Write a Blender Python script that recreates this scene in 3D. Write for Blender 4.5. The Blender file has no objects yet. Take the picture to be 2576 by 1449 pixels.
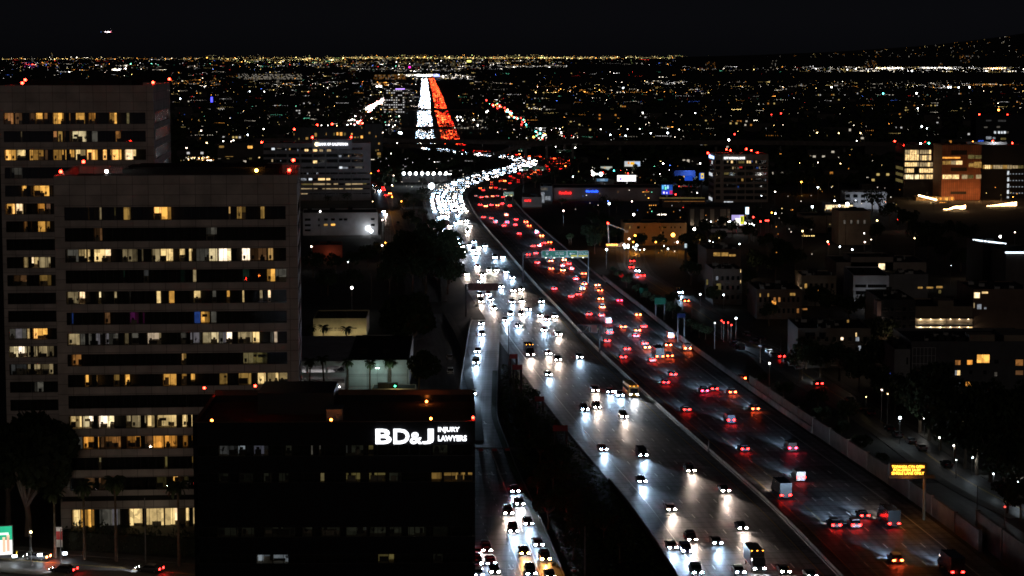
import bpy, math, random
from mathutils import Vector, Matrix
random.seed(7)
sc = bpy.context.scene
COL = sc.collection
# ------------------------------------------------------------------ camera, world, light
CAM_H = 92.0; FOC = 5500.0; CX, CY = 1288.0, 724.5; HOR = 140.0
PITCH = math.atan((CY - HOR) / FOC)
cd = bpy.data.cameras.new('camera'); cam = bpy.data.objects.new('camera', cd); COL.objects.link(cam)
cam.location = (0, 0, CAM_H); cam.rotation_euler = (math.pi/2 - PITCH, 0, 0)
cd.sensor_width = 36; cd.lens = 36*FOC/2576.0; cd.clip_start = 1; cd.clip_end = 90000
sc.camera = cam
w = bpy.data.worlds.new('World'); sc.world = w; w.use_nodes = True
wn = w.node_tree; bg = wn.nodes['Background']
sky = wn.nodes.new('ShaderNodeTexSky'); sky.sky_type = 'NISHITA'; sky.sun_disc = False
sky.sun_elevation = math.radians(12); sky.sun_rotation = math.radians(205); sky.air_density = 1.0; sky.dust_density = 1.5
hs = wn.nodes.new('ShaderNodeHueSaturation'); hs.inputs['Saturation'].default_value = 0.45
tint = wn.nodes.new('ShaderNodeVectorMath'); tint.operation = 'MULTIPLY'; tint.inputs[1].default_value = (.86, .92, 1.45)
wn.links.new(sky.outputs[0], hs.inputs['Color']); wn.links.new(hs.outputs[0], tint.inputs[0]); tcw = wn.nodes.new('ShaderNodeTexCoord'); sx = wn.nodes.new('ShaderNodeSeparateXYZ'); mr = wn.nodes.new('ShaderNodeMapRange'); gl = wn.nodes.new('ShaderNodeVectorMath'); gl.operation = 'SCALE'
for i_, v_ in ((1, 0.0), (2, .035), (3, 1.15), (4, .5)): mr.inputs[i_].default_value = v_      # city glow low over the horizon
wn.links.new(tcw.outputs['Generated'], sx.inputs[0]); wn.links.new(sx.outputs[2], mr.inputs[0]); wn.links.new(tint.outputs[0], gl.inputs[0]); wn.links.new(mr.outputs[0], gl.inputs['Scale']); wn.links.new(gl.outputs[0], bg.inputs[0])
bg.inputs[1].default_value = 0.0012
sd = bpy.data.lights.new('city_glow_fill', 'SUN'); sun = bpy.data.objects.new('city_glow_fill', sd); COL.objects.link(sun)  # added warm fill from the camera side, stands for city glow on facades
sd.energy = 0.062; sd.angle = math.radians(12); sd.color = (1, .82, .68)
sun.rotation_euler = (math.radians(77), 0, math.radians(6))
sc.view_settings.view_transform = 'Standard'; sc.view_settings.look = 'None'
sc.view_settings.exposure = 0; sc.view_settings.gamma = 1
cy = sc.cycles
cy.max_bounces = 4; cy.diffuse_bounces = 2; cy.glossy_bounces = 2; cy.transparent_max_bounces = 12
cy.sample_clamp_indirect = 2.0; cy.use_light_tree = True; cy.use_denoising = True; cy.blur_glossy = 1.0
cy.filter_width = 1.7
cy.caustics_reflective = False; cy.caustics_refractive = False
# ------------------------------------------------------------------ measuring helpers
RG = {'A': (1046.5, 295.2, 6), 'B': (1073.3, 536.7, 6), 'C': (1408.7, 637.3, 6), 'D': (1140.4, 737.9, 6),
      'E': (1167.2, 1180.7, 5.4), 'F': (657.4, 308.6, 6), 'G': (737.9, 523.3, 6), 'H': (737.9, 764.8, 6),
      'I': (2146.7, 322, 6), 'J': (1717.3, 362.3, 6), 'K': (2146.7, 724.5, 6), 'L': (1475.8, 402.5, 6),
      '1': (0, 0, 3), '2': (858.7, 0, 3), '3': (1717.3, 0, 3), '4': (0, 483, 3), '5': (858.7, 483, 3), '6': (1717.3, 483, 3),
      '7': (0, 966, 3), '8': (858.7, 966, 3), '9': (1717.3, 966, 3), 'V': (0, 0, 1)}
def V(r, x, y):
    o = RG[r]; return (o[0] + x/o[2], o[1] + y/o[2])
cP, sP = math.cos(PITCH), math.sin(PITCH)
def ray(px, py):
    dx = (px-CX)/FOC; dy = -(py-CY)/FOC
    return Vector((dx, cP + dy*sP, -sP + dy*cP))
def G(px, py, z=0.0):
    d = ray(px, py); t = (z-CAM_H)/d.z
    return Vector((d.x*t, d.y*t, z))
def AT(px, py, Y):
    d = ray(px, py); t = Y/d.y
    return Vector((d.x*t, Y, CAM_H + d.z*t))
def pix(p):
    x, y, z = p[0], p[1], p[2]-CAM_H
    f = y*cP - z*sP; u = y*sP + z*cP
    return (CX + FOC*x/f, CY - FOC*u/f)
def GV(r, x, y, z=0.0): return G(*V(r, x, y), z)
# ------------------------------------------------------------------ materials
MATS = {}
def _new(name):
    m = bpy.data.materials.new(name); m.use_nodes = True; nt = m.node_tree
    return m, nt, nt.nodes['Principled BSDF']
def mat(name, col, rough=.7, metal=0, var=.35, scale=.6, spec=.4):
    """diffuse/glossy surface whose colour is broken up by two octaves of noise"""
    if name in MATS: return MATS[name]
    m, nt, b = _new(name)
    tc = nt.nodes.new('ShaderNodeTexCoord'); n = nt.nodes.new('ShaderNodeTexNoise'); n.inputs['Scale'].default_value = scale
    n.inputs['Detail'].default_value = 6; n.inputs['Roughness'].default_value = .65
    r = nt.nodes.new('ShaderNodeMapRange'); r.inputs[1].default_value = .3; r.inputs[2].default_value = .7
    r.inputs[3].default_value = 1-var; r.inputs[4].default_value = 1+var*.6
    mx = nt.nodes.new('ShaderNodeVectorMath'); mx.operation = 'SCALE'; mx.inputs[0].default_value = col[:3]
    L = nt.links.new
    L(tc.outputs['Object'], n.inputs['Vector']); L(n.outputs['Fac'], r.inputs[0]); L(r.outputs[0], mx.inputs['Scale'])
    L(mx.outputs[0], b.inputs['Base Color'])
    b.inputs['Roughness'].default_value = rough; b.inputs['Metallic'].default_value = metal
    b.inputs['Specular IOR Level'].default_value = spec
    MATS[name] = m; return m
def emis(name, col, st=1.0, nee=False, var=0, scale=2.0):
    if name in MATS: return MATS[name]
    m, nt, b = _new(name); nt.nodes.remove(b); L = nt.links.new
    e = nt.nodes.new('ShaderNodeEmission'); e.inputs[0].default_value = (*col[:3], 1); e.inputs[1].default_value = st
    L(e.outputs[0], nt.nodes['Material Output'].inputs[0])
    if var:
        tc = nt.nodes.new('ShaderNodeTexCoord'); v = nt.nodes.new('ShaderNodeTexVoronoi'); v.distance = 'CHEBYCHEV'; v.inputs['Scale'].default_value = scale
        n = nt.nodes.new('ShaderNodeTexNoise'); n.inputs['Scale'].default_value = scale*.7; n.inputs['Detail'].default_value = 4
        sp = nt.nodes.new('ShaderNodeSeparateColor'); a = nt.nodes.new('ShaderNodeMath'); a.operation = 'ADD'
        r = nt.nodes.new('ShaderNodeMapRange'); r.inputs[1].default_value = .5; r.inputs[2].default_value = 1.4; r.inputs[3].default_value = st*(1-var); r.inputs[4].default_value = st*(1+var*.4)
        L(tc.outputs['Object'], v.inputs['Vector']); L(tc.outputs['Object'], n.inputs['Vector'])
        L(v.outputs['Color'], sp.inputs[0]); L(sp.outputs[0], a.inputs[0]); L(n.outputs['Fac'], a.inputs[1]); L(a.outputs[0], r.inputs[0]); L(r.outputs[0], e.inputs[1])
    m.cycles.emission_sampling = 'FRONT_BACK' if nee else 'NONE'
    MATS[name] = m; return m
def glass(name='window_glass', tint=(.75, .8, .8), refl=.09, rough=.02):
    if name in MATS: return MATS[name]
    m, nt, b = _new(name); nt.nodes.remove(b); L = nt.links.new
    t = nt.nodes.new('ShaderNodeBsdfTransparent'); t.inputs[0].default_value = (*tint, 1)
    g = nt.nodes.new('ShaderNodeBsdfGlossy'); g.inputs[1].default_value = rough; g.inputs[0].default_value = (1, 1, 1, 1)
    mx = nt.nodes.new('ShaderNodeMixShader')
    lw = nt.nodes.new('ShaderNodeFresnel'); lw.inputs[0].default_value = 1.5
    ad = nt.nodes.new('ShaderNodeMath'); ad.operation = 'ADD'; ad.inputs[1].default_value = refl-.04
    L(lw.outputs[0], ad.inputs[0]); L(ad.outputs[0], mx.inputs[0]); L(t.outputs[0], mx.inputs[1]); L(g.outputs[0], mx.inputs[2])
    L(mx.outputs[0], nt.nodes['Material Output'].inputs[0]); MATS[name] = m; return m
def panel_mat(name, col, pw, ph, joint=.03, dark=.35, rough=.8):
    """stone or metal cladding: panels pw x ph metres with thin joints, in object space (u = x+y, v = z)"""
    if name in MATS: return MATS[name]
    m, nt, b = _new(name); L = nt.links.new
    tc = nt.nodes.new('ShaderNodeTexCoord'); s = nt.nodes.new('ShaderNodeSeparateXYZ'); c = nt.nodes.new('ShaderNodeCombineXYZ')
    a = nt.nodes.new('ShaderNodeMath'); a.operation = 'ADD'
    L(tc.outputs['Object'], s.inputs[0]); L(s.outputs[0], a.inputs[0]); L(s.outputs[1], a.inputs[1]); L(a.outputs[0], c.inputs[0]); L(s.outputs[2], c.inputs[1])
    k = nt.nodes.new('ShaderNodeTexBrick'); k.offset = 0; k.inputs['Scale'].default_value = 1; k.inputs['Mortar Size'].default_value = joint
    k.inputs['Mortar Smooth'].default_value = .2; k.inputs['Bias'].default_value = 0
    k.inputs['Brick Width'].default_value = pw; k.inputs['Row Height'].default_value = ph
    k.inputs['Color1'].default_value = (*[q*1.08 for q in col], 1); k.inputs['Color2'].default_value = (*[q*.86 for q in col], 1); k.inputs['Mortar'].default_value = (*[q*dark for q in col], 1)
    L(c.outputs[0], k.inputs['Vector'])
    n = nt.nodes.new('ShaderNodeTexNoise'); n.inputs['Scale'].default_value = .25; n.inputs['Detail'].default_value = 7
    L(tc.outputs['Object'], n.inputs['Vector'])
    r = nt.nodes.new('ShaderNodeMapRange'); r.inputs[1].default_value = .3; r.inputs[2].default_value = .7; r.inputs[3].default_value = .7; r.inputs[4].default_value = 1.15
    v = nt.nodes.new('ShaderNodeVectorMath'); v.operation = 'SCALE'
    L(n.outputs['Fac'], r.inputs[0]); L(k.outputs['Color'], v.inputs[0]); L(r.outputs[0], v.inputs['Scale']); L(v.outputs[0], b.inputs['Base Color'])
    b.inputs['Roughness'].default_value = rough; MATS[name] = m; return m
def road_mat(name, c1, c2, lane=3.6, rough=.42):
    """wearing course: slab joints across, wheel-path polish along (UV in metres), patches, damp gloss"""
    if name in MATS: return MATS[name]
    m, nt, b = _new(name); L = nt.links.new; N = nt.nodes.new
    def math_(op, a, bb=None):
        q = N('ShaderNodeMath'); q.operation = op
        for i, z in enumerate((a, bb)):
            if z is None: continue
            if isinstance(z, (int, float)): q.inputs[i].default_value = z
            else: L(z, q.inputs[i])
        return q.outputs[0]
    uv = N('ShaderNodeUVMap'); s = N('ShaderNodeSeparateXYZ'); L(uv.outputs[0], s.inputs[0]); u, v = s.outputs[0], s.outputs[1]
    wheel = math_('COSINE', math_('MULTIPLY', u, 4*math.pi/lane))             # two wheel paths per lane
    joint = math_('LESS_THAN', math_('FRACT', math_('DIVIDE', v, 4.6)), .09)
    lj = math_('LESS_THAN', math_('FRACT', math_('ADD', math_('DIVIDE', u, lane), .02)), .035)
    mp = N('ShaderNodeCombineXYZ'); L(math_('MULTIPLY', u, .5), mp.inputs[0]); L(math_('MULTIPLY', v, .035), mp.inputs[1])
    n1 = N('ShaderNodeTexNoise'); n1.inputs['Scale'].default_value = 1; n1.inputs['Detail'].default_value = 6; n1.inputs['Roughness'].default_value = .7; L(mp.outputs[0], n1.inputs['Vector'])
    mp2 = N('ShaderNodeCombineXYZ'); L(math_('DIVIDE', u, lane), mp2.inputs[0]); L(math_('DIVIDE', v, 9.2), mp2.inputs[1])
    wv = N('ShaderNodeTexVoronoi'); wv.inputs['Scale'].default_value = 1; wv.distance = 'CHEBYCHEV'; wv.inputs['Randomness'].default_value = .45; L(mp2.outputs[0], wv.inputs['Vector'])
    sc_ = N('ShaderNodeSeparateColor'); L(wv.outputs['Color'], sc_.inputs[0])
    n2 = N('ShaderNodeTexNoise'); n2.inputs['Scale'].default_value = 1.3; n2.inputs['Detail'].default_value = 5; L(uv.outputs[0], n2.inputs['Vector'])
    f = math_('ADD', math_('MULTIPLY', n1.outputs['Fac'], 1.7), math_('MULTIPLY', sc_.outputs[0], .6))
    f = math_('ADD', f, math_('MULTIPLY', wheel, .16)); f = math_('ADD', f, math_('MULTIPLY', n2.outputs['Fac'], .35)); f = math_('SUBTRACT', f, .8)
    f = math_('SUBTRACT', f, math_('MULTIPLY', joint, .7)); f = math_('SUBTRACT', f, math_('MULTIPLY', lj, .45))
    mx = N('ShaderNodeMix'); mx.data_type = 'RGBA'; mx.clamp_factor = True; L(f, mx.inputs[0]); mx.inputs[6].default_value = (*c1, 1); mx.inputs[7].default_value = (*c2, 1)
    L(mx.outputs[2], b.inputs['Base Color'])
    rr = N('ShaderNodeMapRange'); L(n1.outputs['Fac'], rr.inputs[0]); rr.inputs[1].default_value = .3; rr.inputs[2].default_value = .7; rr.inputs[3].default_value = rough-.1; rr.inputs[4].default_value = rough+.18
    L(rr.outputs[0], b.inputs['Roughness']); b.inputs['Specular IOR Level'].default_value = .3
    bp = N('ShaderNodeBump'); bp.inputs['Strength'].default_value = .12; bp.inputs['Distance'].default_value = .03; L(n2.outputs['Fac'], bp.inputs['Height']); L(bp.outputs[0], b.inputs['Normal'])
    MATS[name] = m; return m
# ------------------------------------------------------------------ mesh builder
class MB:
    def __init__(s): s.v = []; s.f = []; s.m = []; s.uv = None
    def add(s, vs, fs, mi=0):
        o = len(s.v); s.v += [tuple(q) for q in vs]
        for f in fs: s.f.append(tuple(i+o for i in f)); s.m.append(mi)
    def box(s, x0, x1, y0, y1, z0, z1, mi=0, rz=0, c=None):
        vs = [(x, y, z) for z in (z0, z1) for y in (y0, y1) for x in (x0, x1)]
        if rz:
            cx, cy_ = c if c else ((x0+x1)/2, (y0+y1)/2); co, si = math.cos(rz), math.sin(rz)
            vs = [(cx+(x-cx)*co-(y-cy_)*si, cy_+(x-cx)*si+(y-cy_)*co, z) for x, y, z in vs]
        s.add(vs, [(0, 2, 3, 1), (4, 5, 7, 6), (0, 1, 5, 4), (2, 6, 7, 3), (0, 4, 6, 2), (1, 3, 7, 5)], mi)
    def bar(s, a, b, r, mi=0, n=4, r2=None):
        a = Vector(a); b = Vector(b); d = (b-a)
        if d.length < 1e-6: return
        d.normalize(); up = Vector((0, 0, 1)) if abs(d.z) < .9 else Vector((1, 0, 0)); x = d.cross(up).normalized(); y = d.cross(x)
        r2 = r if r2 is None else r2; vs = []
        for p, q in ((a, r), (b, r2)):
            for i in range(n):
                t = 2*math.pi*(i+.5)/n; vs.append(p + x*math.cos(t)*q + y*math.sin(t)*q)
        fs = [(i, (i+1) % n, n+(i+1) % n, n+i) for i in range(n)] + [tuple(range(n-1, -1, -1)), tuple(range(n, 2*n))]
        s.add(vs, fs, mi)
    def tube(s, pts, rs, mi=0, n=6):
        for i in range(len(pts)-1): s.bar(pts[i], pts[i+1], rs[i], mi, n, rs[i+1])
    def octa(s, c, r, mi=0, rz=None):
        x, y, z = c; rz = rz or r
        s.add([(x+r, y, z), (x-r, y, z), (x, y+r, z), (x, y-r, z), (x, y, z+rz), (x, y, z-rz)],
              [(0, 2, 4), (2, 1, 4), (1, 3, 4), (3, 0, 4), (2, 0, 5), (1, 2, 5), (3, 1, 5), (0, 3, 5)], mi)
    def ball(s, c, r, mi=0, n=8, k=5):
        x, y, z = c; vs = [(x, y, z+r)]; 
        for j in range(1, k):
            a = math.pi*j/k
            for i in range(n): t = 2*math.pi*i/n; vs.append((x+r*math.sin(a)*math.cos(t), y+r*math.sin(a)*math.sin(t), z+r*math.cos(a)))
        vs.append((x, y, z-r)); fs = [(0, 1+i, 1+(i+1) % n) for i in range(n)]
        for j in range(k-2):
            for i in range(n): a = 1+j*n+i; b = 1+j*n+(i+1) % n; fs.append((a, a+n, b+n, b))
        e = len(vs)-1; o = 1+(k-2)*n; fs += [(e, o+(i+1) % n, o+i) for i in range(n)]
        s.add(vs, fs, mi)
    def quad(s, a, b, c, d, mi=0): s.add([a, b, c, d], [(0, 1, 2, 3)], mi)
    def poly(s, pts, mi=0): s.add(pts, [tuple(range(len(pts)))], mi)
    def mesh(s, name, mats):
        me = bpy.data.meshes.new(name); me.from_pydata(s.v, [], s.f)
        for q in (mats if isinstance(mats, (list, tuple)) else [mats]): me.materials.append(q)
        me.polygons.foreach_set('material_index', s.m)
        if s.uv:
            l = me.uv_layers.new(name='UVMap'); me.update()
            d = [0.0]*(2*len(me.loops))
            for i, lp in enumerate(me.loops): d[2*i], d[2*i+1] = s.uv[lp.vertex_index]
            l.data.foreach_set('uv', d)
        me.update(); return me
    def build(s, name, mats, parent=None, loc=None, rz=0):
        return link(name, s.mesh(name, mats), parent, loc, rz)
def link(name, me, parent=None, loc=None, rz=0):
    o = bpy.data.objects.new(name, me); COL.objects.link(o)
    if loc is not None: o.location = loc
    if rz: o.rotation_euler = (0, 0, rz)
    if parent is not None: o.parent = parent
    return o
def tag(o, label=None, cat=None, group=None, kind=None):
    if label: o['label'] = label
    if cat: o['category'] = cat
    if group: o['group'] = group
    if kind: o['kind'] = kind
    return o
def thing(name, loc, rz=0, label=None, cat=None, group=None):
    o = bpy.data.objects.new(name, None); COL.objects.link(o); o.location = loc; o.rotation_euler = (0, 0, rz); o.empty_display_size = .5
    return tag(o, label, cat, group)
REG = []      # things whose label is completed at the end from what stands next to them
def reg(o, desc, pos=None):
    REG.append((o, desc, pix(pos if pos is not None else o.location))); return o
LD = {}
def lamp(kind, key, col, energy, parent=None, loc=(0, 0, 0), rot=(0, 0, 0), size=.3, spot=None, blend=1.0, linear=0):
    k = (kind, key)
    if k not in LD:
        d = bpy.data.lights.new(key, kind); d.color = col; d.energy = energy; d.shadow_soft_size = size
        if kind == 'SPOT': d.spot_size = spot; d.spot_blend = blend
        if linear:
            d.use_nodes = True; nt = d.node_tree; e = nt.nodes['Emission']; f = nt.nodes.new('ShaderNodeLightFalloff')
            f.inputs[0].default_value = 1.0; f.inputs[1].default_value = linear; nt.links.new(f.outputs['Quadratic'], e.inputs[1])
        LD[k] = d
    o = bpy.data.objects.new(key, LD[k]); COL.objects.link(o); o.location = loc; o.rotation_euler = rot
    if parent is not None: o.parent = parent
    return o
def text_mesh(s, w, h, depth=.1, weight=0.0, key=None):
    """lettering as a mesh in the x-z plane, facing -y, fitted to w x h with its lower left corner at the origin"""
    c = bpy.data.curves.new('lettering', 'FONT'); c.body = s; c.size = 1; c.offset = weight; c.extrude = .01; c.resolution_u = 3
    c.align_x = 'CENTER'; c.space_line = .95
    o = bpy.data.objects.new('lettering', c); COL.objects.link(o)
    me = bpy.data.meshes.new_from_object(o); bpy.data.objects.remove(o); bpy.data.curves.remove(c)
    xs = [v.co.x for v in me.vertices]; ys = [v.co.y for v in me.vertices]
    ax, ay = min(xs), min(ys); sx = w/(max(xs)-ax); sy = h/(max(ys)-ay)
    for v in me.vertices:
        x, y, z = v.co; v.co = ((x-ax)*sx, -depth if z > 0 else 0, (y-ay)*sy)
    me.name = 'lettering'; me.materials.clear(); return me
def lettering(s, x0, x1, z0, z1, y, m, parent, depth=.1, weight=0.0, name='lettering'):
    me = text_mesh(s, x1-x0, z1-z0, depth, weight); me.materials.append(m)
    return link(name, me, parent, (x0, y, z0))
# ------------------------------------------------------------------ lines and ribbons on the ground
def resample(pts, step):
    out = [pts[0].copy()]; acc = 0
    for a, b in zip(pts, pts[1:]):
        d = (b-a).length; t = step-acc
        while t <= d: out.append(a.lerp(b, t/d)); t += step
        acc = d-(t-step)
    out.append(pts[-1].copy()); return out
def smooth(pts, n):
    for _ in range(n):
        q = [pts[0]] + [(pts[i-1]+pts[i]*2+pts[i+1])/4 for i in range(1, len(pts)-1)] + [pts[-1]]; pts = q
    return pts
def offs(pts, d):
    out = []
    for i, p in enumerate(pts):
        a = pts[max(0, i-1)]; b = pts[min(len(pts)-1, i+1)]; t = (b-a).normalized(); out.append(p + Vector((t.y, -t.x, 0))*d)
    return out
def ribbon(L_, R_, z, mb, mi=0, n=1, u0=0, u1=None, v0=0):
    if mb.uv is None: mb.uv = []
    v = v0; o = len(mb.v)
    for i, (a, b) in enumerate(zip(L_, R_)):
        if i: v += ((L_[i]-L_[i-1]).length+(R_[i]-R_[i-1]).length)/2
        wd = (b-a).length if u1 is None else u1
        for k in range(n+1):
            p = a.lerp(b, k/n); mb.v.append((p.x, p.y, z)); mb.uv.append((u0+wd*k/n, v))
    for i in range(len(L_)-1):
        for k in range(n):
            j = o+i*(n+1)+k; mb.f.append((j, j+1, j+n+2, j+n+1)); mb.m.append(mi)
def wall_strip(pts, z0, z1, th, mb, mi=0):
    a = offs(pts, -th/2); b = offs(pts, th/2)
    for i in range(len(pts)-1):
        vs = [(q.x, q.y, z) for z in (z0, z1) for q in (a[i], b[i], b[i+1], a[i+1])]
        mb.add(vs, [(4, 5, 6, 7), (0, 4, 7, 3), (1, 2, 6, 5)] + ([(0, 1, 5, 4)] if i == 0 else []) + ([(3, 7, 6, 2)] if i == len(pts)-2 else []), mi)
# ================================================================== GROUND, HILLS, ROADS
M_ground = mat('dry_ground', (.035, .032, .028), .9, scale=.04, var=.6)
M_grass = mat('verge_grass', (.035, .06, .018), .9, scale=.8, var=.7)
M_fwy = road_mat('freeway_surface', (.028, .029, .033), (.25, .255, .27), 3.6, .56)
M_str = road_mat('street_surface', (.035, .035, .036), (.085, .083, .08), 3.4, .5)
M_paint = mat('road_paint', (.8, .8, .78), .5, scale=3, var=.3)
M_paint_y = mat('yellow_paint', (.55, .38, .08), .5, scale=3, var=.5)
M_conc = mat('weathered_concrete', (.22, .21, .20), .8, scale=.35, var=.5)
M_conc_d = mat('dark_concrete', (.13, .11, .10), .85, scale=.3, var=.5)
M_walk = mat('pavement_slabs', (.09, .082, .072), .85, scale=.5, var=.4)
M_steel = mat('galvanised_steel', (.22, .22, .22), .45, .6, scale=2, var=.3)
M_dsteel = mat('dark_steel', (.05, .05, .055), .5, .4, scale=2)
M_wood = mat('pole_timber', (.07, .05, .035), .85, scale=2)
def gz(Y): return 0.0 if Y < 12000 else 59*min(1, (Y-12000)/18000)
def GF(px, py, z=0):                       # ground point also where the plain rises far away
    lo, hi = 100.0, 33000.0
    for _ in range(50):
        m = (lo+hi)/2
        if AT(px, py, m).z > gz(m)+z: lo = m
        else: hi = m
    return AT(px, py, lo)
mb = MB(); ys = [-400, 0, 150, 300, 450, 700, 1000, 1500, 2200, 3200, 5000, 8000, 12000, 16000, 20000, 25000, 30000, 36000]
xs = [-1, -.5, -.2, -.07, 0, .07, .2, .5, 1]
for y in ys:
    for x in xs: mb.v.append((x*(1500+abs(y)*.6), y, gz(y)))
for j in range(len(ys)-1):
    for i in range(8): a = j*9+i; mb.f.append((a, a+1, a+10, a+9)); mb.m.append(0)
tag(mb.build('ground', M_ground), kind='structure')
# hills at the right edge of the basin
mb = MB(); prof = [(1700, 143), (1800, 141), (1900, 138), (2000, 134), (2080, 131), (2150, 127), (2220, 122), (2300, 117), (2380, 109), (2450, 101), (2520, 92), (2600, 80), (2700, 70), (2850, 60), (3000, 58)]
rows = []
for k, D in enumerate((15000, 17500, 20000, 24000)):
    r = []
    for i, (x, y) in enumerate(prof):
        p = AT(x, y, 20000); h = (p.z-gz(20000))*(0, .45, 1, .2)[k]; h *= 1+(.12*math.sin(i*2.3+k) if k in (1, 2) else 0)*(k == 1)
        r.append((p.x*D/20000, D, gz(D)-1+max(0, h)))
    rows.append(r); mb.v += r
n = len(prof)
for k in range(3):
    for i in range(n-1): a = k*n+i; mb.f.append((a, a+1, a+n+1, a+n)); mb.m.append(0)
tag(mb.build('hills', mat('hillside_scrub', (.03, .03, .022), .95, scale=.002)), kind='structure')
# ---- freeway centre line (median), traced once and laid out in metres
cl = [('V', 2190, 1530), ('V', 2110.6, 1449), ('V', 2017, 1349), ('V', 1930.6, 1259), ('V', 1817, 1166), ('V', 1717, 1077), ('V', 1658.7, 1026), ('V', 1595, 966),
      ('V', 1540, 914.6), ('V', 1498.7, 876), ('V', 1462, 839.6), ('V', 1420, 791), ('V', 1367, 738), ('V', 1315, 680), ('V', 1288, 648), ('V', 1256.6, 611.7),
      ('V', 1223, 575), ('V', 1195, 536.7), ('V', 1179, 507), ('V', 1175.7, 493.5), ('V', 1180, 482), ('V', 1196.5, 468.5), ('V', 1221, 460), ('V', 1263, 447),
      ('V', 1296, 437), ('V', 1338, 427), ('V', 1364, 416), ('V', 1368, 405), ('V', 1345, 399), ('V', 1290, 393.5), ('V', 1220, 388), ('V', 1160, 382.5), ('V', 1121, 375), ('V', 1103, 358.5),
      ('V', 1095, 312), ('V', 1088.7, 280), ('V', 1085, 240), ('V', 1078.7, 206.7), ('V', 1077, 197)]
CL = [GV(*c) for c in cl]; CL = smooth(resample(CL, 8), 24)
def near_cl(p, line):
    best = min(range(len(line)), key=lambda i: (line[i].x-p.x)**2+(line[i].y-p.y)**2)
    a = line[max(0, best-1)]; b = line[min(len(line)-1, best+1)]; t = (b-a).normalized()
    return best, t, (p-line[best]).dot(Vector((t.y, -t.x, 0)))
HALF = 29.0
mb = MB(); ribbon(offs(CL, -HALF), offs(CL, HALF), .06, mb, n=2)
tag(mb.build('freeway', M_fwy), kind='structure')
mk = MB(); mky = MB()
def dashes(line, d, mbx, ln=3.6, gap=11, w=.24, z=.085, mx=1e9):
    o = offs(line, d); s = 0; i = 0
    q = resample(o, ln+gap)
    for i in range(len(q)-1):
        a = q[i]
        if a.y > mx: break
        t = (q[i+1]-a).normalized(); n_ = Vector((t.y, -t.x, 0))*w/2; b = a+t*ln
        mbx.add([(p.x, p.y, z) for p in (a-n_, a+n_, b+n_, b-n_)], [(0, 1, 2, 3)])
def solid(line, d, mbx, w=.15, z=.083):
    ribbon(offs(line, d-w/2), offs(line, d+w/2), z, mbx)
for s in (-1, 1):
    for k in range(1, 6): dashes(CL, s*(3.2+3.6*k), mk, mx=2300)
    solid(CL, s*(3.2+3.6*6), mk, .2); solid(CL, s*2.9, mky, .2)
solid(CL, 6.95, mky, .12)
mk.uv = None; mky.uv = None
tag(mk.build('lane_markings', M_paint), kind='structure'); tag(mky.build('yellow_edge_lines', M_paint_y), kind='structure')
# median barrier: a thing of its own
mb = MB(); nb = [p for p in CL if p.y < 2250]
wall_strip(nb, 0, 1.05, .5, mb); wall_strip(nb, 0, .35, .9, mb)
mb.build('median_barrier', M_conc)
tag(bpy.data.objects['median_barrier'], 'long grey concrete median barrier curving between white and red traffic', 'barrier')
near = [p for p in CL if p.y < 1300]
mb = MB(); wall_strip(offs([p for p in CL if 1230 < p.y < 1800], -HALF-.2), 0, 1.3, .4, mb)
tag(mb.build('edge_barrier', M_conc), 'pale concrete barrier on the outer left edge of the white traffic curve', 'barrier')
mb = MB(); wall_strip(offs([p for p in CL if 880 < p.y < 1400], HALF+.2), 0, .9, .35, mb)
tag(mb.build('edge_barrier', M_conc), 'low concrete barrier right of the red traffic beyond the green signs', 'barrier')
mb = MB(); mb.uv = None
wall_strip(offs([p for p in CL if p.y < 470], -HALF-.2), 0, 1.0, .35, mb)
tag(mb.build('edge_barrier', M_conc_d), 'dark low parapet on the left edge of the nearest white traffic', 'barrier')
# sound walls right of the freeway (they step up towards the camera)
mb = MB(); wl = [p for p in CL if 520 < p.y < 900]; wall_strip(offs(wl, HALF+1.2), 0, 1.6, .5, mb)
tag(mb.build('retaining_wall', M_conc), 'low pale retaining wall beside the red traffic below the green sign gantry', 'wall')
mb = MB(); wl = [p for p in CL if 395 < p.y < 600]; wl2 = offs(wl, HALF+1.5); wall_strip(wl2, 0, 3.9, .5, mb)
for i in range(0, len(wl2), 2): mb.box(wl2[i].x-.35, wl2[i].x+.35, wl2[i].y-.35, wl2[i].y+.35, 0, 4.15)
tag(mb.build('sound_wall', mat('brown_block_wall', (.13, .10, .085), .85, scale=.4, var=.4)), 'tall brown sound wall sloping down to the amber message sign', 'wall')
mb = MB(); wl = [p for p in CL if p.y < 410]; wl2 = offs(wl, HALF+3.4); wall_strip(wl2, 0, 6.0, .6, mb)
for q in wl2[::2]: mb.box(q.x-.4, q.x+.4, q.y-.4, q.y+.4, 0, 6.2)
tag(mb.build('sound_wall', mat('grey_block_wall', (.13, .12, .11), .85, scale=.4, var=.4)), 'nearest tall grey sound wall at the bottom right corner', 'wall')
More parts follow.
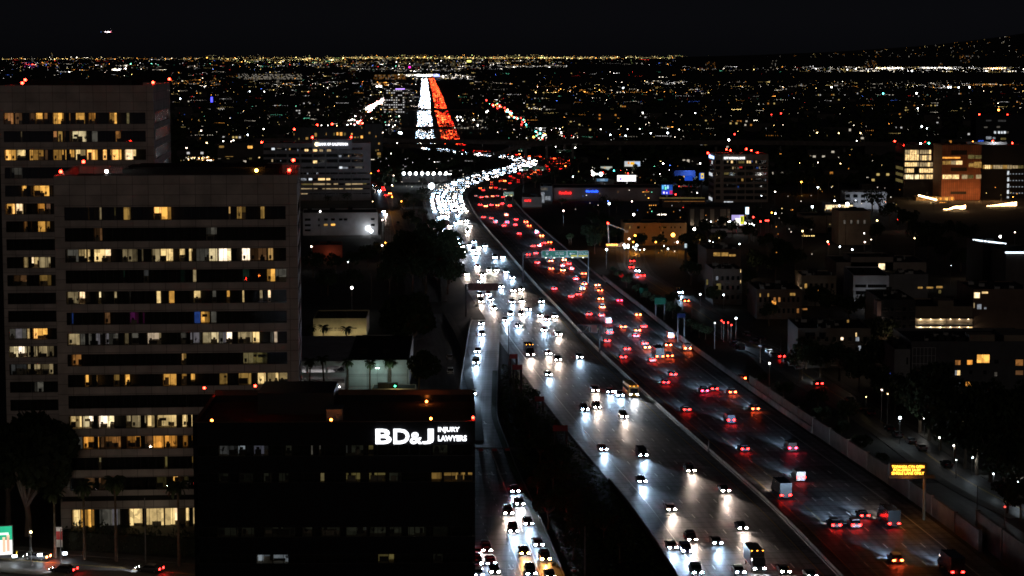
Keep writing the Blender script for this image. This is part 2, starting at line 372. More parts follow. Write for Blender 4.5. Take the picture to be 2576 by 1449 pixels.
# ---- exit ramp towards the lower centre
RL = [('V', 1183, 740), ('V', 1190, 775), ('V', 1184, 805), ('V', 1178, 831), ('V', 1165, 905), ('V', 1152, 985), ('V', 1142, 1060), ('V', 1128, 1150), ('V', 1100, 1300), ('V', 1060, 1500), ('V', 1040, 1580)]
RR = [('V', 1262, 790), ('V', 1257, 818), ('V', 1256, 880), ('V', 1252, 940), ('V', 1252, 985), ('V', 1250, 1050), ('V', 1273, 1105), ('V', 1300, 1180), ('V', 1338, 1255), ('V', 1372, 1330), ('V', 1410, 1420), ('V', 1440, 1500), ('V', 1470, 1580)]
def line(pts, step=5, n=8): return smooth(resample([GV(*c) for c in pts], step), n)
def by_y(L_, ys_):
    out = []
    for y in ys_:
        for a, b in zip(L_, L_[1:]):
            if (a.y-y)*(b.y-y) <= 0 and a.y != b.y: out.append(a.lerp(b, (y-a.y)/(b.y-a.y))); break
        else: out.append(min(L_, key=lambda q: abs(q.y-y)))
    return out
RL = line(RL); RR = line(RR)
ys_ = [760-5*i for i in range(82)]
rl = by_y(RL, ys_); rr = by_y(RR, ys_)
mb = MB(); ribbon(rl, rr, .10, mb, n=3); tag(mb.build('exit_ramp', road_mat('ramp_surface', (.05, .05, .052), (.26, .26, .27), 3.6, .5)), kind='structure')
mk = MB()
rc = [a.lerp(b, .5) for a, b in zip(rl, rr)]
def rfr(f, lo=0, hi=1e9): return [a.lerp(b, f) for a, b in zip(rl, rr) if lo < a.y < hi]
for pts in ([('E', 455, 0), ('E', 600, 370), ('E', 720, 680), ('E', 800, 860)], [('E', 680, 0), ('E', 830, 340), ('E', 1060, 880), ('E', 1200, 1200), ('E', 1310, 1449)],
            [('E', 590, 880), ('E', 700, 1200), ('E', 790, 1449)], [('E', 850, 960), ('E', 960, 1240), ('E', 1040, 1449)], [('8', 1125, 500), ('8', 1160, 580), ('8', 1270, 870)]):
    solid(line(pts, 4, 3), 0, mk, .22, .125)
for f in (.3,): dashes(rfr(f, 370, 700), 0, mk, 2.5, 5, .14, .125)
dashes(line([('E', 300, 100), ('E', 480, 600), ('E', 560, 860), ('E', 700, 1449)], 4, 3), 0, mk, 2, 4, .14, .125)
dashes(line([('E', 100, 250), ('E', 330, 960), ('E', 520, 1449)], 4, 3), 0, mk, 2, 4, .14, .125)
def arrow(c, ang, turn, mbx, z=.125):
    co, si = math.cos(ang), math.sin(ang)
    def T(x, y): return (c.x+x*co-y*si, c.y+x*si+y*co, z)
    mbx.poly([T(-.15, 0), T(.15, 0), T(.15, 3.0), T(-.15, 3.0)]); 
    if turn != 2: mbx.poly([T(-.6, 3.002), T(.6, 3.002), T(0, 4.4)])
    if turn: mbx.poly([T(.152, 1.8), T(1.0, 2.4), T(1.0, 2.75), T(.152, 2.2)]); mbx.poly([T(1.002, 2.0), T(1.9, 2.7), T(1.002, 3.2)])
for r, x, y, t in (('E', 200, 40, 0), ('E', 370, 40, 1), ('E', 560, 40, 2), ('8', 1075, 285, 0), ('8', 1085, 505, 0), ('8', 1185, 505, 0), ('E', 610, 1300, 0)):
    arrow(GV(r, x, y), math.pi+.12, t, mk)
mk.uv = None; tag(mk.build('ramp_markings', M_paint), kind='structure')
mb = MB(); wall_strip(offs([p for p in rl if p.y > 470], -.2), 0, .9, .35, mb)
tag(mb.build('ramp_barrier', M_conc), 'pale concrete barrier along the left edge of the exit ramp', 'barrier')
mb = MB(); kb = [p for p in rr if p.y < 640]; wall_strip(offs(kb, .1), 0, .27, .22, mb); tag(mb.build('kerb', M_conc), kind='structure')
mb = MB(); ribbon(offs(kb, .25), offs(kb, 1.6), .17, mb); tag(mb.build('verge_strip', M_grass), kind='structure')
# low ice-plant and ivy on the dark slope between ramp and freeway
mb = MB(); rnd = random.Random(5)
fl = by_y(offs(CL, -HALF-1.5), ys_)
for i in range(len(ys_)):
    a, b = rr[i], fl[i]
    if b.x-a.x < 2.5 or ys_[i] > 640: continue
    for _ in range(int((b.x-a.x)*9)):
        f = rnd.random(); x = a.x+1+(b.x-a.x-1)*f; y = ys_[i]+rnd.random()*5; z = rnd.random()*.5+.05; t = rnd.random()*6.3; r = .25+rnd.random()*.45
        mb.add([(x+r*math.cos(t), y+r*math.sin(t), z), (x-r*math.sin(t), y+r*math.cos(t), z+rnd.random()*.5), (x-r*math.cos(t), y-r*math.sin(t), z+.1)], [(0, 1, 2)])
tag(mb.build('ground_cover', mat('ivy_leaves', (.045, .07, .025), .8, scale=.5, var=.6)), 'dark ivy and ice plant covering the slope between ramp and freeway', 'ground cover', kind='stuff')
# ---- streets
def street(name, pts, w, m=None, walk=2.2, z=.03, marks=True, step=8, n=6, yellow=True):
    c = line(pts, step, n); mb = MB(); ribbon(offs(c, -w/2), offs(c, w/2), z, mb, n=2, u0=0, u1=w)
    tag(mb.build(name, m or M_str), kind='structure')
    if walk:
        mb = MB()
        for s in (-1, 1):
            wall_strip(offs(c, s*(w/2+walk/2)), 0, .15, walk, mb)
        tag(mb.build('sidewalk', M_walk), kind='structure')
    if marks:
        mb = MB(); solid(c, -.15, mb, .12, z+.02); solid(c, .15, mb, .12, z+.02); mb.uv = None
        tag(mb.build('centre_line', M_paint_y if yellow else M_paint), kind='structure')
    return c
ST_front = street('side_street', [('V', 1583, 620), ('C', 1075, 110), ('C', 1190, 330), ('C', 1500, 520), ('C', 1880, 740), ('6', 400, 1090), ('6', 560, 1165), ('6', 740, 1240), ('6', 1010, 1440), ('9', 1240, 130), ('9', 1480, 270), ('9', 1700, 420), ('9', 1990, 640), ('9', 2300, 830), ('9', 2700, 1010)], 9)
ST_sep = street('avenue', [('V', 1070, 760), ('G', 2000, 1120), ('G', 1800, 980), ('G', 1650, 700), ('G', 1540, 400), ('G', 1480, 150), ('G', 1450, 10), ('F', 1900, 1150), ('F', 1780, 930), ('F', 1700, 780), ('F', 1640, 640)], 12)
ST_x = street('cross_street', [('V', 700, 536), ('V', 960, 528), ('V', 1050, 523), ('V', 1075, 520)], 14, marks=False)
ST_low = street('boulevard', [('V', -250, 1380), ('7', 0, 1330), ('7', 700, 1372), ('7', 1470, 1425), ('V', 700, 1470)], 13, walk=3.2)
ST_ctr = street('service_road', [('V', 1110, 1110), ('H', 2250, 1449), ('H', 2150, 1250), ('H', 2180, 950), ('H', 2150, 700), ('H', 2080, 450), ('V', 1060, 790)], 16, marks=False)
ST_fr = street('entrance_ramp', [('9', 1850, 750), ('9', 2150, 930), ('9', 2400, 1130), ('9', 2750, 1320)], 8, marks=False, walk=0)
ST_far = street('far_avenue', [('V', 840, 360), ('V', 885, 312), ('V', 918, 282), ('V', 950, 262), ('V', 985, 240)], 22, marks=False, walk=0, step=30)
ST_far2 = street('far_boulevard', [('V', 1370, 354), ('V', 1340, 330), ('V', 1300, 300), ('V', 1270, 280), ('V', 1240, 262)], 18, marks=False, walk=0, step=30)
# ---- flyover of the crossing freeway
def flyover(name, pts, w, zt, label, cols):
    mbx = MB(); c = smooth(resample([G(x, y, zt(i/(len(pts)-1))) for i, (x, y) in enumerate(pts)], 15), 12)
    a = offs(c, -w/2); b = offs(c, w/2)
    for i in range(len(c)-1):
        vs = [(q.x, q.y, q.z+dz) for dz in (-2.2, 0) for q in (a[i], b[i], b[i+1], a[i+1])]
        mbx.add(vs, [(4, 5, 6, 7), (0, 4, 7, 3), (1, 2, 6, 5), (0, 1, 2, 3)])
        for s in (a, b):
            vs = [(q.x+dx, q.y, q.z+dz) for dz in (0, .95) for q, dx in ((s[i], -.2), (s[i], .2), (s[i+1], .2), (s[i+1], -.2))]
            mbx.add(vs, [(4, 5, 6, 7), (0, 4, 7, 3), (1, 2, 6, 5)])
    r = thing(name, (0, 0, 0), 0, label, 'overpass')
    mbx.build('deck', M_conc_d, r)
    for k in cols:
        q = c[int(k*(len(c)-1))]; m2 = MB(); m2.bar((q.x, q.y, 0), (q.x, q.y, q.z-2.2), 1.3, n=8); m2.box(q.x-4.5, q.x+4.5, q.y-1, q.y+1, q.z-3.6, q.z-2.18); m2.build('column', M_conc, r)
    return c
FO1 = flyover('flyover', [(640, 352), (850, 350), (960, 351), (1130, 353.5), (1300, 357), (1480, 358.5), (1700, 357), (1900, 356.5), (2300, 362)], 24, lambda t: 13, 'long dark overpass crossing above the far straight freeway', [.1, .25, .31, .41, .44, .5, .56, .63, .7, .8, .9])
FO2 = flyover('connector_flyover', [(1238, 402), (1215, 395), (1206, 386), (1215, 378), (1240, 372), (1296, 363.5), (1360, 357), (1420, 352.5), (1476, 349)], 10, lambda t: 1+16*min(1, t*1.4), 'narrow curved connector bridge rising from the white traffic bend', [.45, .6, .75, .9])
FO4 = flyover('far_overcrossing', [(1020, 275), (1190, 275)], 14, lambda t: 7, 'farther short bridge across the far straight freeway', [.1, .5, .9])
FO5 = flyover('far_overcrossing', [(980, 321), (1210, 321)], 12, lambda t: 7, 'nearer short bridge across the far straight freeway', [.1, .45, .85])
FO3 = flyover('connector_flyover', [(960, 366), (1046, 362), (1130, 366), (1200, 372)], 12, lambda t: 9, 'lower dark bridge crossing just in front of the long overpass', [.2, .5, .8])
# ================================================================== VEHICLES
PAINT = {'black': mat('black_paint', (.012, .012, .014), .25, scale=1, var=.1), 'silver': mat('silver_paint', (.35, .36, .38), .3, .5, scale=1, var=.1),
         'white': mat('white_paint', (.7, .7, .68), .3, scale=1, var=.1), 'grey': mat('grey_paint', (.10, .105, .11), .3, .3, scale=1, var=.1),
         'red': mat('red_paint', (.25, .02, .015), .3, scale=1, var=.1), 'yellow': mat('yellow_body_paint', (.6, .38, .03), .35, scale=1, var=.1), 'blue': mat('blue_paint', (.02, .04, .12), .3, scale=1, var=.1)}
M_cglass = mat('dark_car_glass', (.01, .012, .014), .06, scale=1, var=.1, spec=.8)
M_tyre = mat('tyre_rubber', (.015, .015, .015), .8); M_rim = mat('alloy_rim', (.35, .35, .36), .35, .8)
HT = {'cool': (.52, .74, 1.0), 'white': (.93, .96, 1), 'warm': (1, .79, .66), 'blue': (.55, .72, 1.0), 'amber': (1, .42, .10)}
M_head = {k: emis('headlamp_'+k, c, 150) for k, c in HT.items()}
M_head_dim = emis('headlamp_low', (1, .95, .85), 6)
TT = {'red': (1, .012, .01), 'orange': (1, .075, .015), 'bright': (1, .13, .03), 'off': (.2, .01, .01), 'pink': (1, .02, .06)}
M_tail = {k: emis('taillamp_'+k, c, {'red': 40, 'orange': 60, 'bright': 90, 'off': .05, 'pink': 45}[k]) for k, c in TT.items()}
M_amb = emis('marker_lamp', (1, .35, .03), 14)
VS = {'sedan': (4.7, 1.85, 1.44), 'suv': (4.8, 1.95, 1.78), 'van': (5.6, 2.05, 2.3), 'truck': (9.5, 2.5, 3.6), 'bus': (12, 2.55, 3.2)}
def sect(mb, secs, mi=0):
    """loft of rounded boxes along y: (y, half width low, half width high, z low, z high)"""
    o = len(mb.v)
    for (y, a, b, z0, z1) in secs:
        zm = z0+(z1-z0)*.62
        mb.v += [(-a*.96, y, z0), (-a, y, zm), (-b, y, z1), (b, y, z1), (a, y, zm), (a*.96, y, z0)]
    n = 6
    for i in range(len(secs)-1):
        for k in range(n): p = o+i*n+k; q = o+i*n+(k+1) % n; mb.f.append((p, q, q+n, p+n)); mb.m.append(mi)
    mb.f.append(tuple(o+k for k in range(n))); mb.m.append(mi); mb.f.append(tuple(o+(len(secs)-1)*n+k for k in reversed(range(n)))); mb.m.append(mi)
def body_mb(kind):
    L_, W, H = VS[kind]; h = L_/2; w = W/2; mb = MB()
    if kind in ('sedan', 'suv'):
        hb = .78 if kind == 'sedan' else .95; tr = .92 if kind == 'sedan' else 1.02
        sect(mb, [(-h, w*.86, w*.80, .38, tr*.86), (-h+.25, w, w*.93, .26, tr), (-h*.35, w, w*.95, .22, hb+.12), (h*.38, w, w*.93, .22, hb+.06), (h-.5, w*.97, w*.86, .24, hb*.92), (h, w*.80, w*.70, .36, hb*.74)])
        yb = -h+.75 if kind == 'sedan' else -h+.15
        sect(mb, [(yb+.45, w*.80, w*.68, H-.16, H-.04), (yb+1.0, w*.80, w*.70, H-.14, H), (h*.10, w*.80, w*.70, H-.14, H), (h*.22, w*.78, w*.66, H-.17, H-.06)])
    elif kind == 'van':
        sect(mb, [(-h, w*.95, w*.88, .35, H-.05), (-h+.2, w, w*.92, .28, H), (h*.35, w, w*.92, .28, H), (h*.62, w, w*.82, .28, H*.66), (h*.9, w*.95, w*.8, .3, H*.5), (h, w*.85, w*.75, .36, H*.42)])
    elif kind == 'truck':
        mb.box(-w, w, -h, h-2.6, .95, H); mb.box(-w*.45, w*.45, -h, h-.4, .55, .95)
        sect(mb, [(h-2.4, w*.94, w*.9, .5, 2.6), (h-1.3, w*.95, w*.86, .5, 2.65), (h-.75, w*.95, w*.84, .5, 1.7), (h, w*.88, w*.8, .5, 1.35)])
    else:
        sect(mb, [(-h, w*.97, w*.9, .4, H-.1), (-h+.3, w, w*.94, .35, H), (h-.3, w, w*.94, .35, H), (h, w*.96, w*.88, .4, H-.15)])
    return mb
def glass_mb(kind):
    L_, W, H = VS[kind]; h = L_/2; w = W/2; mb = MB()
    if kind in ('sedan', 'suv'):
        hb = .80 if kind == 'sedan' else 1.0; yb = -h+.75 if kind == 'sedan' else -h+.15
        sect(mb, [(yb, w*.86, w*.80, hb, hb+.14), (yb+.5, w*.90, w*.70, hb, H-.10), (h*.16, w*.90, w*.68, hb, H-.10), (h*.47, w*.86, w*.78, hb-.04, hb+.10)])
    elif kind == 'van': sect(mb, [(h*.36, w*1.005, w*.90, H*.55, H*.93), (h*.62, w*.98, w*.84, H*.52, H*.72), (h*.66, w*.9, w*.8, H*.5, H*.64)])
    elif kind == 'truck': sect(mb, [(h-2.0, w*.96, w*.88, 1.65, 2.45), (h-1.28, w*.97, w*.87, 1.6, 2.5), (h-.9, w*.9, w*.8, 1.55, 1.85)])
    else: mb.box(-w*1.01, w*1.01, -h+.8, h-1.2, 1.5, 2.5); mb.box(-w*.85, w*.85, h-.5, h+.03, 1.2, 2.6)
    return mb
def lamp_mb(w_, d_, h_):
    mb = MB(); mb.v = []; a, b, c = w_/2, d_/2, h_/2
    vs = []; 
    for y, k in ((-b, 1), (b*.7, 1), (b, .88)):
        for x, z in ((-1, -.5), (-.6, -1), (.6, -1), (1, -.5), (1, .5), (.6, 1), (-.6, 1), (-1, .5)): vs.append((x*a*k, y, z*c*k))
    mb.add(vs, [(i, (i+1) % 8, (i+1) % 8+8, i+8) for i in range(8)] + [tuple(range(7, -1, -1))], 1)
    mb.add(vs, [(i+8, (i+1) % 8+8, (i+1) % 8+16, i+16) for i in range(8)] + [tuple(range(16, 24))], 0); return mb
def wheel_mesh():
    mb = MB(); mb.bar((-.11, 0, 0), (.11, 0, 0), .34, 0, 14); mb.bar((-.125, 0, 0), (.125, 0, 0), .21, 1, 10); return mb.mesh('wheel', [M_tyre, M_rim])
CACHE = {}
def cm(key, fn):
    if key not in CACHE: CACHE[key] = fn()
    return CACHE[key]
def spot_for(tint, parent, h, k=1.0, z=.75):
    lamp('SPOT', 'headlight_beam_%s_%g' % (tint, k), HT[tint], BEAM*k, parent, (0, h+.15, z), (math.radians(90-4.9), 0, math.pi*0), .12, math.radians(42), 1.0, 50.0)
BEAM = 12500.0
NCAR = 0
def car(pos, ang, kind='sedan', paint='grey', tint='white', tail='red', parts=True, lit=True, power=1.0, cat='car', z=0.0, beam=True):
    """pos: point under the middle of the car; ang: heading of the nose, measured like atan2"""
    global NCAR
    NCAR += 1; L_, W, H = VS[kind]; h = L_/2; w = W/2; rz = ang-math.pi/2
    hz = .68 if kind in ('sedan', 'suv') else .95; tz = .80 if kind in ('sedan', 'suv') else 1.05
    hm = M_head[tint] if lit else M_conc; tm = M_tail[tail if lit else 'off']
    nm = {'sedan': 'car', 'suv': 'car', 'van': 'van', 'truck': 'truck', 'bus': 'bus'}[kind]
    if parts:
        r = thing(nm, (pos.x, pos.y, z+.06), rz)
        link('body', cm(('b', kind, paint), lambda: body_mb(kind).mesh('body', PAINT[paint])), r)
        link('windows', cm(('g', kind), lambda: glass_mb(kind).mesh('windows', M_cglass)), r)
        for s in (-1, 1):
            link('headlight', cm(('h', kind, tint, lit), lambda: lamp_mb(.50, .20, .30).mesh('headlight', [hm, M_cglass])), r, (s*w*.70, h-.06, hz))
            link('taillight', cm(('t', kind, tail if lit else 'off'), lambda: lamp_mb(.56, .16, .32).mesh('taillight', [tm, M_cglass])), r, (s*w*.74, -h+.02, tz), math.pi)
            for y in (-h*.60, h*.62): link('wheel', cm('w', wheel_mesh), r, (s*(w-.10), y, .34))
        if kind in ('truck', 'bus') and lit:
            for s in (-.8, 0, .8): link('marker_lamp', cm('mk', lambda: lamp_mb(.22, .1, .12).mesh('marker_lamp', [M_amb, M_cglass])), r, (s*w, (h-2.6 if kind == 'truck' else h-.15), H+.02))
    else:
        def whole():
            b = body_mb(kind); g = glass_mb(kind); b.add(g.v, g.f, 1)
            for s in (-1, 1):
                q = lamp_mb(.6, .2, .36); b.add([(x+s*w*.70, y+h-.06, z_+hz) for x, y, z_ in q.v], q.f, 2); b.m[-len(q.f):] = [2 if k_ == 0 else 1 for k_ in q.m]
                q = lamp_mb(.56, .2, .34); b.add([(-x+s*w*.74, -y-h+.02, z_+tz) for x, y, z_ in q.v], q.f, 3); b.m[-len(q.f):] = [3 if k_ == 0 else 1 for k_ in q.m]
                for y in (-h*.6, h*.62): b.bar((s*(w-.2), y, .34), (s*w, y, .34), .34, 4, 8)
            return b.mesh(nm, [PAINT[paint], M_cglass, emis('headlamp_far_'+tint, HT[tint], 80) if lit else hm, tm, M_tyre])
        r = link(nm, cm(('w', kind, paint, tint, tail, lit), whole), None, (pos.x, pos.y, z+.06), rz)
    r['category'] = {'sedan': 'car', 'suv': 'car'}.get(kind, nm)
    if lit and beam:
        spot_for(tint, r, h, power)
        if tail != 'off': lamp('POINT', 'tail_glow_'+('red' if tail in ('red', 'pink') else 'orange'), (1, .03, .02) if tail in ('red', 'pink') else (1, .10, .03), 14 if tail in ('red', 'pink') else 45, r, (0, -h-1.2, .75), size=.25)
    return r
VR = random.Random(21)
def pick(): return VR.choices(['sedan', 'suv', 'van'], [5, 4, 1])[0], VR.choices(['black', 'silver', 'white', 'grey', 'blue', 'red'], [7, 1.2, .6, 5, 1, 1])[0]
CARS = []                                     # (object, place, what it looks like)
def put(r, x, y, tint, tail, mode, kind=None, paint=None, power=1.0, ln=None, vxy=None):
    p = GV(r, x, y, .7) if vxy is None else vxy; p = Vector((p.x, p.y, 0))
    L_ = ln or CL; i, t, d = near_cl(p, L_)
    if mode == 'on' and t.y > 0: t = -t       # oncoming: headlights towards the camera
    k, pt = pick(); kind = kind or k; paint = paint or pt
    parts = p.y < 1000
    power *= 1.7 if mode == 'away' else 1.25
    o = car(p, math.atan2(t.y, t.x), kind, paint, tint, tail, parts, power=power)
    CARS.append((o, p, mode, tint, tail, kind, paint)); return o
c_, w_, b_, h_ = 'cool', 'warm', 'blue', 'white'
on_B = [(105,110,w_),(240,40,c_),(190,62,c_),(310,45,c_),(460,30,c_),(435,140,c_),(510,120,w_),(600,110,h_),(650,190,w_),(615,280,w_),(245,210,c_),(350,190,w_),(265,330,w_),(330,325,c_),(425,300,c_),(500,385,c_),(385,375,c_),(330,460,w_),(390,540,c_),(470,445,c_),(535,500,w_),(550,590,h_),(715,430,c_),(640,480,c_),(780,515,w_),(880,490,c_),(690,560,c_),(765,600,c_),(735,660,c_),(1025,670,c_),(1145,660,c_),(765,800,w_),(605,915,w_),(940,850,w_),(1050,850,w_),(845,925,w_),(1195,880,b_),(1285,965,c_),(795,1025,c_),(1125,1100,c_),(1300,1160,w_),(1420,1140,w_),(805,1230,w_),(930,1215,c_),(965,1300,b_),(815,1335,w_),(1285,1330,c_),(1430,1325,w_),(1725,1325,c_)]
for x, y, t in on_B: put('B', x, y, t, 'red', 'on', power=1.5 if (x, y) in ((550,590),(845,925),(600,110),(1420,1140)) else 1)
on_D = [(1125,235,c_),(860,305,c_),(1025,305,w_),(780,395,c_),(975,485,c_),(1300,330,w_),(1410,380,c_),(1525,340,w_),(1360,545,c_),(1580,610,w_),(1425,895,w_),(1570,990,w_),(1890,950,c_),(1430,1215,c_)]
for x, y, t in on_D: put('D', x, y, t, 'red', 'on')
put('D', 1140, 905, w_, 'red', 'on', 'truck', 'black', 2.0)
on_8 = [(1830,180,c_),(1925,165,w_),(1910,40,w_),(2020,50,c_),(2095,75,c_),(2125,235,w_),(1970,480,c_),(2265,530,c_),(2260,720,c_),(2480,930,w_),(2490,1215,c_)]
for x, y, t in on_8: put('8', x, y, t, 'red', 'on')
put('8', 2182, 62, h_, 'red', 'on', 'bus', 'yellow', 1.2)
on_9 = [(50,640,w_),(310,790,w_),(440,1070,w_),(250,1180,c_),(60,1155,w_),(20,1240,b_),(100,1400,c_),(420,1400,c_),(760,1395,w_),(960,1430,c_)]
for x, y, t in on_9: put('9', x, y, t, 'red', 'on')
put('9', 545, 1360, h_, 'red', 'on', 'truck', 'grey', 2.0)
r_, o_, O_, p_ = 'red', 'orange', 'bright', 'pink'
aw_B = [(855,55,r_),(970,70,r_),(1035,135,r_),(1165,180,r_),(1210,140,p_),(1200,20,o_),(1345,90,r_),(1335,170,r_),(1495,125,o_),(1545,185,o_),(1655,290,p_),(1730,335,O_),(1390,305,r_),(1605,490,r_),(1700,480,r_),(1765,445,r_),(1850,435,o_),(1885,545,r_),(1530,620,r_),(1640,600,r_),(1665,735,r_),(1870,715,o_),(2070,700,O_),(2045,780,r_),(2140,755,r_),(2180,830,r_),(1875,830,o_),(2050,855,O_),(2365,905,o_),(2245,980,r_),(2370,1060,o_),(1920,1130,r_),(2170,1245,r_),(2285,1215,r_),(2340,1140,O_)]
for x, y, t in aw_B: put('B', x, y, c_, t, 'away')
aw_C = [(555,475,O_),(595,555,o_),(605,680,O_),(890,705,p_),(630,805,o_),(1170,920,O_),(430,910,r_),(620,925,r_),(940,1100,o_),(735,1195,r_),(1255,1095,r_),(1160,1155,o_),(1135,1235,p_),(700,1310,r_),(1655,1250,o_),(1265,1350,r_),(1300,1410,O_),(1485,1410,r_),(1620,1375,O_),(1000,1430,r_),(1905,1435,O_)]
for x, y, t in aw_C: put('C', x, y, c_, t, 'away')
put('C', 720, 1025, c_, r_, 'away', 'van', 'white')
for x, y, t in [(2120,1240,r_),(2470,1232,o_),(2340,1262,r_),(2495,1370,r_),(2440,1430,r_)]: put('5', x, y, c_, t, 'away')
put('5', 2385, 1235, c_, o_, 'away', 'truck', 'black')
put('6', 440, 1400, c_, o_, 'away')
for x, y, t in [(155,45,p_),(230,30,r_),(365,55,o_),(535,180,o_),(350,270,r_),(20,185,r_),(455,480,r_),(1140,1050,r_),(1355,980,r_),(1600,1315,o_)]: put('9', x, y, c_, t, 'away')
put('9', 810, 480, c_, p_, 'away', 'van', 'grey'); put('9', 870, 700, c_, r_, 'away', 'van', 'silver'); put('9', 1290, 1050, c_, r_, 'away', 'suv', 'silver')
put('9', 740, 820, w_, r_, 'away', 'truck', 'black'); put('9', 1550, 1030, w_, r_, 'away', 'truck', 'black'); put('9', 2020, 1390, c_, r_, 'away', 'truck', 'black')
put('9', 2430, 1155, c_, p_, 'away', ln=ST_fr)
# exit ramp: head-on traffic and a queue at the bottom
for x, y, t in [(610,215,w_),(425,450,b_),(430,610,b_),(365,865,c_),(345,1045,c_)]: put('D', x, y, t, 'red', 'on', ln=rc, power=1.3)
put('8', 992, 65, c_, 'red', 'on', ln=rc, power=1.3)
EL = line([('E', 560, 0), ('E', 760, 440), ('E', 1000, 960), ('E', 1230, 1449)], 5, 3)
for x, y, t, k, pt in [(685,270,c_,'sedan','black'),(750,440,h_,'sedan','grey'),(595,565,w_,'suv','black'),(865,705,c_,'sedan','black'),(665,805,c_,'suv','black'),(1005,990,c_,'sedan','grey'),(815,1105,'amber','sedan','black'),(1095,1180,'amber','suv','black'),(900,1375,c_,'suv','black'),(1165,1425,w_,'sedan','black'),
                (300,1065,w_,'suv','black'),(158,1110,c_,'sedan','silver'),(360,1240,c_,'sedan','black'),(410,1352,w_,'sedan','black'),(172,1240,c_,'suv','black'),(190,1395,c_,'sedan','white')]:
    put('E', x, y, t, 'red', 'on', k, pt, .8, ln=EL)
# streets
def sput(r, x, y, ln, mode, tint='white', tail='red', lit=True, kind=None, paint=None, beam=True, flip=False):
    p = GV(r, x, y, .7); p.z = 0; i, t, d = near_cl(p, ln)
    if mode == 'on': t = -t
    if t.y > 0 and mode == 'on': t = -t
    if t.y < 0 and mode == 'away': t = -t
    if flip: t = -t
    k, pt = pick(); kind = kind or k; paint = paint or pt
    o = car(p, math.atan2(t.y, t.x), kind, paint, tint, tail, p.y < 700, lit, .5, beam=beam)
    CARS.append((o, p, 'parked' if not lit else mode, tint, tail, kind, paint)); return o
for x, y in [(1670,105),(1700,150)]: sput('F', x, y+800, ST_sep, 'on', c_)
for x, y, t in [(1780,1025,c_),(1690,915,c_),(1715,955,w_)]: sput('F', x, y, ST_sep, 'on', t)
for x, y, t in [(1745,860,r_),(1835,980,r_),(1845,1015,r_),(1940,1068,O_),(1880,1095,r_)]: sput('F', x, y, ST_sep, 'away', tail=t, beam=False)
for x, y, t in [(1365,50,c_),(1390,95,w_)]: sput('G', x, y, ST_sep, 'on', t)
for x, y in [(1635,370),(1660,420),(1675,480),(1765,670),(1795,770),(1815,830),(1855,925),(1580,225)]: sput('G', x, y, ST_sep, 'on', lit=False)
for x, y, t in [(1090,112,r_),(1075,205,r_),(1175,325,r_),(1240,330,r_)]: sput('C', x, y, ST_front, 'away', tail=t, beam=False)
sput('C', 1165, 256, ST_front, 'on', b_); sput('C', 1805, 590, ST_front, 'on', c_); sput('C', 1895, 715, ST_front, 'away', tail=o_)
sput('6', 410, 1130, ST_front, 'on', c_); sput('6', 735, 1235, ST_front, 'away', tail=r_); sput('6', 1020, 1440, ST_front, 'away', tail=r_)
for x, y in [(480,1075),(590,1105),(600,1165),(650,1200),(680,1225),(780,1275),(820,1295),(870,1320),(540,1130),(430,1175),(385,1145),(950,1300)]: sput('6', x, y, ST_front, 'away', lit=False)
for x, y in [(1260,125),(1345,180),(1410,215),(1560,330),(1620,375),(1720,425),(1800,475),(1990,600)]: sput('9', x, y, ST_front, 'away', lit=False)
for x, y in [(2360,800),(2370,1020)]: sput('H', x, y, ST_ctr, 'on', lit=False, paint='white' if y > 900 else 'silver')
for x, y, d, t in [(280,1300,0,O_),(480,1395,0,r_),(1130,1390,0,r_)]:
    p = GV('7', x, y, .7); p.z = 0; i, tt, dd = near_cl(p, ST_low); tt = tt if tt.x < 0 else -tt
    o = car(p, math.atan2(tt.y, tt.x), 'sedan', 'grey', 'white', t); CARS.append((o, p, 'side', 'white', t, 'sedan', 'grey'))
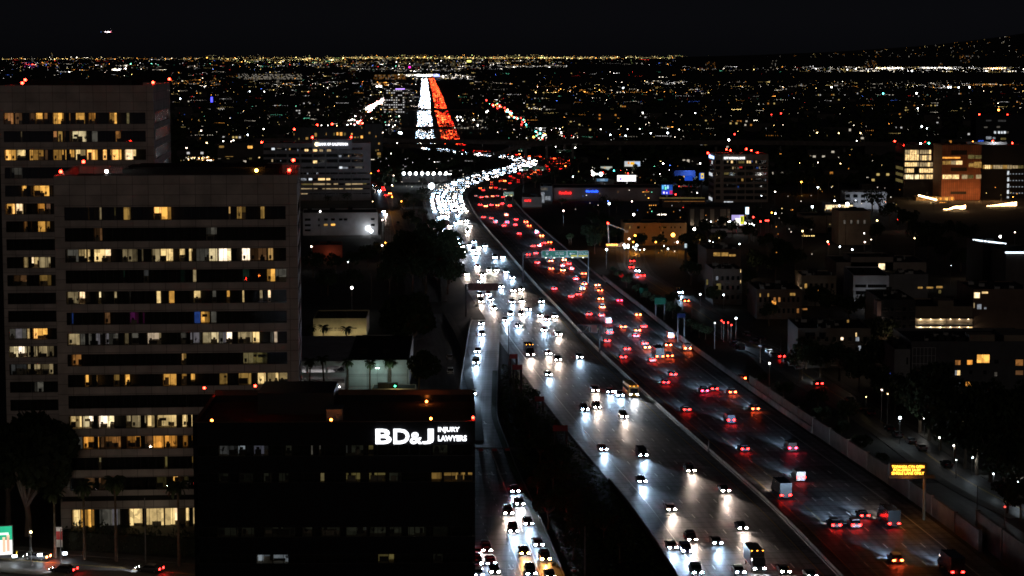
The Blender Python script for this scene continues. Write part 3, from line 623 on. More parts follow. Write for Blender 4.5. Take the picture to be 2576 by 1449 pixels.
# the white and red bend: lanes filled car by car
rnd = random.Random(11); TARGET = 296
fill = []
iy = [i for i, p in enumerate(CL) if p.y > 1270]
for side in (-1, 1):
    for lane in range(6):
        d = side*(5.2+3.6*lane); s = rnd.random()*10
        o = offs(CL, d)
        for i in range(iy[0], len(CL)-1):
            s += (o[i+1]-o[i]).length
            if side < 0: gap = 17 if o[i].y < 2000 else (11 if o[i].y < 3200 else 15)
            else: gap = 80 if o[i].y < 1600 else (40 if o[i].y < 2100 else (14 if o[i].y < 3200 else 26))
            if s > gap*(.75+rnd.random()*.6): s = 0; fill.append((o[i].y, o[i], (o[i+1]-o[i]).normalized(), side))
fill.sort(key=lambda q: q[0])
jam = MB()
TN = ['cool', 'white', 'warm']
for y, p, t, side in fill:
    p = p + Vector((rnd.uniform(-.4, .4), rnd.uniform(-3, 3), 0)); 
    if side < 0: t = -t
    tn = rnd.choices(TN, [5, 3, 3])[0]; tl = rnd.choices(['red', 'orange', 'bright'], [6, 4, 2.5])[0]
    if NCAR < TARGET:
        k, pt = pick(); o = car(p, math.atan2(t.y, t.x), k, pt, tn, tl, False, power=.25 if side < 0 else 1.0, beam=(y < 1900))
        CARS.append((o, p, 'on' if side < 0 else 'away', tn, tl, k, pt)); continue
    n_ = Vector((t.y, -t.x, 0)); f = lambda a, b, z: (p.x+t.x*a+n_.x*b, p.y+t.y*a+n_.y*b, z)
    vs = [f(a, b*.9, z) for z, L1 in ((.3, 2.3), (.95, 2.25), (1.5, 1.1)) for a, b in ((-L1, -1), (L1, -1), (L1, 1), (-L1, 1))]
    jam.add(vs, [(0, 1, 5, 4), (1, 2, 6, 5), (2, 3, 7, 6), (3, 0, 4, 7), (4, 5, 9, 8), (5, 6, 10, 9), (6, 7, 11, 10), (7, 4, 8, 11), (8, 9, 10, 11)], 0)
    hs_ = rnd.choice((.12, .25, .45)) if y < 3000 else rnd.choice((.12, .3, .7))
    for b in (-.65, .65):
        q = f(2.34, b, .7)
        if side < 0: jam.octa(q, hs_, 1+TN.index(tn), hs_*.8)
        q = f(-2.34, b, .8)
        if side > 0: jam.octa(q, hs_*1.1, 4+['red', 'orange', 'bright'].index(tl), hs_*.8)
tag(jam.build('traffic_jam', [PAINT['grey']]+[emis('jam_headlamp_'+k, HT[k], 34) for k in TN]+[emis('jam_tail_'+k, TT[k], s) for k, s in (('red', 6), ('orange', 14), ('bright', 24))]),
    'solid jam of distant white headlights and red tail lights on the far straight freeway', 'traffic', kind='stuff')
# ================================================================== BUILDINGS
M_stone = panel_mat('stone_panels', (.57, .50, .45), 3.0, 2.04, .05, .3)
M_stone_d = panel_mat('stone_panels_dark', (.20, .17, .15), 2.0, 2.0, .035, .4)
M_roof = mat('dark_roofing', (.02, .02, .021), .9, scale=.2, var=.5)
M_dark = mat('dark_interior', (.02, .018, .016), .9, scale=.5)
M_int = mat('room_plaster', (.55, .48, .38), .9, scale=.3, var=.15)
M_glass = glass('window_glass', (.78, .82, .80), .08)
M_mull = mat('mullion_metal', (.03, .028, .026), .5, .3, scale=1)
M_furn = mat('dark_furniture', (.05, .04, .035), .6, scale=2); M_furn2 = mat('pale_furniture', (.45, .38, .30), .6, scale=2)
LC = {'W': (1.7, 1.3, .72), 'w3': (1.35, .90, .38), 'w2': (.40, .29, .15), 'y3': (1.4, .66, .13), 'y2': (.36, .20, .05), 'yd': (.11, .085, .028), 'd2': (.085, .075, .062), 'd': (.035, .034, .034),
      'a3': (1.2, .47, .075), 'a2': (.30, .12, .03), 'a1': (.12, .055, .022), 'g': (.006, .016, .010), 'bl': (.02, .05, .22), 'mg': (.035, .004, .02), 'c3': (.75, .80, .85), 'c2': (.22, .24, .27), 'gd': (.030, .030, .018), 'r2': (.5, .02, .015), 'gr': (.25, .55, .42)}
def lit(k): return emis('lit_room_'+k, LC[k], 1.0, nee=k in ('W', 'w3', 'y3', 'a3', 'c3'), var=.45, scale=.9)
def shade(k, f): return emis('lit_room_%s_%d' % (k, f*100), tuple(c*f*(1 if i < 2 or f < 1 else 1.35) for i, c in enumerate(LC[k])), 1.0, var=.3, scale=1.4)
class Face:
    """a building whose front base corner stands under pixel (px,py) at distance D; u runs along the front, v into the building"""
    def __init__(s, px, py, D, yaw, label, cat='office building', name='office_tower', base=0.0, group=None, dz=None):
        p = AT(px, py, D); s.o = Vector((p.x, p.y, base)); s.top = p.z-base; s.yaw = yaw; s.t = Vector((math.cos(yaw), math.sin(yaw), 0)); s.n = Vector((-math.sin(yaw), math.cos(yaw), 0))
        s.root = thing(name, s.o, yaw, label, cat, group)
    def uz(s, px, py):
        d = ray(px, py); c = Vector((0, 0, CAM_H)); t = (s.o-c).dot(s.n)/d.dot(s.n); q = c+d*t-s.o
        return q.dot(s.t), q.z
    def side(s, W, px, py):           # hit on the right hand side face (u = W): returns v, z
        d = ray(px, py); c = Vector((0, 0, CAM_H)); o = s.o+s.t*W; t = (o-c).dot(s.t)/d.dot(s.t); q = c+d*t-o
        return q.dot(s.n), q.z
def room(mb, u0, u1, z0, z1, rnd, furn=True, D=2.6):
    """mats: 0 back wall (glowing), 1 plaster, 2 dark furniture, 3 pale furniture"""
    a = u0; zz = z0+(z1-z0)*.0
    while a < u1-.02:                # back wall in bays of different depth, paint and light
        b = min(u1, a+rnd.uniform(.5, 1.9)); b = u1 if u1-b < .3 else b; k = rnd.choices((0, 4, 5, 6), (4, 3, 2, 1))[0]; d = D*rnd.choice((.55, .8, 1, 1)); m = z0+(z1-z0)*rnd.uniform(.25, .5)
        if rnd.random() < .4: mb.quad((a, d, m), (b, d, m), (b, d, z1), (a, d, z1), k); mb.box(a, b, d-.02, d, z0+.02, m-.004, rnd.choice((2, 3, 3)))
        else: mb.quad((a, d, z0), (b, d, z0), (b, d, z1), (a, d, z1), k)
        mb.quad((a, d, z0), (a, D+.01, z0), (a, D+.01, z1), (a, d, z1), 1)
        a = b
    mb.quad((u0, .2, z0+.01), (u1, .2, z0+.01), (u1, D, z0+.01), (u0, D, z0+.01), 1)
    mb.quad((u0, .2, z0), (u0, D, z0), (u0, D, z1), (u0, .2, z1), 1); mb.quad((u1, .2, z0), (u1, D, z0), (u1, D, z1), (u1, .2, z1), 1)
    mb.quad((u0, .2, z1), (u1, .2, z1), (u1, D, z1), (u0, D, z1), 1)
    if not furn: return
    w = u1-u0; u = u0+.2
    while u < u1-.5:
        k = rnd.random()*.8; q = min(u1-.1, u+.6+rnd.random()*1.1)
        if k < .30:
            mb.box(u, q, 1.2, 1.9, z0+.02, z0+.74, rnd.choice((2, 3))); mb.box(u+.15, min(q, u+.6), 1.45, 1.5, z0+.78, z0+1.15, 2)
        elif k < .48: mb.box(u, min(q, u+.45), .7, 1.15, z0+.4, z0+.5, 2); mb.box(u, min(q, u+.45), 1.1, 1.16, z0+.5, z0+1.05, 2); mb.box(u+.18, u+.26, .9, .98, z0+.02, z0+.4, 2)
        elif k < .58: mb.box(u, min(q, u+.8), 2.2, 2.55, z0+.02, z0+1.2+rnd.random()*.8, rnd.choice((2, 3)))
        elif k < .66:
            mb.bar((u+.3, 1, z0), (u+.3, 1, z0+.7), .05, 2)
            for _ in range(14): a = rnd.random()*6.3; r = .15+rnd.random()*.4; mb.bar((u+.3, 1, z0+.6), (u+.3+r*math.cos(a), 1+r*math.sin(a)*.5, z0+.8+rnd.random()*.8), .05, 2, 3, .01)
        elif k < .74: mb.box(u, q, 2.5, 2.56, z0+.9+rnd.random()*.4, z0+1.6, rnd.choice((2, 3)))
        u = q+.1+rnd.random()*.6
def band(F, root, u0, u1, z0, z1, lits, rnd, name='window_band', pitch=1.52, D=2.6, furn=True, depth0=.28):
    mb = MB(); n = max(1, round((u1-u0)/pitch)); pw = (u1-u0)/n
    for i in range(n+1): mb.box(u0+i*pw-.035, u0+i*pw+.035, depth0-.06, depth0+.06, z0, z1, 0)
    mb.box(u0, u1, depth0-.07, depth0+.07, z0-.01, z0+.07, 0); mb.box(u0, u1, depth0-.07, depth0+.07, z1-.08, z1+.01, 0)
    b = mb.build(name, M_mull, root)
    mb = MB(); mb.quad((u0, depth0, z0), (u1, depth0, z0), (u1, depth0, z1), (u0, depth0, z1)); mb.build('glazing', M_glass, b)
    for (a, c, k) in lits:
        a = max(a, u0); c = min(c, u1)
        if c-a < .12: continue
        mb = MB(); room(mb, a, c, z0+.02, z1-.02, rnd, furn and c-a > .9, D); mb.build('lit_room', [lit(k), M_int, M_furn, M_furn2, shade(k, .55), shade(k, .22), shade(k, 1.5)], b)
    return b
def tower(F, W, Dp, bands, lits, u0, u1, stone, rnd, sides=True, parapet=1.6, lobby=None):
    """bands: [(ztop, zbottom)] from the top; wall built as piers and spandrels round real openings"""
    r = F.root; T = F.top; mb = MB(); th = .55
    zs = [T] + [z for b in bands for z in b] + [0]
    for i in range(0, len(zs), 2):      # spandrels between openings, all four sides
        zt, zb = zs[i], zs[i+1]
        if zt-zb < .05: continue
        mb.box(u0, u1, 0, th, zb, zt); mb.box(0, W, Dp-th, Dp, zb, zt)
        mb.box(W-th, W, th+4, Dp-4, zb, zt); mb.box(0, th, th+4, Dp-4, zb, zt)
    mb.box(0, u0, 0, th, 0, T); mb.box(u1, W, 0, th, 0, T)
    for x in (0, W-th):
        mb.box(x, x+th, th, th+4, 0, T); mb.box(x, x+th, Dp-4, Dp-th, 0, T)
    mb.build('facade', stone, r)
    mb = MB(); mb.box(th, W-th, th, Dp-th, T-parapet-.5, T-parapet); mb.build('roof', M_roof, r)
    mb = MB(); mb.box(th+.01, W-th-.01, 3.4, Dp-th-3, 0, T-parapet-.6); 
    for (zt, zb) in bands: mb.box(th+.01, W-th-.01, .5, Dp-th-.1, zb-.6, zb-.04); 
    mb.build('interior_core', M_dark, r)
    # dark structural columns just inside the glass
    mb = MB(); u = u0+4.6
    while u < u1-2: mb.box(u, u+.8, .9, 1.7, 0, T-parapet-.6); u += 9.1
    mb.build('column', M_dark, r)
    for i, (zt, zb) in enumerate(bands): band(F, r, u0, u1, zb, zt, lits[i], rnd)
    if sides:
        for (zt, zb) in bands[:14]:
            mb = MB(); mb.box(W-.28, W-.22, th+4, Dp-4, zb, zt); 
            for k in range(int((Dp-9)/3)): mb.box(W-.30, W-.16, th+4+k*3, th+4.08+k*3, zb, zt, 1)
            mb.build('side_window', [mat('side_glass', (.012, .012, .014), .22, spec=.12), M_mull], r)
def beacon(p, col='red', label='small red aviation lamp', r=.32, st=45, energy=60, parent=None, name='beacon'):
    c = {'red': (1, .02, .01), 'orange': (1, .22, .03), 'white': (1, .95, .88), 'green': (.1, 1, .6), 'amber': (1, .38, .06)}[col]
    t = thing(name, (p[0], p[1], p[2]-.9)) if parent is None else parent
    mb = MB(); mb.bar((0, 0, 0), (0, 0, .62), .05, 0, 6); mb.box(-.14, .14, -.14, .14, .58, .66); mb.build('bracket', M_dsteel, t)
    mb = MB(); mb.ball((0, 0, .9), r, 0, 10, 7); mb.build('lamp_globe', emis('beacon_'+col, c, st), t)
    lamp('POINT', 'beacon_light_%s_%d' % (col, energy), c, energy, t, (0, -.1, .9+r+.1), size=.1)
    t['category'] = 'lamp'
    return t
YAW = math.radians(4.7)
rnd = random.Random(3)
def conv(F, r, L_, ymid):
    out = []
    for (a, b, k) in L_: out.append((F.uz(*V(r, a, ymid))[0], F.uz(*V(r, b, ymid))[0], k))
    return out
# ---- front stone tower
FT = Face(134, 443, 420, YAW, 'nearer stone office tower with long window bands, filling the left half')
FW = FT.uz(747, 438)[0]
fr = [('4', 111, 211), ('4', 267, 370), ('4', 427, 527), ('4', 585, 685), ('4', 745, 842), ('4', 903, 997), ('4', 1060, 1152), ('4', 1217, 1308), ('4', 1371, 1465), ('7', 79, 177), ('7', 232, 331), ('7', 388, 486), ('7', 545, 641), ('7', 697, 795), ('7', 935, 1150)]
bands = [(FT.uz(450, V(r, 0, a)[1])[1], FT.uz(450, V(r, 0, b)[1])[1]) for r, a, b in fr]
FL = [
 [(662,700,'y2'),(745,765,'w2'),(858,870,'yd'),(930,985,'y2'),(1160,1290,'y3'),(1725,1738,'y2'),(1785,1853,'y2'),(1965,1995,'y2')],
 [(705,770,'a1'),(1555,1635,'d2')],
 [(500,590,'d2'),(590,650,'w3'),(655,835,'w3'),(922,960,'w2'),(962,1080,'w2'),(1145,1205,'w2'),(1210,1305,'w3'),(1352,1452,'w3'),(1480,1575,'d2'),(1577,1640,'W'),(1650,1742,'W'),(1825,1885,'W'),(1890,2010,'a1'),(2022,2060,'y2')],
 [(925,940,'g'),(1080,1120,'d'),(1360,1420,'g'),(1455,1480,'w2'),(1830,1880,'g'),(2015,2075,'y3'),(2078,2160,'d2')],
 [(503,590,'w2'),(595,640,'w3'),(740,762,'W'),(860,880,'w2'),(968,985,'d2'),(1180,1212,'w3'),(1272,1315,'y3'),(1460,1515,'w3'),(1600,1630,'d2'),(1710,1733,'y3'),(1828,1842,'w3'),(1960,1980,'w2'),(2022,2042,'w3')],
 [(533,552,'bl'),(785,830,'a1'),(975,1090,'mg'),(1465,1510,'bl'),(1512,1580,'y3'),(1590,1635,'d2')],
 [(512,600,'w2'),(602,640,'d2'),(665,775,'d2'),(790,890,'d2'),(935,970,'w2'),(990,1045,'d2'),(1110,1215,'w2'),(1362,1450,'d2'),(1455,1522,'d2'),(1527,1590,'W'),(1592,1648,'W'),(1652,1705,'d2'),(1710,1750,'W'),(1795,1900,'w2'),(1905,1957,'w3'),(2040,2062,'d2'),(2068,2092,'w2')],
 [(540,612,'a2'),(1368,1385,'y2'),(1388,1405,'y2'),(1835,2015,'yd')],
 [(640,668,'y3'),(693,732,'y3'),(855,900,'y2'),(940,978,'y3'),(1230,1330,'y3'),(1370,1470,'y3'),(1655,1715,'y2'),(1800,1895,'y2'),(1945,2005,'w3'),(2020,2100,'w3'),(2105,2170,'w3')],
 [(1408,1418,'y2')],
 [(528,615,'w3'),(620,738,'W'),(742,860,'W'),(950,985,'w2'),(990,1100,'w2'),(1105,1165,'w3'),(1185,1330,'w3'),(1375,1450,'w3')],
 [(530,620,'d2'),(625,745,'a3'),(752,785,'a1'),(790,910,'a2'),(955,1060,'a3'),(1062,1150,'a1'),(1155,1235,'a3'),(1240,1335,'a3'),(1378,1450,'a3')],
 [(740,765,'yd'),(1240,1262,'yd'),(1425,1455,'y2')],
 [(640,800,'a1'),(1180,1255,'yd'),(1303,1342,'y3'),(1385,1435,'yd')],
 [(545,605,'w3'),(608,710,'y3'),(722,905,'d2'),(975,1235,'w3'),(1242,1340,'w3'),(1400,1500,'w3')]]
lits = [conv(FT, 'V' if False else r, L_, (a+b)/2) for L_, (r, a, b) in zip(FL, fr)]
U0 = FT.uz(167.5, 800)[0]; U1 = FT.uz(721.5, 800)[0]
tower(FT, FW, 39, bands, lits, U0, U1, M_stone, rnd)
# dark recessed band above the ground floor and lit lamps in the lobby
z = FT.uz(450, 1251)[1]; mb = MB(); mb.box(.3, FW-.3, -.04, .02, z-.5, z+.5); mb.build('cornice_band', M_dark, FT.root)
# roof of the front tower: plant screens, stair frames, lamps
T = FT.top
mb = MB(); mb.box(12, 43, 12, 34, T-2.1, T+.6); mb.box(14, 40, 14, 32, T+.6, T+.9); mb.build('roof_plant', M_roof, FT.root)
for u, n_ in ((9.2, 0), (44.5, 1)):
    mb = MB()
    for k in range(9): mb.bar((u+k*.42*(1-2*n_)+3*n_, 5, T-1.9), (u+k*.42*(1-2*n_)+3*n_, 20, T+1.2), .05)
    for k in range(7): mb.box(u-.2, u+3.6, 5+k*2.2, 5.3+k*2.2, T-1.8+k*.4, T-1.72+k*.4)
    mb.build('roof_stair', M_steel, FT.root)
mb = MB(); mb.box(.6, FW-.6, .6, 1.2, T, T+.12); mb.bar((50.5, 9, T-1.6), (50.5, 9, T+10.5), .07); mb.build('lightning_mast', M_dsteel, FT.root)
def at_u(F, u, v, z): return F.o+F.t*u+F.n*v+Vector((0, 0, z))
def roof_lamp(F, px, py, v, col, **k):
    """lamp on a roof: pixel column gives u at depth v, pixel row gives its height"""
    o = F.o+F.n*v; d = ray(px, py); c = Vector((0, 0, CAM_H)); t = (o-c).dot(F.n)/d.dot(F.n); return beacon(c+d*t, col, **k)
for px, py, v, col, lb in ((153, 432, 3, 'red', 'red roof lamp at the left corner of the nearer stone tower'), (210, 407, 30, 'red', 'red lamp at the back edge of the nearer stone tower roof'),
        (738, 403, 38, 'red', 'red lamp on the far right corner of the nearer stone tower'), (727.5, 428, 14, 'red', 'big red lamp above the right parapet of the nearer stone tower'),
        (268, 431, 8, 'white', 'white floodlight beside the left roof stair of the nearer stone tower'), (645, 429, 12, 'amber', 'warm lamp at the right roof stair of the nearer stone tower')):
    tag(roof_lamp(FT, px, py, v, col, energy=160 if col != 'red' else 40), lb)
# ---- left rear tower
F2 = Face(-4, 215, 495, YAW, 'farther stone office tower with bright amber office floors at the left edge')
W2 = F2.uz(385, 213)[0]
f2 = [('1', 850, 937), ('1', 988, 1072), ('1', 1128, 1210), ('1', 1262, 1346), ('1', 1400, 1484), ('4', 87, 170), ('4', 221, 304), ('4', 356, 441), ('4', 491, 576), ('4', 627, 711), ('4', 762, 847), ('4', 897, 982), ('4', 1030, 1114), ('4', 1164, 1250), ('4', 1299, 1382), ('4', 1432, 1515), ('7', 119, 202)]
bands2 = [(F2.uz(60 if i > 3 else 190, V(r, 0, a)[1])[1], F2.uz(60 if i > 3 else 190, V(r, 0, b)[1])[1]) for i, (r, a, b) in enumerate(f2)]
L2 = [
 [(25,100,'a2'),(105,165,'a1'),(217,262,'a1'),(265,320,'y3'),(322,357,'a2'),(397,480,'y3'),(484,530,'a2'),(570,640,'y3'),(665,718,'a3'),(820,880,'y3'),(950,975,'yd')],
 [(150,165,'w2'),(400,428,'a2'),(430,470,'y2'),(475,535,'a1'),(540,648,'W'),(690,735,'d2'),(870,910,'a2')],
 [(33,118,'y3'),(120,203,'w3'),(220,327,'y3'),(330,360,'a1'),(400,480,'y3'),(485,560,'y3'),(565,645,'w3'),(650,735,'y3'),(773,840,'y3'),(842,915,'y3'),(940,1025,'w3')],
 [(75,165,'d2')], [(160,220,'y3'),(250,370,'y3')], [(43,110,'y3'),(113,175,'w3'),(280,335,'a3'),(338,380,'a1')], [(175,235,'a2'),(285,340,'y3'),(340,375,'y3')], [],
 [(175,290,'w3'),(295,380,'w2')], [(100,200,'a1'),(295,385,'y2')], [(215,245,'bl')], [], [(65,198,'d2'),(200,245,'w3'),(248,357,'y3')], [(70,200,'W'),(205,280,'w2'),(285,405,'w2')], [(80,200,'d'),(205,310,'w2'),(312,400,'w2')], [(235,330,'d2')], []]
lits2 = [conv(F2, r, L_, (a+b)/2) for L_, (r, a, b) in zip(L2, f2)]
tower(F2, W2, 52, bands2, lits2, F2.uz(8.5, 300)[0], F2.uz(366, 300)[0], M_stone, random.Random(4))
for px, py, v, lb in ((56, 209, 3, 'lower red lamp at the left front roof edge of the farther stone tower'), (63.5, 201, 18, 'upper red lamp of the left pair on the farther stone tower'),
                      (385, 207.5, 1, 'red lamp on the front right roof corner of the farther stone tower'), (426, 199, 50, 'red lamp on the back right roof corner of the farther stone tower')):
    tag(roof_lamp(F2, px, py, v, 'red', energy=30), lb)
mb = MB(); T2 = F2.top; mb.box(5, W2-6, 14, 44, T2-2, T2+1.0); mb.build('roof_plant', M_roof, F2.root)
# ---- black glass building with the lit sign
F3 = Face(485, 1063, 314, math.radians(1.2), 'black glass office building in the foreground with a white lit law firm sign', name='office_building')
W3 = F3.uz(1195, 1058)[0]; T3 = F3.top; DP3 = 26
M_black = panel_mat('black_curtain_wall', (.012, .012, .014), 1.55, 2.0, .03, .3, .22)
mb = MB(); rnd = random.Random(9)
rows3 = [('7', 460, 545), ('7', 668, 745), ('7', 1078, 1156), ('7', 1283, 1356)]
zb3 = [(F3.uz(850, V(r, 0, a)[1])[1], F3.uz(850, V(r, 0, b)[1])[1]) for r, a, b in rows3]
zs = [T3] + [z for b in zb3 for z in b] + [0]
for i in range(0, len(zs), 2): mb.box(0, W3, 0, .4, zs[i+1], zs[i])
mb.box(0, .6, 0, .4, 0, T3); mb.box(0, .4, .4, DP3, 0, T3); mb.box(W3-.4, W3, .4, DP3, 0, T3); mb.box(0, W3, DP3-.4, DP3, 0, T3)
mb.build('facade', M_black, F3.root)
mb = MB(); mb.box(.4, W3-.4, 3.2, DP3-.5, 0, T3-1.7)
for zt, zb in zb3: mb.box(.4, W3-.4, .42, 3.3, zb-.6, zb-.03)
mb.build('interior_core', M_dark, F3.root)
mb = MB(); mb.box(.4, W3-.4, .4, DP3-.4, T3-1.6, T3-1.1); mb.build('roof', mat('tar_roof', (.10, .075, .06), .9, scale=.15, var=.5), F3.root)
LC['gd'] = (.012, .012, .008); LC['dd'] = (.008, .008, .008)
L3 = [[('7',1650,1787,'d'),('7',1787,1850,'c2'),('7',1910,2025,'d'),('7',2150,2200,'gd'),('7',2345,2360,'d2'),('7',2405,2420,'d2'),('8',30,165,'gd'),('8',205,240,'yd'),('8',690,800,'gd')],
      [('7',1645,1720,'gd'),('7',1800,1905,'gd'),('7',1985,2045,'gd'),('7',2100,2175,'gd'),('7',2415,2445,'yd'),('8',30,140,'yd'),('8',205,330,'yd'),('8',360,450,'gd'),('8',680,755,'y2'),('8',775,860,'y2'),('8',862,1003,'y2')],
      [('7',1630,1790,'gd'),('7',1810,1910,'gd'),('7',1985,2220,'gd'),('7',2275,2350,'gd'),('7',2418,2560,'gd'),('8',30,185,'gd'),('8',210,330,'gd'),('8',360,450,'gd'),('8',500,635,'gd'),('8',690,800,'gd')],
      [('7',1927,2045,'c2'),('7',2048,2165,'c2'),('8',270,392,'yd'),('8',690,760,'gd')]]
for (zt, zb), LL, (r, a, b) in zip(zb3, L3, rows3):
    q = [(F3.uz(*V(s, x0, 600))[0], F3.uz(*V(s, x1, 600))[0], k) for s, x0, x1, k in LL]
    band(F3, F3.root, .6, W3-.4, zb, zt, q, rnd, pitch=1.55, depth0=.1)
mb = MB(); z1 = F3.uz(700, 1010)[1]
mb.box(W3*.20, W3*.48, 13, DP3-1, T3-1, T3+2.3); mb.build('penthouse', mat('black_cladding', (.012, .012, .012), .5, scale=.3), F3.root)
mb = MB(); mb.box(-.05, W3+.05, -.05, .45, T3, T3+.10); mb.box(0, .5, .5, DP3, T3, T3+.1); mb.box(W3-.45, W3+.03, .5, DP3, T3, T3+.1); mb.box(.3, W3-.3, DP3-.45, DP3+.02, T3, T3+.8)
mb.build('parapet', mat('rust_parapet', (.16, .09, .06), .8, scale=.3), F3.root)
M_sign = emis('sign_letters', (.93, .95, 1), 2.2, nee=True)
def sign_on(F, s, x0, y0, x1, y1, m=M_sign, weight=.02, depth=.35, y=-.05, name='sign_lettering', root=None):
    ua, za = F.uz(x0, y1); ub, zb_ = F.uz(x1, y0); return lettering(s, ua, ub, za, zb_, y, m, root or F.root, depth, weight, name)
sg = sign_on(F3, 'B', 945, 1078.5, 985, 1116, weight=.025); sign_on(F3, 'D', 990, 1078.5, 1030, 1116, weight=.025)
sign_on(F3, '&', 1031, 1087, 1062, 1116, weight=.02); sign_on(F3, 'J', 1062, 1078.5, 1091, 1116, weight=.025)
sign_on(F3, 'INJURY', 1102, 1074, 1156, 1088.5, weight=.025); sign_on(F3, 'LAWYERS', 1102, 1095, 1174, 1109, weight=.025)
for px, py, v, col, lb in ((514, 976, 25, 'red', 'red lamp at the back left roof corner of the black glass building'), (642, 971, 13, 'red', 'red lamp on the dark penthouse of the black glass building'),
        (1190, 1050.5, 1, 'red', 'red lamp on the right roof corner above the law firm sign'), (533, 1058, 3, 'orange', 'orange roof lamp at the left front of the black glass building'),
        (833, 1014, 20, 'orange', 'orange roof lamp beside the penthouse, the farther of two'), (833, 1056, 3, 'orange', 'orange roof lamp beside the penthouse, the nearer of two'),
        (1073, 1010, 23, 'orange', 'orange lamp on the back parapet of the black glass building'), (1084, 1053, 3, 'orange', 'orange roof lamp just above the white law firm sign'),
        (817, 1005, 22, 'white', 'white roof lamp at the right end of the dark penthouse')):
    tag(roof_lamp(F3, px, py, v, col, r=.2, st=25, energy=11 if col == 'orange' else 3), lb)
mb = MB()
for k in range(6): mb.box(W3*.45+k*.5, W3*.45+k*.5+.3, 6+k*.4, 6.4+k*.4, T3-1.1, T3-.9+k*.18)
mb.box(W3*.46, W3*.52, 8, 12, T3-1.1, T3+.6); mb.build('roof_stair', M_steel, F3.root)
# ================================================================== GENERIC BLOCKS
def block(r0, x0, yt, x1, yb, depth, label, wall, name='building', yaw=None, cat='building', rows=(), sidew=None, parapet=.5, top=None, dark=True):
    """front face spans pixels x0..x1; base on the ground at row yb, roof line at row yt; rows: windows [(xa,ya,xb,yb,kind)] in region pixels"""
    xa, y_ = V(r0, x0, yb); g = G(xa, y_); xt, ytt = V(r0, x0, yt); yw = YAW if yaw is None else yaw
    F = Face(xt, ytt, g.y, yw, label, cat, name); W = F.uz(V(r0, x1, yt)[0], ytt)[0]; T = F.top
    mb = MB(); mb.box(0, W, 0, depth, 0, T); 
    mb.box(0, W, 0, .3, T, T+parapet); mb.box(0, .3, .3, depth-.3, T, T+parapet); mb.box(W-.3, W, .3, depth-.3, T, T+parapet); mb.box(0, W, depth-.3, depth, T, T+parapet)
    mb.build('walls', wall, F.root)
    mb = MB(); mb.box(.3, W-.3, .3, depth-.3, T+.003, T+.12); 
    rr_ = random.Random(int(x0*7+yb)); 
    for _ in range(3):
        a = rr_.uniform(1, max(1.5, W-4)); b = rr_.uniform(1, max(1.5, depth-4)); mb.box(a, a+rr_.uniform(1.5, 3), b, b+rr_.uniform(1.5, 3), T+.12, T+rr_.uniform(.9, 1.8))
    mb.build('roof', M_roof, F.root)
    for i, (a, b, c, d, k) in enumerate(rows):
        ua, za = F.uz(*V(r0, a, d)); ub, zb = F.uz(*V(r0, c, b)); win(F.root, ua, ub, za, zb, k)
    F.W = W; F.D = depth; return F
def win(root, u0, u1, z0, z1, k, y=0.0, frame=.06):
    mb = MB(); mb.box(u0-frame, u1+frame, y-.07, y-.005, z0-frame, z0, 0); mb.box(u0-frame, u1+frame, y-.07, y-.005, z1, z1+frame, 0)
    mb.box(u0-frame, u0, y-.07, y-.005, z0, z1, 0); mb.box(u1, u1+frame, y-.07, y-.005, z0, z1, 0)
    n = max(1, int((u1-u0)/1.3)); 
    for i in range(1, n): x = u0+(u1-u0)*i/n; mb.box(x-.03, x+.03, y-.065, y-.005, z0, z1, 0)
    mb.box(u0, u1, y-.03, y-.008, z0, z1, 1)
    return mb.build('window', [M_mull, M_cglass if k in (None, 'k') else lit(k)], root)
def grid(F, nu, nz, z0, z1, kinds, prob, rnd, wu=.6, wz=.55, y=0.0, u0=.5, u1=None, cap=96):
    u1 = u1 or F.W-.5; pu = (u1-u0)/nu; pz = (z1-z0)/nz; n = 0
    for j in range(nz):
        for i in range(nu):
            if n >= cap: return
            k = rnd.choice(kinds) if rnd.random() < prob else None
            a = u0+pu*(i+.5-wu/2); b = z0+pz*(j+.5-wz/2); win(F.root, a, a+pu*wu, b, b+pz*wz, k, y); n += 1
# ---- named mid-distance buildings
C = lambda n, c, v=.3: mat(n, c, .85, scale=.15, var=v)
M_cream = C('cream_render', (.42, .37, .30)); M_white = C('white_render', (.50, .50, .52)); M_grey = C('grey_render', (.20, .20, .21)); M_tan = C('tan_render', (.26, .21, .16))
M_brown = C('brown_render', (.14, .10, .08)); M_red = C('red_brick', (.20, .05, .03)); M_dk = C('dark_render', (.07, .065, .06)); M_rust = panel_mat('rust_mesh', (.26, .09, .042), 1.3, 3.9, .12, .45, .7)
rnd = random.Random(31)
# bank office with banded floors and a lit name
FB = block('F', 30, 320, 1650, 1180, 30, 'grey banded office building with a white lit bank name on its roof box', C('bank_concrete', (.26, .25, .25)), 'office_building', YAW, 'office building')
for k, (ya, yb, x0, x1) in enumerate([(375, 415, 30, 1530), (470, 520, 30, 1540), (550, 605, 30, 1545), (660, 695, 30, 1550), (750, 780, 30, 1640), (838, 872, 600, 1640), (915, 940, 600, 1640), (988, 1006, 600, 1640), (1064, 1080, 600, 1640)]):
    ua, za = FB.uz(*V('F', x0, yb)); ub, zb = FB.uz(*V('F', x1, ya)); n = 8
    for i in range(n):
        a = ua+(ub-ua)*i/n+.2; c = ua+(ub-ua)*(i+1)/n-.2; win(FB.root, a, c, za, zb, None)
def lw(F, r, items, y=-.04):
    for (a, b, c, d, k) in items:
        ua, za = F.uz(*V(r, a, d)); ub, zb = F.uz(*V(r, c, b)); mb = MB(); mb.box(ua, ub, y-.06, y, za, zb); mb.build('lit_window', lit(k), F.root)
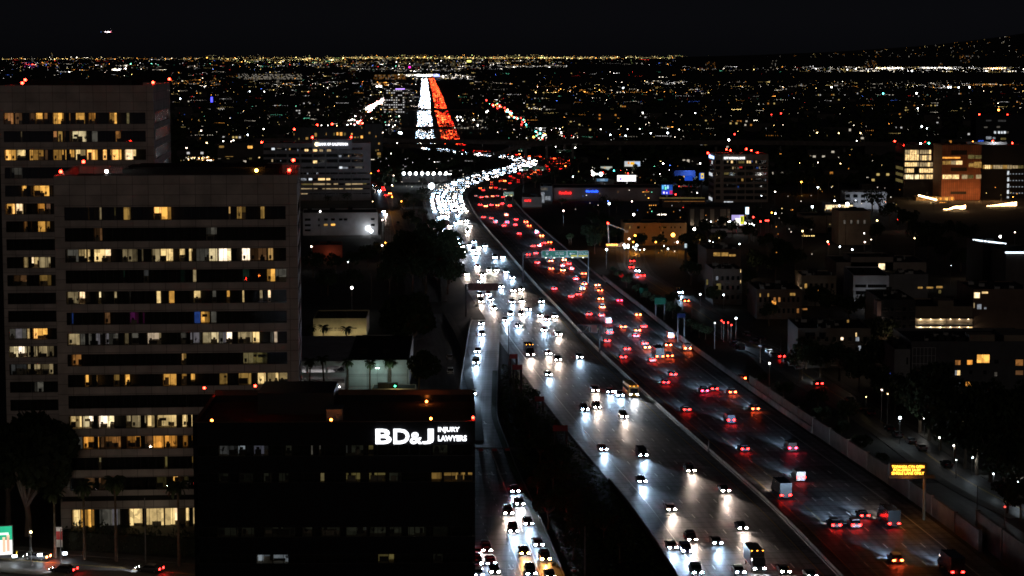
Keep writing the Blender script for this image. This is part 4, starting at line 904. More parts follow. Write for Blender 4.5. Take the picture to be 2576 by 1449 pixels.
lw(FB, 'F', [(155,380,202,412,'c3'),(235,385,305,395,'d2'),(365,395,378,412,'c2'),(420,385,438,412,'y2'),(545,400,557,430,'c2'),(655,400,708,432,'w3'),(782,400,848,435,'w3'),(878,402,928,435,'w2'),(990,402,1050,435,'w2'),
    (1170,490,1210,520,'c2'),(1310,490,1325,520,'w2'),(155,552,175,590,'w2'),(288,565,296,585,'c2'),(782,572,845,612,'w3'),(1178,660,1225,695,'c3'),(1230,668,1308,695,'c2'),(1415,662,1522,692,'d2'),(690,755,708,780,'c2'),(832,750,858,778,'c2'),
    (600,838,680,872,'c2'),(715,838,772,870,'c3'),(860,838,965,870,'w3'),(982,838,1040,868,'w3'),(610,918,770,940,'yd'),(785,915,960,940,'w2'),(985,918,1050,938,'w2'),(1090,915,1155,935,'w2'),(1270,915,1350,942,'w2'),(1365,915,1530,935,'w2'),(1540,912,1590,930,'yd'),
    (600,990,765,1004,'w2'),(790,990,845,1004,'w2'),(920,990,965,1004,'w2'),(982,990,1155,1004,'w2'),(1172,990,1235,1004,'w2'),(1270,990,1350,1004,'w2'),(1365,990,1530,1004,'w2'),(600,1066,700,1080,'w2')])
for x in (395, 585, 775, 968, 1163, 1357):
    ua, _ = FB.uz(*V('F', x, 900)); mb = MB(); mb.box(ua-.3, ua+.3, -.35, -.11, 0, FB.top); mb.build('pier', M_conc, FB.root)
ua, za = FB.uz(*V('F', 765, 400)); ub, zb = FB.uz(*V('F', 1368, 250)); mb = MB(); mb.box(ua, ub, -.4, 12, za, zb); mb.build('sign_box', C('sign_box_metal', (.28, .28, .30)), FB.root)
sign_on(FB, 'BANK OF CALIFORNIA', *V('F', 870, 303), *V('F', 1310, 345), weight=.03, y=-.42)
mb = MB(); u, z_ = FB.uz(*V('F', 838, 326)); 
mb.add([(u+1.25*math.cos(a*math.pi/10)*q, -.8, z_+1.25*math.sin(a*math.pi/10)*q) for q in (1, .55) for a in range(20)], [(i, (i+1) % 20, 20+(i+1) % 20, 20+i) for i in range(20)])
mb.box(u-.25, u+.25, -.82, -.45, z_-.25, z_+.25); mb.build('sign_emblem', emis('emblem_warm', (1, .8, .45), 5), FB.root)
for x, y, v, lb in ((497, 100, 40, 'red lamp on the dark apartment roof, leftmost of its row'), (770, 222, 2, 'red lamp on the left end of the lit bank name box'), (1357, 218, 2, 'red lamp on the right end of the lit bank name box'), (478, 325, 1, 'red lamp on the lower left roof of the bank name building'),
                    (843, 35, 40, 'red lamp above the bank name, left of two white lamps'), (1068, 22, 40, 'orange lamp above the middle of the bank name'), (1476, 5, 60, 'red lamp right above the bank name, farthest right pair left'), (1520, 10, 60, 'red lamp right above the bank name, farthest right pair right'), (5, 296, 5, 'red lamp at the left end roof of the bank name building')):
    tag(roof_lamp(FB, *V('F', x, y), v, 'red', r=.6, st=25, energy=60), lb)
# condominium behind the bank
FC = block('F', 480, 90, 1830, 620, 25, 'dark apartment slab with scattered yellow windows behind the bank name building', M_dk, 'apartment_building', YAW+.02, 'apartment building', parapet=.8)
FC2 = block('F', 1560, 30, 1830, 620, 25, 'dark narrow apartment tower with yellow windows right of the bank name', M_dk, 'apartment_building', YAW+.02, 'apartment building')
lw(FC, 'F', [(805,155,840,210,'y2'),(975,150,985,190,'y2'),(1090,150,1110,195,'yd'),(1135,145,1162,190,'y3'),(1185,145,1222,195,'y3'),(1245,150,1275,195,'yd'),(1355,158,1378,180,'y3'),(1500,195,1532,235,'y3'),(1500,290,1532,340,'y3'),(1402,212,1428,232,'y2'),(1450,210,1470,232,'yd'),(490,160,498,190,'y2'),(512,270,520,300,'yd'),(560,230,575,260,'yd'),(670,220,708,255,'y2'),(1405,360,1430,385,'mg')])
lw(FC2, 'F', [(1620,140,1645,170,'y2'),(1620,300,1648,330,'yd'),(1725,195,1735,220,'y2'),(1765,300,1790,330,'y2'),(1722,405,1740,430,'yd'),(1755,405,1772,420,'y2'),(1750,450,1800,490,'y2'),(1760,500,1800,525,'yd'),(1510,60,1520,90,'y2')])
# hotel left of it
FH = block('1', 1640, 1085, 2000, 1240, 20, 'low hotel with rows of small lit windows left of the bank name building', M_dk, 'hotel', YAW, 'hotel')
lw(FH, '1', [(1655,1100,1690,1115,'y2'),(1680,1190,1700,1205,'yd'),(1700,1180,1760,1200,'y2'),(1790,1190,1812,1204,'y2'),(1870,1100,1905,1120,'y3'),(1825,1225,1860,1235,'y2'),(1880,1190,1900,1203,'yd'),(1935,1185,1962,1210,'w3'),(1910,1228,1960,1238,'w2')])
# red-lamp office tower on the right with a lit bank name
FN = block('J', 480, 165, 1295, 880, 28, 'beige office tower with red roof lamps and a blue-white lit bank name', C('beige_precast', (.33, .27, .23)), 'office_tower', math.radians(2), 'office tower')
cols = [(500, 565), (620, 805), (825, 935), (955, 1065), (1085, 1268)]
for j, (ya, yb) in enumerate([(245, 300), (335, 385), (425, 475), (515, 570), (605, 655), (695, 745), (785, 835)]):
    for a, b in cols:
        ua, za = FN.uz(*V('J', a, yb)); ub, zb = FN.uz(*V('J', b, ya)); win(FN.root, ua, ub, za, zb, None)
lw(FN, 'J', [(730,250,758,288,'w3'),(670,250,688,280,'w2'),(968,250,990,290,'w3'),(998,252,1030,290,'w3'),(1040,250,1054,275,'bl'),(1102,252,1118,285,'w2'),(840,255,930,290,'yd'),(855,340,900,362,'r2'),(830,350,845,375,'d2'),(750,345,768,380,'w2'),(1112,350,1140,370,'bl'),(1155,342,1165,375,'w2'),(625,430,700,462,'yd'),(765,430,778,455,'yd'),(885,520,915,560,'y2'),(1036,518,1048,540,'a2'),(1240,440,1256,458,'c2'),(830,636,848,662,'bl'),(1245,530,1255,558,'c2'),(670,605,680,630,'d2'),(625,865,760,890,'c3'),(650,898,722,912,'bl')])
sign_on(FN, 'CITY NATIONAL BANK', *V('J', 622, 196), *V('J', 942, 228), weight=.025, y=-.1)
mb = MB(); zt = FN.top    # lit left flank with its own sign
for j in range(7):
    for i in range(4): mb.box(-.05, 0, 3+i*6, 7.5+i*6, zt-6.2-j*3.9, zt-4.2-j*3.9, 1 if j in (2, 6) and i > 0 or (j == 0 and i == 1) else 0)
mb.build('side_window', [M_cglass, lit('c3')], FN.root)
mb = MB(); mb.box(-.35, -.05, 2, 12, zt-2.6, zt-1.0); mb.box(-.35, -.05, 15, 25, zt-2.8, zt-.9); mb.build('side_sign', emis('side_sign_glow', (.35, .55, 1), 4), FN.root)
for x, y, v in ((380, 135, 26), (500, 172, 2), (660, 80, 27), (722, 95, 20), (962, 75, 27), (1037, 95, 20), (1128, 135, 26), (1277, 175, 1)):
    reg(tag(roof_lamp(FN, *V('J', x, y), v, 'red', r=.5, st=30, energy=50), group='red lamps round the roof of the bank tower'), 'red bank roof lamp')
p = AT(*V('3', 348, 1065), FN.o.y+12); mb = MB(); mb.bar((p.x, p.y, FN.top), p, .12)
tag(mb.build('antenna_mast', M_dsteel), 'thin mast with a lamp on the beige bank tower', 'mast'); tag(beacon(p+Vector((0, 0, .7)), 'white', r=.5, st=20), 'pinkish white lamp on the mast of the beige bank tower')
# rust and glass block with bright floors
FO = block('I', 765, 262, 1340, 1040, 30, 'dark glass office block with bright cream office floors near the right edge', M_dk, 'office_building', math.radians(1), 'office building')
def cells(F, r, x0, x1, y0, y1, n, k, dimp=.12, kd='w2'):
    for i in range(n):
        a = x0+(x1-x0)*i/n+2; b = x0+(x1-x0)*(i+1)/n-2; lw(F, r, [(a, y0, b, y1, kd if rnd.random() < dimp else k)])
cells(FO, 'I', 780, 990, 332, 398, 6, 'w3'); cells(FO, 'I', 780, 990, 402, 487, 6, 'w3'); cells(FO, 'I', 1002, 1175, 332, 390, 5, 'w2', .3, 'w3'); cells(FO, 'I', 1002, 1175, 412, 487, 5, 'w3', .3); cells(FO, 'I', 1215, 1335, 332, 398, 3, 'w3'); cells(FO, 'I', 1215, 1335, 402, 487, 3, 'w3')
cells(FO, 'I', 775, 990, 520, 580, 7, 'w3', .2); cells(FO, 'I', 1000, 1200, 520, 580, 5, 'w2', .4, 'w3'); cells(FO, 'I', 1215, 1335, 520, 575, 4, 'w3'); cells(FO, 'I', 775, 915, 612, 672, 5, 'w3', .3); cells(FO, 'I', 995, 1235, 612, 675, 7, 'w3', .3); cells(FO, 'I', 1245, 1335, 612, 645, 3, 'y3')
cells(FO, 'I', 758, 990, 705, 770, 8, 'W'); cells(FO, 'I', 1000, 1200, 705, 768, 6, 'w3', .25); cells(FO, 'I', 1212, 1335, 705, 768, 4, 'w3', .25)
mb = MB()
for k in range(5): z = 9+k*4.2; mb.box(-.06, 0, 2, 26, z, z+1.9, 1 if k in (0, 1, 2) else 0)
mb.build('side_window', [M_cglass, lit('yd')], FO.root)
FR = block('I', 1342, 265, 1935, 1090, 26, 'rust orange clad office block between two dark glass blocks, lit from below', M_rust, 'office_building', math.radians(1), 'office building')
lw(FR, 'I', [(1345,500,1390,552,'y2'),(1395,495,1470,552,'y2'),(1475,495,1545,552,'w2'),(1550,495,1645,552,'w3'),(1730,405,1830,465,'yd'),(1840,410,1935,465,'yd'),(1740,530,1815,590,'y2'),(1820,510,1935,600,'y2'),(1345,705,1380,768,'w3'),(1385,705,1485,768,'w3'),(1495,705,1595,768,'w3'),(1635,705,1720,768,'w2'),(1725,710,1815,765,'yd'),(1850,705,1930,765,'w2'),(1345,437,1615,462,'a3')])
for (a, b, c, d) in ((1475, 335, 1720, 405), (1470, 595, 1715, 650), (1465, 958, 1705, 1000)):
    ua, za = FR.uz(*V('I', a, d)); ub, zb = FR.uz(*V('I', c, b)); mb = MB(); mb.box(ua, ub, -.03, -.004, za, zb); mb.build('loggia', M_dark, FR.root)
for i in range(3): lamp('POINT', 'plaza_light', (1, .45, .15), 2600, FR.root, (6+i*14, -9, 5), size=.6)
FK = block('I', 1945, 270, 2700, 1060, 30, 'dark glass office block at the right edge with one lit floor', C('smoked_glass', (.02, .022, .026)), 'office_building', math.radians(1), 'office building')
cells(FK, 'I', 1952, 2100, 560, 615, 5, 'y2', .4, 'w3'); cells(FK, 'I', 2110, 2395, 560, 615, 8, 'w2', .4, 'y2'); cells(FK, 'I', 2400, 2570, 565, 610, 4, 'yd')
lw(FK, 'I', [(2322,648,2352,708,'c3'),(2322,745,2352,803,'c3'),(2320,840,2350,900,'c3'),(2318,935,2348,992,'c3'),(2316,1030,2346,1080,'c3')]+[(2360+i*45, y, 2380+i*45, y+15, 'c2') for i in range(5) for y in (685, 785, 880, 975)])
ua, za = FK.uz(*V('I', 1750, 262)); mb = MB(); mb.box(ua, ua+26, 6, 14, FK.top+.5, FK.top+2.2); mb.build('roof_plant', M_white, FK.root); lamp('POINT', 'roof_flood', (.95, .97, 1), 1500, FK.root, (ua+18, 3, FK.top+4), size=.4)
for x, y, v, col in ((625, 198, 20, 'red'), (768, 262, 1, 'red'), (1018, 232, 8, 'white'), (1090, 213, 25, 'red'), (1140, 229, 12, 'green'), (1412, 243, 4, 'white'), (1803, 210, 10, 'orange'), (2105, 198, 25, 'red'), (2400, 228, 10, 'red'), (1965, 285, 2, 'white'), (2002, 292, 2, 'white'), (2038, 297, 2, 'white'), (2190, 255, 8, 'white')):
    reg(roof_lamp(FO, *V('I', x, y), v, col, r=.5, st=30, energy=60), '%s office roof lamp' % col)
FY = block('3', 2215, 870, 2700, 1100, 25, 'distant dark tower with red roof lamps behind the rust orange block', C('dark_tower', (.03, .032, .04)), 'office_tower', 0, 'office tower')
lw(FY, '3', [(2350,990,2365,1008,'c3'),(2380,990,2396,1008,'c3'),(2402,990,2415,1008,'c3'),(2422,990,2440,1008,'c3'),(2445,992,2460,1006,'d2'),(2275,955,2300,965,'d2'),(2370,952,2395,964,'d2'),(2290,905,2330,915,'d'),(2290,1030,2330,1050,'c2'),(2340,1035,2360,1050,'c2'),(2400,1040,2440,1055,'yd'),(2380,905,2440,918,'d')])
for x, y, col in ((2238, 866, 'red'), (2452, 869, 'red'), (2384, 830, 'orange')): reg(roof_lamp(FY, *V('3', x, y), 2, col, r=.9, st=30), '%s distant tower lamp' % col)
sign_on(FY, 'MOSS', *V('I', 1885, 185), *V('I', 1965, 220), emis('blue_sign', (.05, .15, .9), 1.2), y=-.2)
# white hall left, water and power office, car park deck
FW1 = block('G', 142, 88, 1275, 415, 30, 'white three storey block with two lit yellow windows left of the avenue', M_white, 'office_building', YAW, 'office building',
   rows=[(175,158,260,192,None),(375,158,398,192,None),(465,158,520,188,None),(570,158,625,188,None),(690,158,740,188,None),(765,158,815,188,None),(1172,155,1225,180,None),(175,245,260,275,None),(375,245,398,275,None),(460,238,520,270,'y2'),(568,236,632,268,'y3'),(1172,240,1228,270,None),(175,322,260,350,None)])
lamp('POINT', 'wall_flood', (.9, .96, 1), 600, FW1.root, (FW1.W-5, -3, 3.2), size=.4)
mb = MB(); mb.box(FW1.W-6, FW1.W-4, -.5, -.08, 2.6, 4.4); mb.build('flood_lamp', emis('flood_white', (.95, .98, 1), 9), FW1.root)
FD = block('H', 300, 240, 1103, 500, 24, 'cream utility office with dark lettering on its front, palms before it', C('cream_cladding', (.55, .48, .28)), 'office_building', YAW*.3, 'office building')
lettering('DEPARTMENT  OF  WATER  AND  POWER', FD.uz(*V('H', 425, 375))[0], FD.uz(*V('H', 962, 375))[0], FD.uz(*V('H', 700, 376))[1], FD.uz(*V('H', 700, 358))[1], -.02, M_mull, FD.root, .08, .02)
lettering('CITY  OF  LOS  ANGELES', FD.uz(*V('H', 540, 375))[0], FD.uz(*V('H', 845, 375))[0], FD.uz(*V('H', 700, 402))[1], FD.uz(*V('H', 700, 389))[1], -.02, M_mull, FD.root, .08, .02)
for k in range(5): lamp('POINT', 'wall_washer', (1, .86, .55), 95, FD.root, (2.5+k*4.2, -2.2, 1.2), size=.3)
FP = block('H', 800, 862, 1750, 1290, 55, 'large pale low block with green-lit wall panels behind palm trunks', C('pale_panels', (.42, .44, .44)), 'warehouse', YAW*.3, 'building', parapet=.25)
mb = MB()
for x in (835, 1115, 1165, 1420, 1480, 1722):
    u = FP.uz(*V('H', x, 1100))[0]; mb.box(u-.05, u+.05, -.04, -.002, .2, 5.6)
for y in (1060, 1085, 1240): z = FP.uz(*V('H', 1200, y))[1]; mb.box(.5, FP.W-.5, -.045, -.004, z-.04, z+.04)
mb.build('panel_joints', M_mull, FP.root)
u, z = FP.uz(*V('H', 1272, 960)); mb = MB(); mb.bar((u, -1.5, 0), (u, -1.5, z), .06, 0, 6); mb.build('lamp_post', M_steel, FP.root); mb = MB(); mb.box(u-.5, u+.5, -1.8, -1.2, z, z+.12); mb.build('lamp_head', emis('green_white', (.6, 1, .85), 14), FP.root)
lamp('POINT', 'green_flood', (.72, 1, .88), 300, FP.root, (u+4, -4.5, z-.4), size=.3); lamp('POINT', 'green_flood', (.5, 1, .82), 300, FP.root, (u-4, -4.5, z-.4), size=.3)
# parking deck beside it
p0 = FP.o-FP.t*FP.uz(*V('H', 1400, 900))[0]*0
ul = FP.uz(*V('H', -250, 900))[0]; pk = thing('parking_deck', FP.o, FP.yaw, 'lit two level parking deck beside the pale block, seen right of the tower', 'parking deck')
mb = MB(); zA = FP.uz(*V('H', 600, 932))[1]; zB = FP.uz(*V('H', 600, 1035))[1]; zC = FP.uz(*V('H', 600, 1100))[1]
mb.box(ul, -.1, 0, 55, zA, FP.top); mb.box(ul, -.1, 0, .35, zC, zB); mb.box(ul, -.1, .35, 55, zC, zC+.25); mb.box(ul, -.1, 20, 20.3, 0, zA)
for x in (210, 500, 790): u = FP.uz(*V('H', x, 900))[0]; mb.box(u-.35, u+.35, .3, 1, 0, zA)
mb.build('deck', M_white, pk)
mb = MB(); mb.box(ul, -.1, -.3, 55, .02, .06); mb.build('deck_floor', M_conc, pk)
for k in range(5):
    for zz in (zA-.3, zC-.3):
        lamp('POINT', 'deck_light', (1, .93, .88), 150, pk, (-2.5-k*4.3, 9, zz), size=.25)
        mb = MB(); mb.box(-3.2-k*4.3, -1.8-k*4.3, 8.9, 9.1, zz+.08, zz+.14); mb.build('deck_lamp', emis('tube_white', (1, .95, .9), 6), pk)
car(pk.location+FP.t*(FP.uz(*V('H', 710, 1010))[0])+FP.n*8, 3.1, 'sedan', 'black', parts=True, lit=False, z=zC+.25)
CARS.append((bpy.context.scene.objects[-1] if False else [o for o in sc.objects if o.name.startswith('car')][-1], Vector((0, 0, 0)), 'deck', 'white', 'off', 'sedan', 'black'))
# small structure with yellow floodlight
FQ = block('H', 1185, 1292, 1850, 1400, 8, 'low cream kiosk wall washed by yellow light beside the dark tree', M_cream, 'kiosk', YAW*.3, 'kiosk', parapet=.2)
lamp('POINT', 'yellow_flood', (1, .82, .35), 260, FQ.root, (FQ.W*.55, -2.0, 2.6), size=.2)
FZ = block('G', 290, 575, 740, 800, 16, 'low red brick building with a small sign left of the avenue', M_red, 'workshop', YAW, 'building')
lamp('POINT', 'brick_light', (1, .45, .25), 160, FZ.root, (8, -3, 3.5), size=.3)
# ---- right-hand neighbourhood
def cut(F, n, items): lw(F, n, items)
B1 = block('K', 0, -170, 540, 320, 34, 'white rounded-corner apartment block with dark window bands on the hill', M_white, 'apartment_building', -.05, 'apartment building')
for (a, b, c, d, k) in [(30,-50,190,-10,None),(220,-50,500,-10,None),(40,45,190,95,None),(230,45,360,95,None),(25,198,190,255,None),(230,198,310,262,'y3'),(380,205,480,250,None),(497,-2,517,25,'y3'),(500,50,517,95,'y3')]:
    ua, za = B1.uz(*V('K', a, d)); ub, zb = B1.uz(*V('K', c, b)); win(B1.root, ua, ub, za, zb, k)
lamp('POINT', 'wall_wash_white', (.85, .9, 1), 260, B1.root, (6, -7, 4), size=.5)
B2 = block('K', 545, -190, 1130, 150, 30, 'long grey wing joined behind the white rounded apartment block', M_grey, 'apartment_building', -.02, 'apartment building')
lw(B2, '6', [(1775,715,1810,728,'y2'),(1840,715,1890,728,'y2'),(1915,710,1960,725,'y2'),(1930,740,1950,765,'yd')])
B3 = block('6', 1160, 540, 1840, 760, 30, 'large pale stepped building behind the white rounded apartment block', C('pinkish_render', (.30, .25, .22)), 'apartment_building', 0, 'apartment building')
lw(B3, '6', [(1478,540,1526,585,'W'),(1280,615,1400,626,'w2'),(1565,612,1655,622,'w2'),(1265,565,1290,580,'yd')])
B3b = block('6', 1270, 500, 1590, 760, 20, 'upper storey of the pale stepped building with one bright window', C('pinkish_render', (.3, .25, .22)), 'apartment_building', 0, 'apartment building')
B4 = block('K', 420, 200, 940, 1000, 30, 'tall windowless dark building with a pinkish left edge', C('charcoal_render', (.035, .035, .035)), 'apartment_building', 0, 'apartment building')
mb = MB(); mb.box(-1.2, -.003, 0, 6, 12, B4.top); mb.build('edge_fin', C('pink_render', (.40, .26, .22)), B4.root); lamp('POINT', 'fin_light', (1, .8, .7), 60, B4.root, (-1, -3, B4.top-6), size=.3)
B5 = block('K', 940, 300, 1800, 800, 24, 'brown balcony apartment block with two warmly lit galleries', M_tan, 'apartment_building', 0, 'apartment building')
ua, za = B5.uz(*V('K', 935, 705)); ub, zb = B5.uz(*V('K', 1800, 570)); um, _ = B5.uz(*V('K', 1390, 600)); _, zc = B5.uz(*V('K', 1000, 540)); _, zd = B5.uz(*V('K', 1000, 450))
def gallery(u0, u1, z0, z1, m, kl, en, nl, col=(1, .80, .52), back=True):
    mb = MB(); mb.box(u0, u1, -2.4, -.01, z0-.25, z0, 0); mb.box(u0, u1, -2.6, -.01, z1, z1+.25, 1); mb.build('balcony_slab', [M_conc, M_dk], B5.root)
    mb = MB(); n = int((u1-u0)/.22)
    for i in range(n+1): mb.box(u0+i*.22, u0+i*.22+.03, -2.38, -2.35, z0, z0+1.05)
    mb.box(u0, u1, -2.40, -2.33, z0+1.05, z0+1.1); mb.build('railing', M_mull, B5.root)
    mb = MB(); mb.box(u0, u1, -.05, -.005, z0, z1); mb.build('gallery_wall', m, B5.root)
    for i in range(nl):
        u = u0+(u1-u0)*(i+.5)/nl; mb = MB(); mb.box(u-.15, u+.15, -.3, -.06, z1-.55, z1-.3); mb.build('wall_lamp', emis('wall_lamp', col, 5), B5.root)
        lamp('POINT', 'gallery_light_%d' % en, col, en, B5.root, (u, -.7, z1-.45), size=.12)
M_gal = C('gallery_plaster', (.6, .52, .40), .1)
gallery(ua, um, za, zb, M_gal, 2, 150, 3); gallery(um+.1, ub, za, zb, M_tan, 2, 150, 3); gallery(ua, um, zc, zd, M_gal, 2, 60, 3); gallery(um+.1, ub, zc, zd, M_tan, 2, 50, 3)
lw(B5, 'K', [(1705,560,1798,690,'w3')], y=-.06)
mb = MB(); u0, z0 = B5.uz(*V('K', 1285, 300)); u1, z1 = B5.uz(*V('K', 1525, 195)); mb.box(u0, u1, 1, 9, B5.top, z1); mb.build('stair_head', M_tan, B5.root)
beacon(at_u(B5, B5.uz(*V('K', 1085, 745))[0], -3, B5.uz(*V('K', 1085, 745))[1]), 'white', r=.35, st=25, energy=250, name='garden_lamp')['label'] = 'bright white lamp under the lit galleries of the balcony block'
B6 = block('K', 1810, 40, 2700, 800, 26, 'tall brown apartment building with a lit stair window at the right edge', C('umber_render', (.16, .11, .085)), 'apartment_building', 0, 'apartment building')
lw(B6, 'K', [(1822,68,1908,150,'W'),(1940,55,2030,82,'w3'),(1815,225,1830,300,'w2'),(1868,245,1932,318,'c2'),(1975,290,2008,318,'c2')])
B7 = block('K', 2200, 215, 2800, 780, 20, 'building with pink-lit outdoor staircase at the right edge', C('rosy_render', (.42, .33, .28)), 'apartment_building', 0, 'apartment building', rows=[(2325,530,2540,608,'w2'),(2355,675,2540,712,'a2')])
for x in (2455, 2505): u, z = B7.uz(*V('K', x, 320)); lamp('POINT', 'stair_light', (1, .82, .7), 130, B7.root, (u, -.8, z), size=.15); mb = MB(); mb.box(u-.12, u+.12, -.3, -.02, z-.2, z+.2); mb.build('wall_lamp', emis('stair_lamp', (1, .9, .8), 14), B7.root)
u, z = B7.uz(*V('K', 2280, 390)); mb = MB(); mb.add([(u, -.5, z), (u, -.5, z+.5), (u+5.2, -.5, z+5), (u+5.2, -.5, z+4.5), (u, -.06, z), (u, -.06, z+.5), (u+5.2, -.06, z+5), (u+5.2, -.06, z+4.5)], [(0, 3, 2, 1), (4, 5, 6, 7), (1, 2, 6, 5), (0, 4, 7, 3)]); mb.build('stair_flight', M_conc, B7.root)
B8 = block('K', 880, 860, 2800, 1560, 30, 'near grey apartment block with amber windows and a glazed left front', C('slate_render', (.085, .085, .09)), 'apartment_building', 0, 'apartment building', parapet=1.0,
   rows=[(1538,1090,1617,1160,'a2'),(1717,1088,1797,1155,'a3'),(1565,1243,1612,1316,'w3'),(1535,1245,1562,1315,'c2'),(2448,1080,2562,1170,'a2'),(2448,1245,2562,1310,'a1'),(1750,1245,1795,1300,None),(2130,1085,2190,1140,None),(2130,1270,2170,1330,'d2'),(1510,1425,1615,1480,'c2'),(1697,1418,1802,1480,'a3'),(1965,1245,2010,1300,None),(1865,1005,2055,1128,'y3')])
for (a, b, c, d) in ((885, 870, 1240, 1180), (1085, 980, 1130, 1300)):
    pass
mb = MB(); u0, z0 = B8.uz(*V('K', 890, 1200)); u1, z1 = B8.uz(*V('K', 1240, 900))
for i in range(7): mb.box(u0+(u1-u0)*i/6-.04, u0+(u1-u0)*i/6+.04, -.12, -.004, 1, z1)
for j in range(6): mb.box(u0, u1, -.11, -.006, 1+(z1-1)*j/5-.04, 1+(z1-1)*j/5+.04)
mb.build('window_grid', M_white, B8.root)
mb = MB(); u0, z0 = B8.uz(*V('K', 1880, 930)); mb.box(u0-2, u0+5, 2, 8, B8.top, B8.top+2.6); mb.box(u0+8, u0+22, 4, 18, B8.top, B8.top+2.2); mb.build('roof_rooms', M_tan, B8.root)
B9 = block('6', 2440, 460, 2800, 860, 30, 'tall grey building with white light strip along its roof at the right edge', C('warm_grey', (.10, .09, .085)), 'office_building', 0, 'office building')
B9b = block('6', 2268, 400, 2438, 800, 30, 'dark glass wing whose roof edge carries a sloping white light strip', C('night_glass', (.015, .016, .02)), 'office_building', 0, 'office building')
mb = MB(); mb.box(-.3, B9.W, -.35, -.1, B9.top-.1, B9.top+.45); mb.build('light_strip', emis('strip_white', (.75, .88, 1), 3, nee=True), B9.root)
q0 = Vector((-.2, 14, B9b.top+.2)); mb = MB(); mb.bar((0, 18, B9b.top+.5), (B9b.W, -.1, B9b.top+.5), .3); mb.build('light_strip', emis('strip_white', (.75, .88, 1), 3, nee=True), B9b.root)
BA = block('6', 900, 640, 1160, 860, 20, 'low olive apartment house with one amber window right of the street', M_tan, 'apartment_building', 0, 'apartment building', rows=[(1008,725,1060,745,'a3'),(880,720,900,738,'w2')])
BC = block('6', 180, 440, 440, 720, 26, 'courtyard building with a yellow-lit arched upper loggia', M_brown, 'apartment_building', .05, 'apartment building', rows=[(232,456,285,484,'y2'),(292,456,345,484,'y2'),(350,470,400,486,'y2')])
BD = block('6', 230, 590, 450, 850, 22, 'dark apartment house with lit garden facade left of the side street', M_brown, 'apartment_building', .05, 'apartment building', rows=[(435,585,440,608,'w3'),(434,665,440,690,'w3'),(178,660,192,700,'yd'),(255,690,290,740,'yd')])
BE = block('6', 560, 745, 900, 960, 26, 'low apartment row with small amber windows across the street', M_brown, 'apartment_building', .02, 'apartment building', rows=[(580,765,590,790,'y2'),(640,765,652,790,'y2'),(810,762,850,782,'y2'),(672,820,705,850,'a3'),(640,885,655,900,'a2'),(672,885,700,905,'a3'),(905,878,940,890,'a2')])
BF = block('6', 870, 1040, 1420, 1330, 24, 'dark apartment building with blue and amber windows right of the street', M_dk, 'apartment_building', .0, 'apartment building', rows=[(1305,1062,1315,1095,'w3'),(1235,1235,1245,1262,'y3'),(1325,1160,1345,1195,'c2'),(1240,965,1255,985,'y2'),(925,1060,1000,1110,None),(1030,1060,1080,1110,None)])
BG = block('6', 1600, 1200, 1720, 1500, 20, 'narrow grey house wing left of the near apartment block', M_grey, 'house', .0, 'house', rows=[(1555,1365,1570,1400,'bl'),(1690,1250,1700,1300,None)])
for F_, nu, nz, z0, pr in ((B2, 12, 3, 2, .1), (B3, 12, 3, 3, .05), (B4, 5, 5, 2, .04), (B6, 8, 4, 2, .05), (B8, 14, 3, 1, .04), (BF, 9, 3, 1, .14), (BE, 9, 2, 1, .2), (BA, 6, 2, 1, .15), (BD, 5, 3, 1, .08), (BC, 6, 2, 1, .0)):
    if F_ in (B4, BF, BE, BA, BD):
        grid(F_, nu, nz, z0, F_.top-1.2, ['y2', 'a2', 'd2', 'c2'], pr, rnd, .45, .4, y=-.01)
        ph = (F_.top-2)/nz
        for j in range(nz):
            for i in range(0, nu, 2):
                mb = MB(); a = F_.W*(i+.1)/nu; b = a+F_.W*.8/nu; z = z0+j*ph; mb.box(a, b, -1.5, -.02, z-.15, z); mb.box(a, b, -1.5, -1.42, z+.95, z+1.02)
                for q in range(int((b-a)/.3)+1): mb.box(a+q*.3, a+q*.3+.04, -1.48, -1.44, z, z+.95)
                mb.build('balcony', C('balcony_paint', (.16, .15, .14)), F_.root)
    q = random.Random(int(F_.W*10))
    for _ in range(7):
        mb = MB(); a = q.uniform(1, F_.W-2); b = q.uniform(1, F_.D-3); s = q.uniform(.5, 1.3); mb.box(a, a+s*1.4, b, b+s, F_.top+.12, F_.top+.12+s*.8); mb.bar((a-.1, b, F_.top), (a-.1, b, F_.top+1.5), .08, 0, 6); mb.build('roof_unit', M_steel, F_.root)
for x, y, e in ((2040, 830, 260), (2150, 940, 260), (2240, 900, 200), (1990, 760, 200), (2300, 740, 260), (2420, 700, 260), (1880, 700, 200), (2080, 620, 300), (2260, 580, 300), (1780, 560, 300), (2000, 560, 250)):
    g = G(x, y); lamp('POINT', 'street_glow_fill_%d' % e, (1, .72, .48), e, None, (g.x, g.y-3, 7), size=.4)  # unseen warm fill added to lift the right-hand blocks, no fixtures here
# pillars building, courtyard wall, orange-lit apartments
BP = block('J', 90, 965, 712, 1240, 26, 'dark hall with pale uplit piers below the bank tower', M_dk, 'hall', 0, 'building')
for a, b in ((115, 172), (265, 322), (415, 475), (567, 655), (672, 712)):
    u0 = BP.uz(*V('J', a, 1000))[0]; u1 = BP.uz(*V('J', b, 1000))[0]; mb = MB(); mb.box(u0, u1, -.8, -.01, 0, BP.top-.6); mb.build('pier', M_cream, BP.root); lamp('POINT', 'uplight', (1, .85, .65), 45, BP.root, ((u0+u1)/2, -2.2, 1.0), size=.2)
BR1 = block('L', 560, 965, 1110, 1290, 22, 'orange-lit three storey apartment house, left of two, behind bare trees', C('ochre_render', (.34, .20, .08)), 'apartment_building', .02, 'apartment building', rows=[(760,1000,800,1035,None),(870,1005,885,1030,None),(645,1000,660,1035,'y2'),(1095,1000,1105,1030,None)])
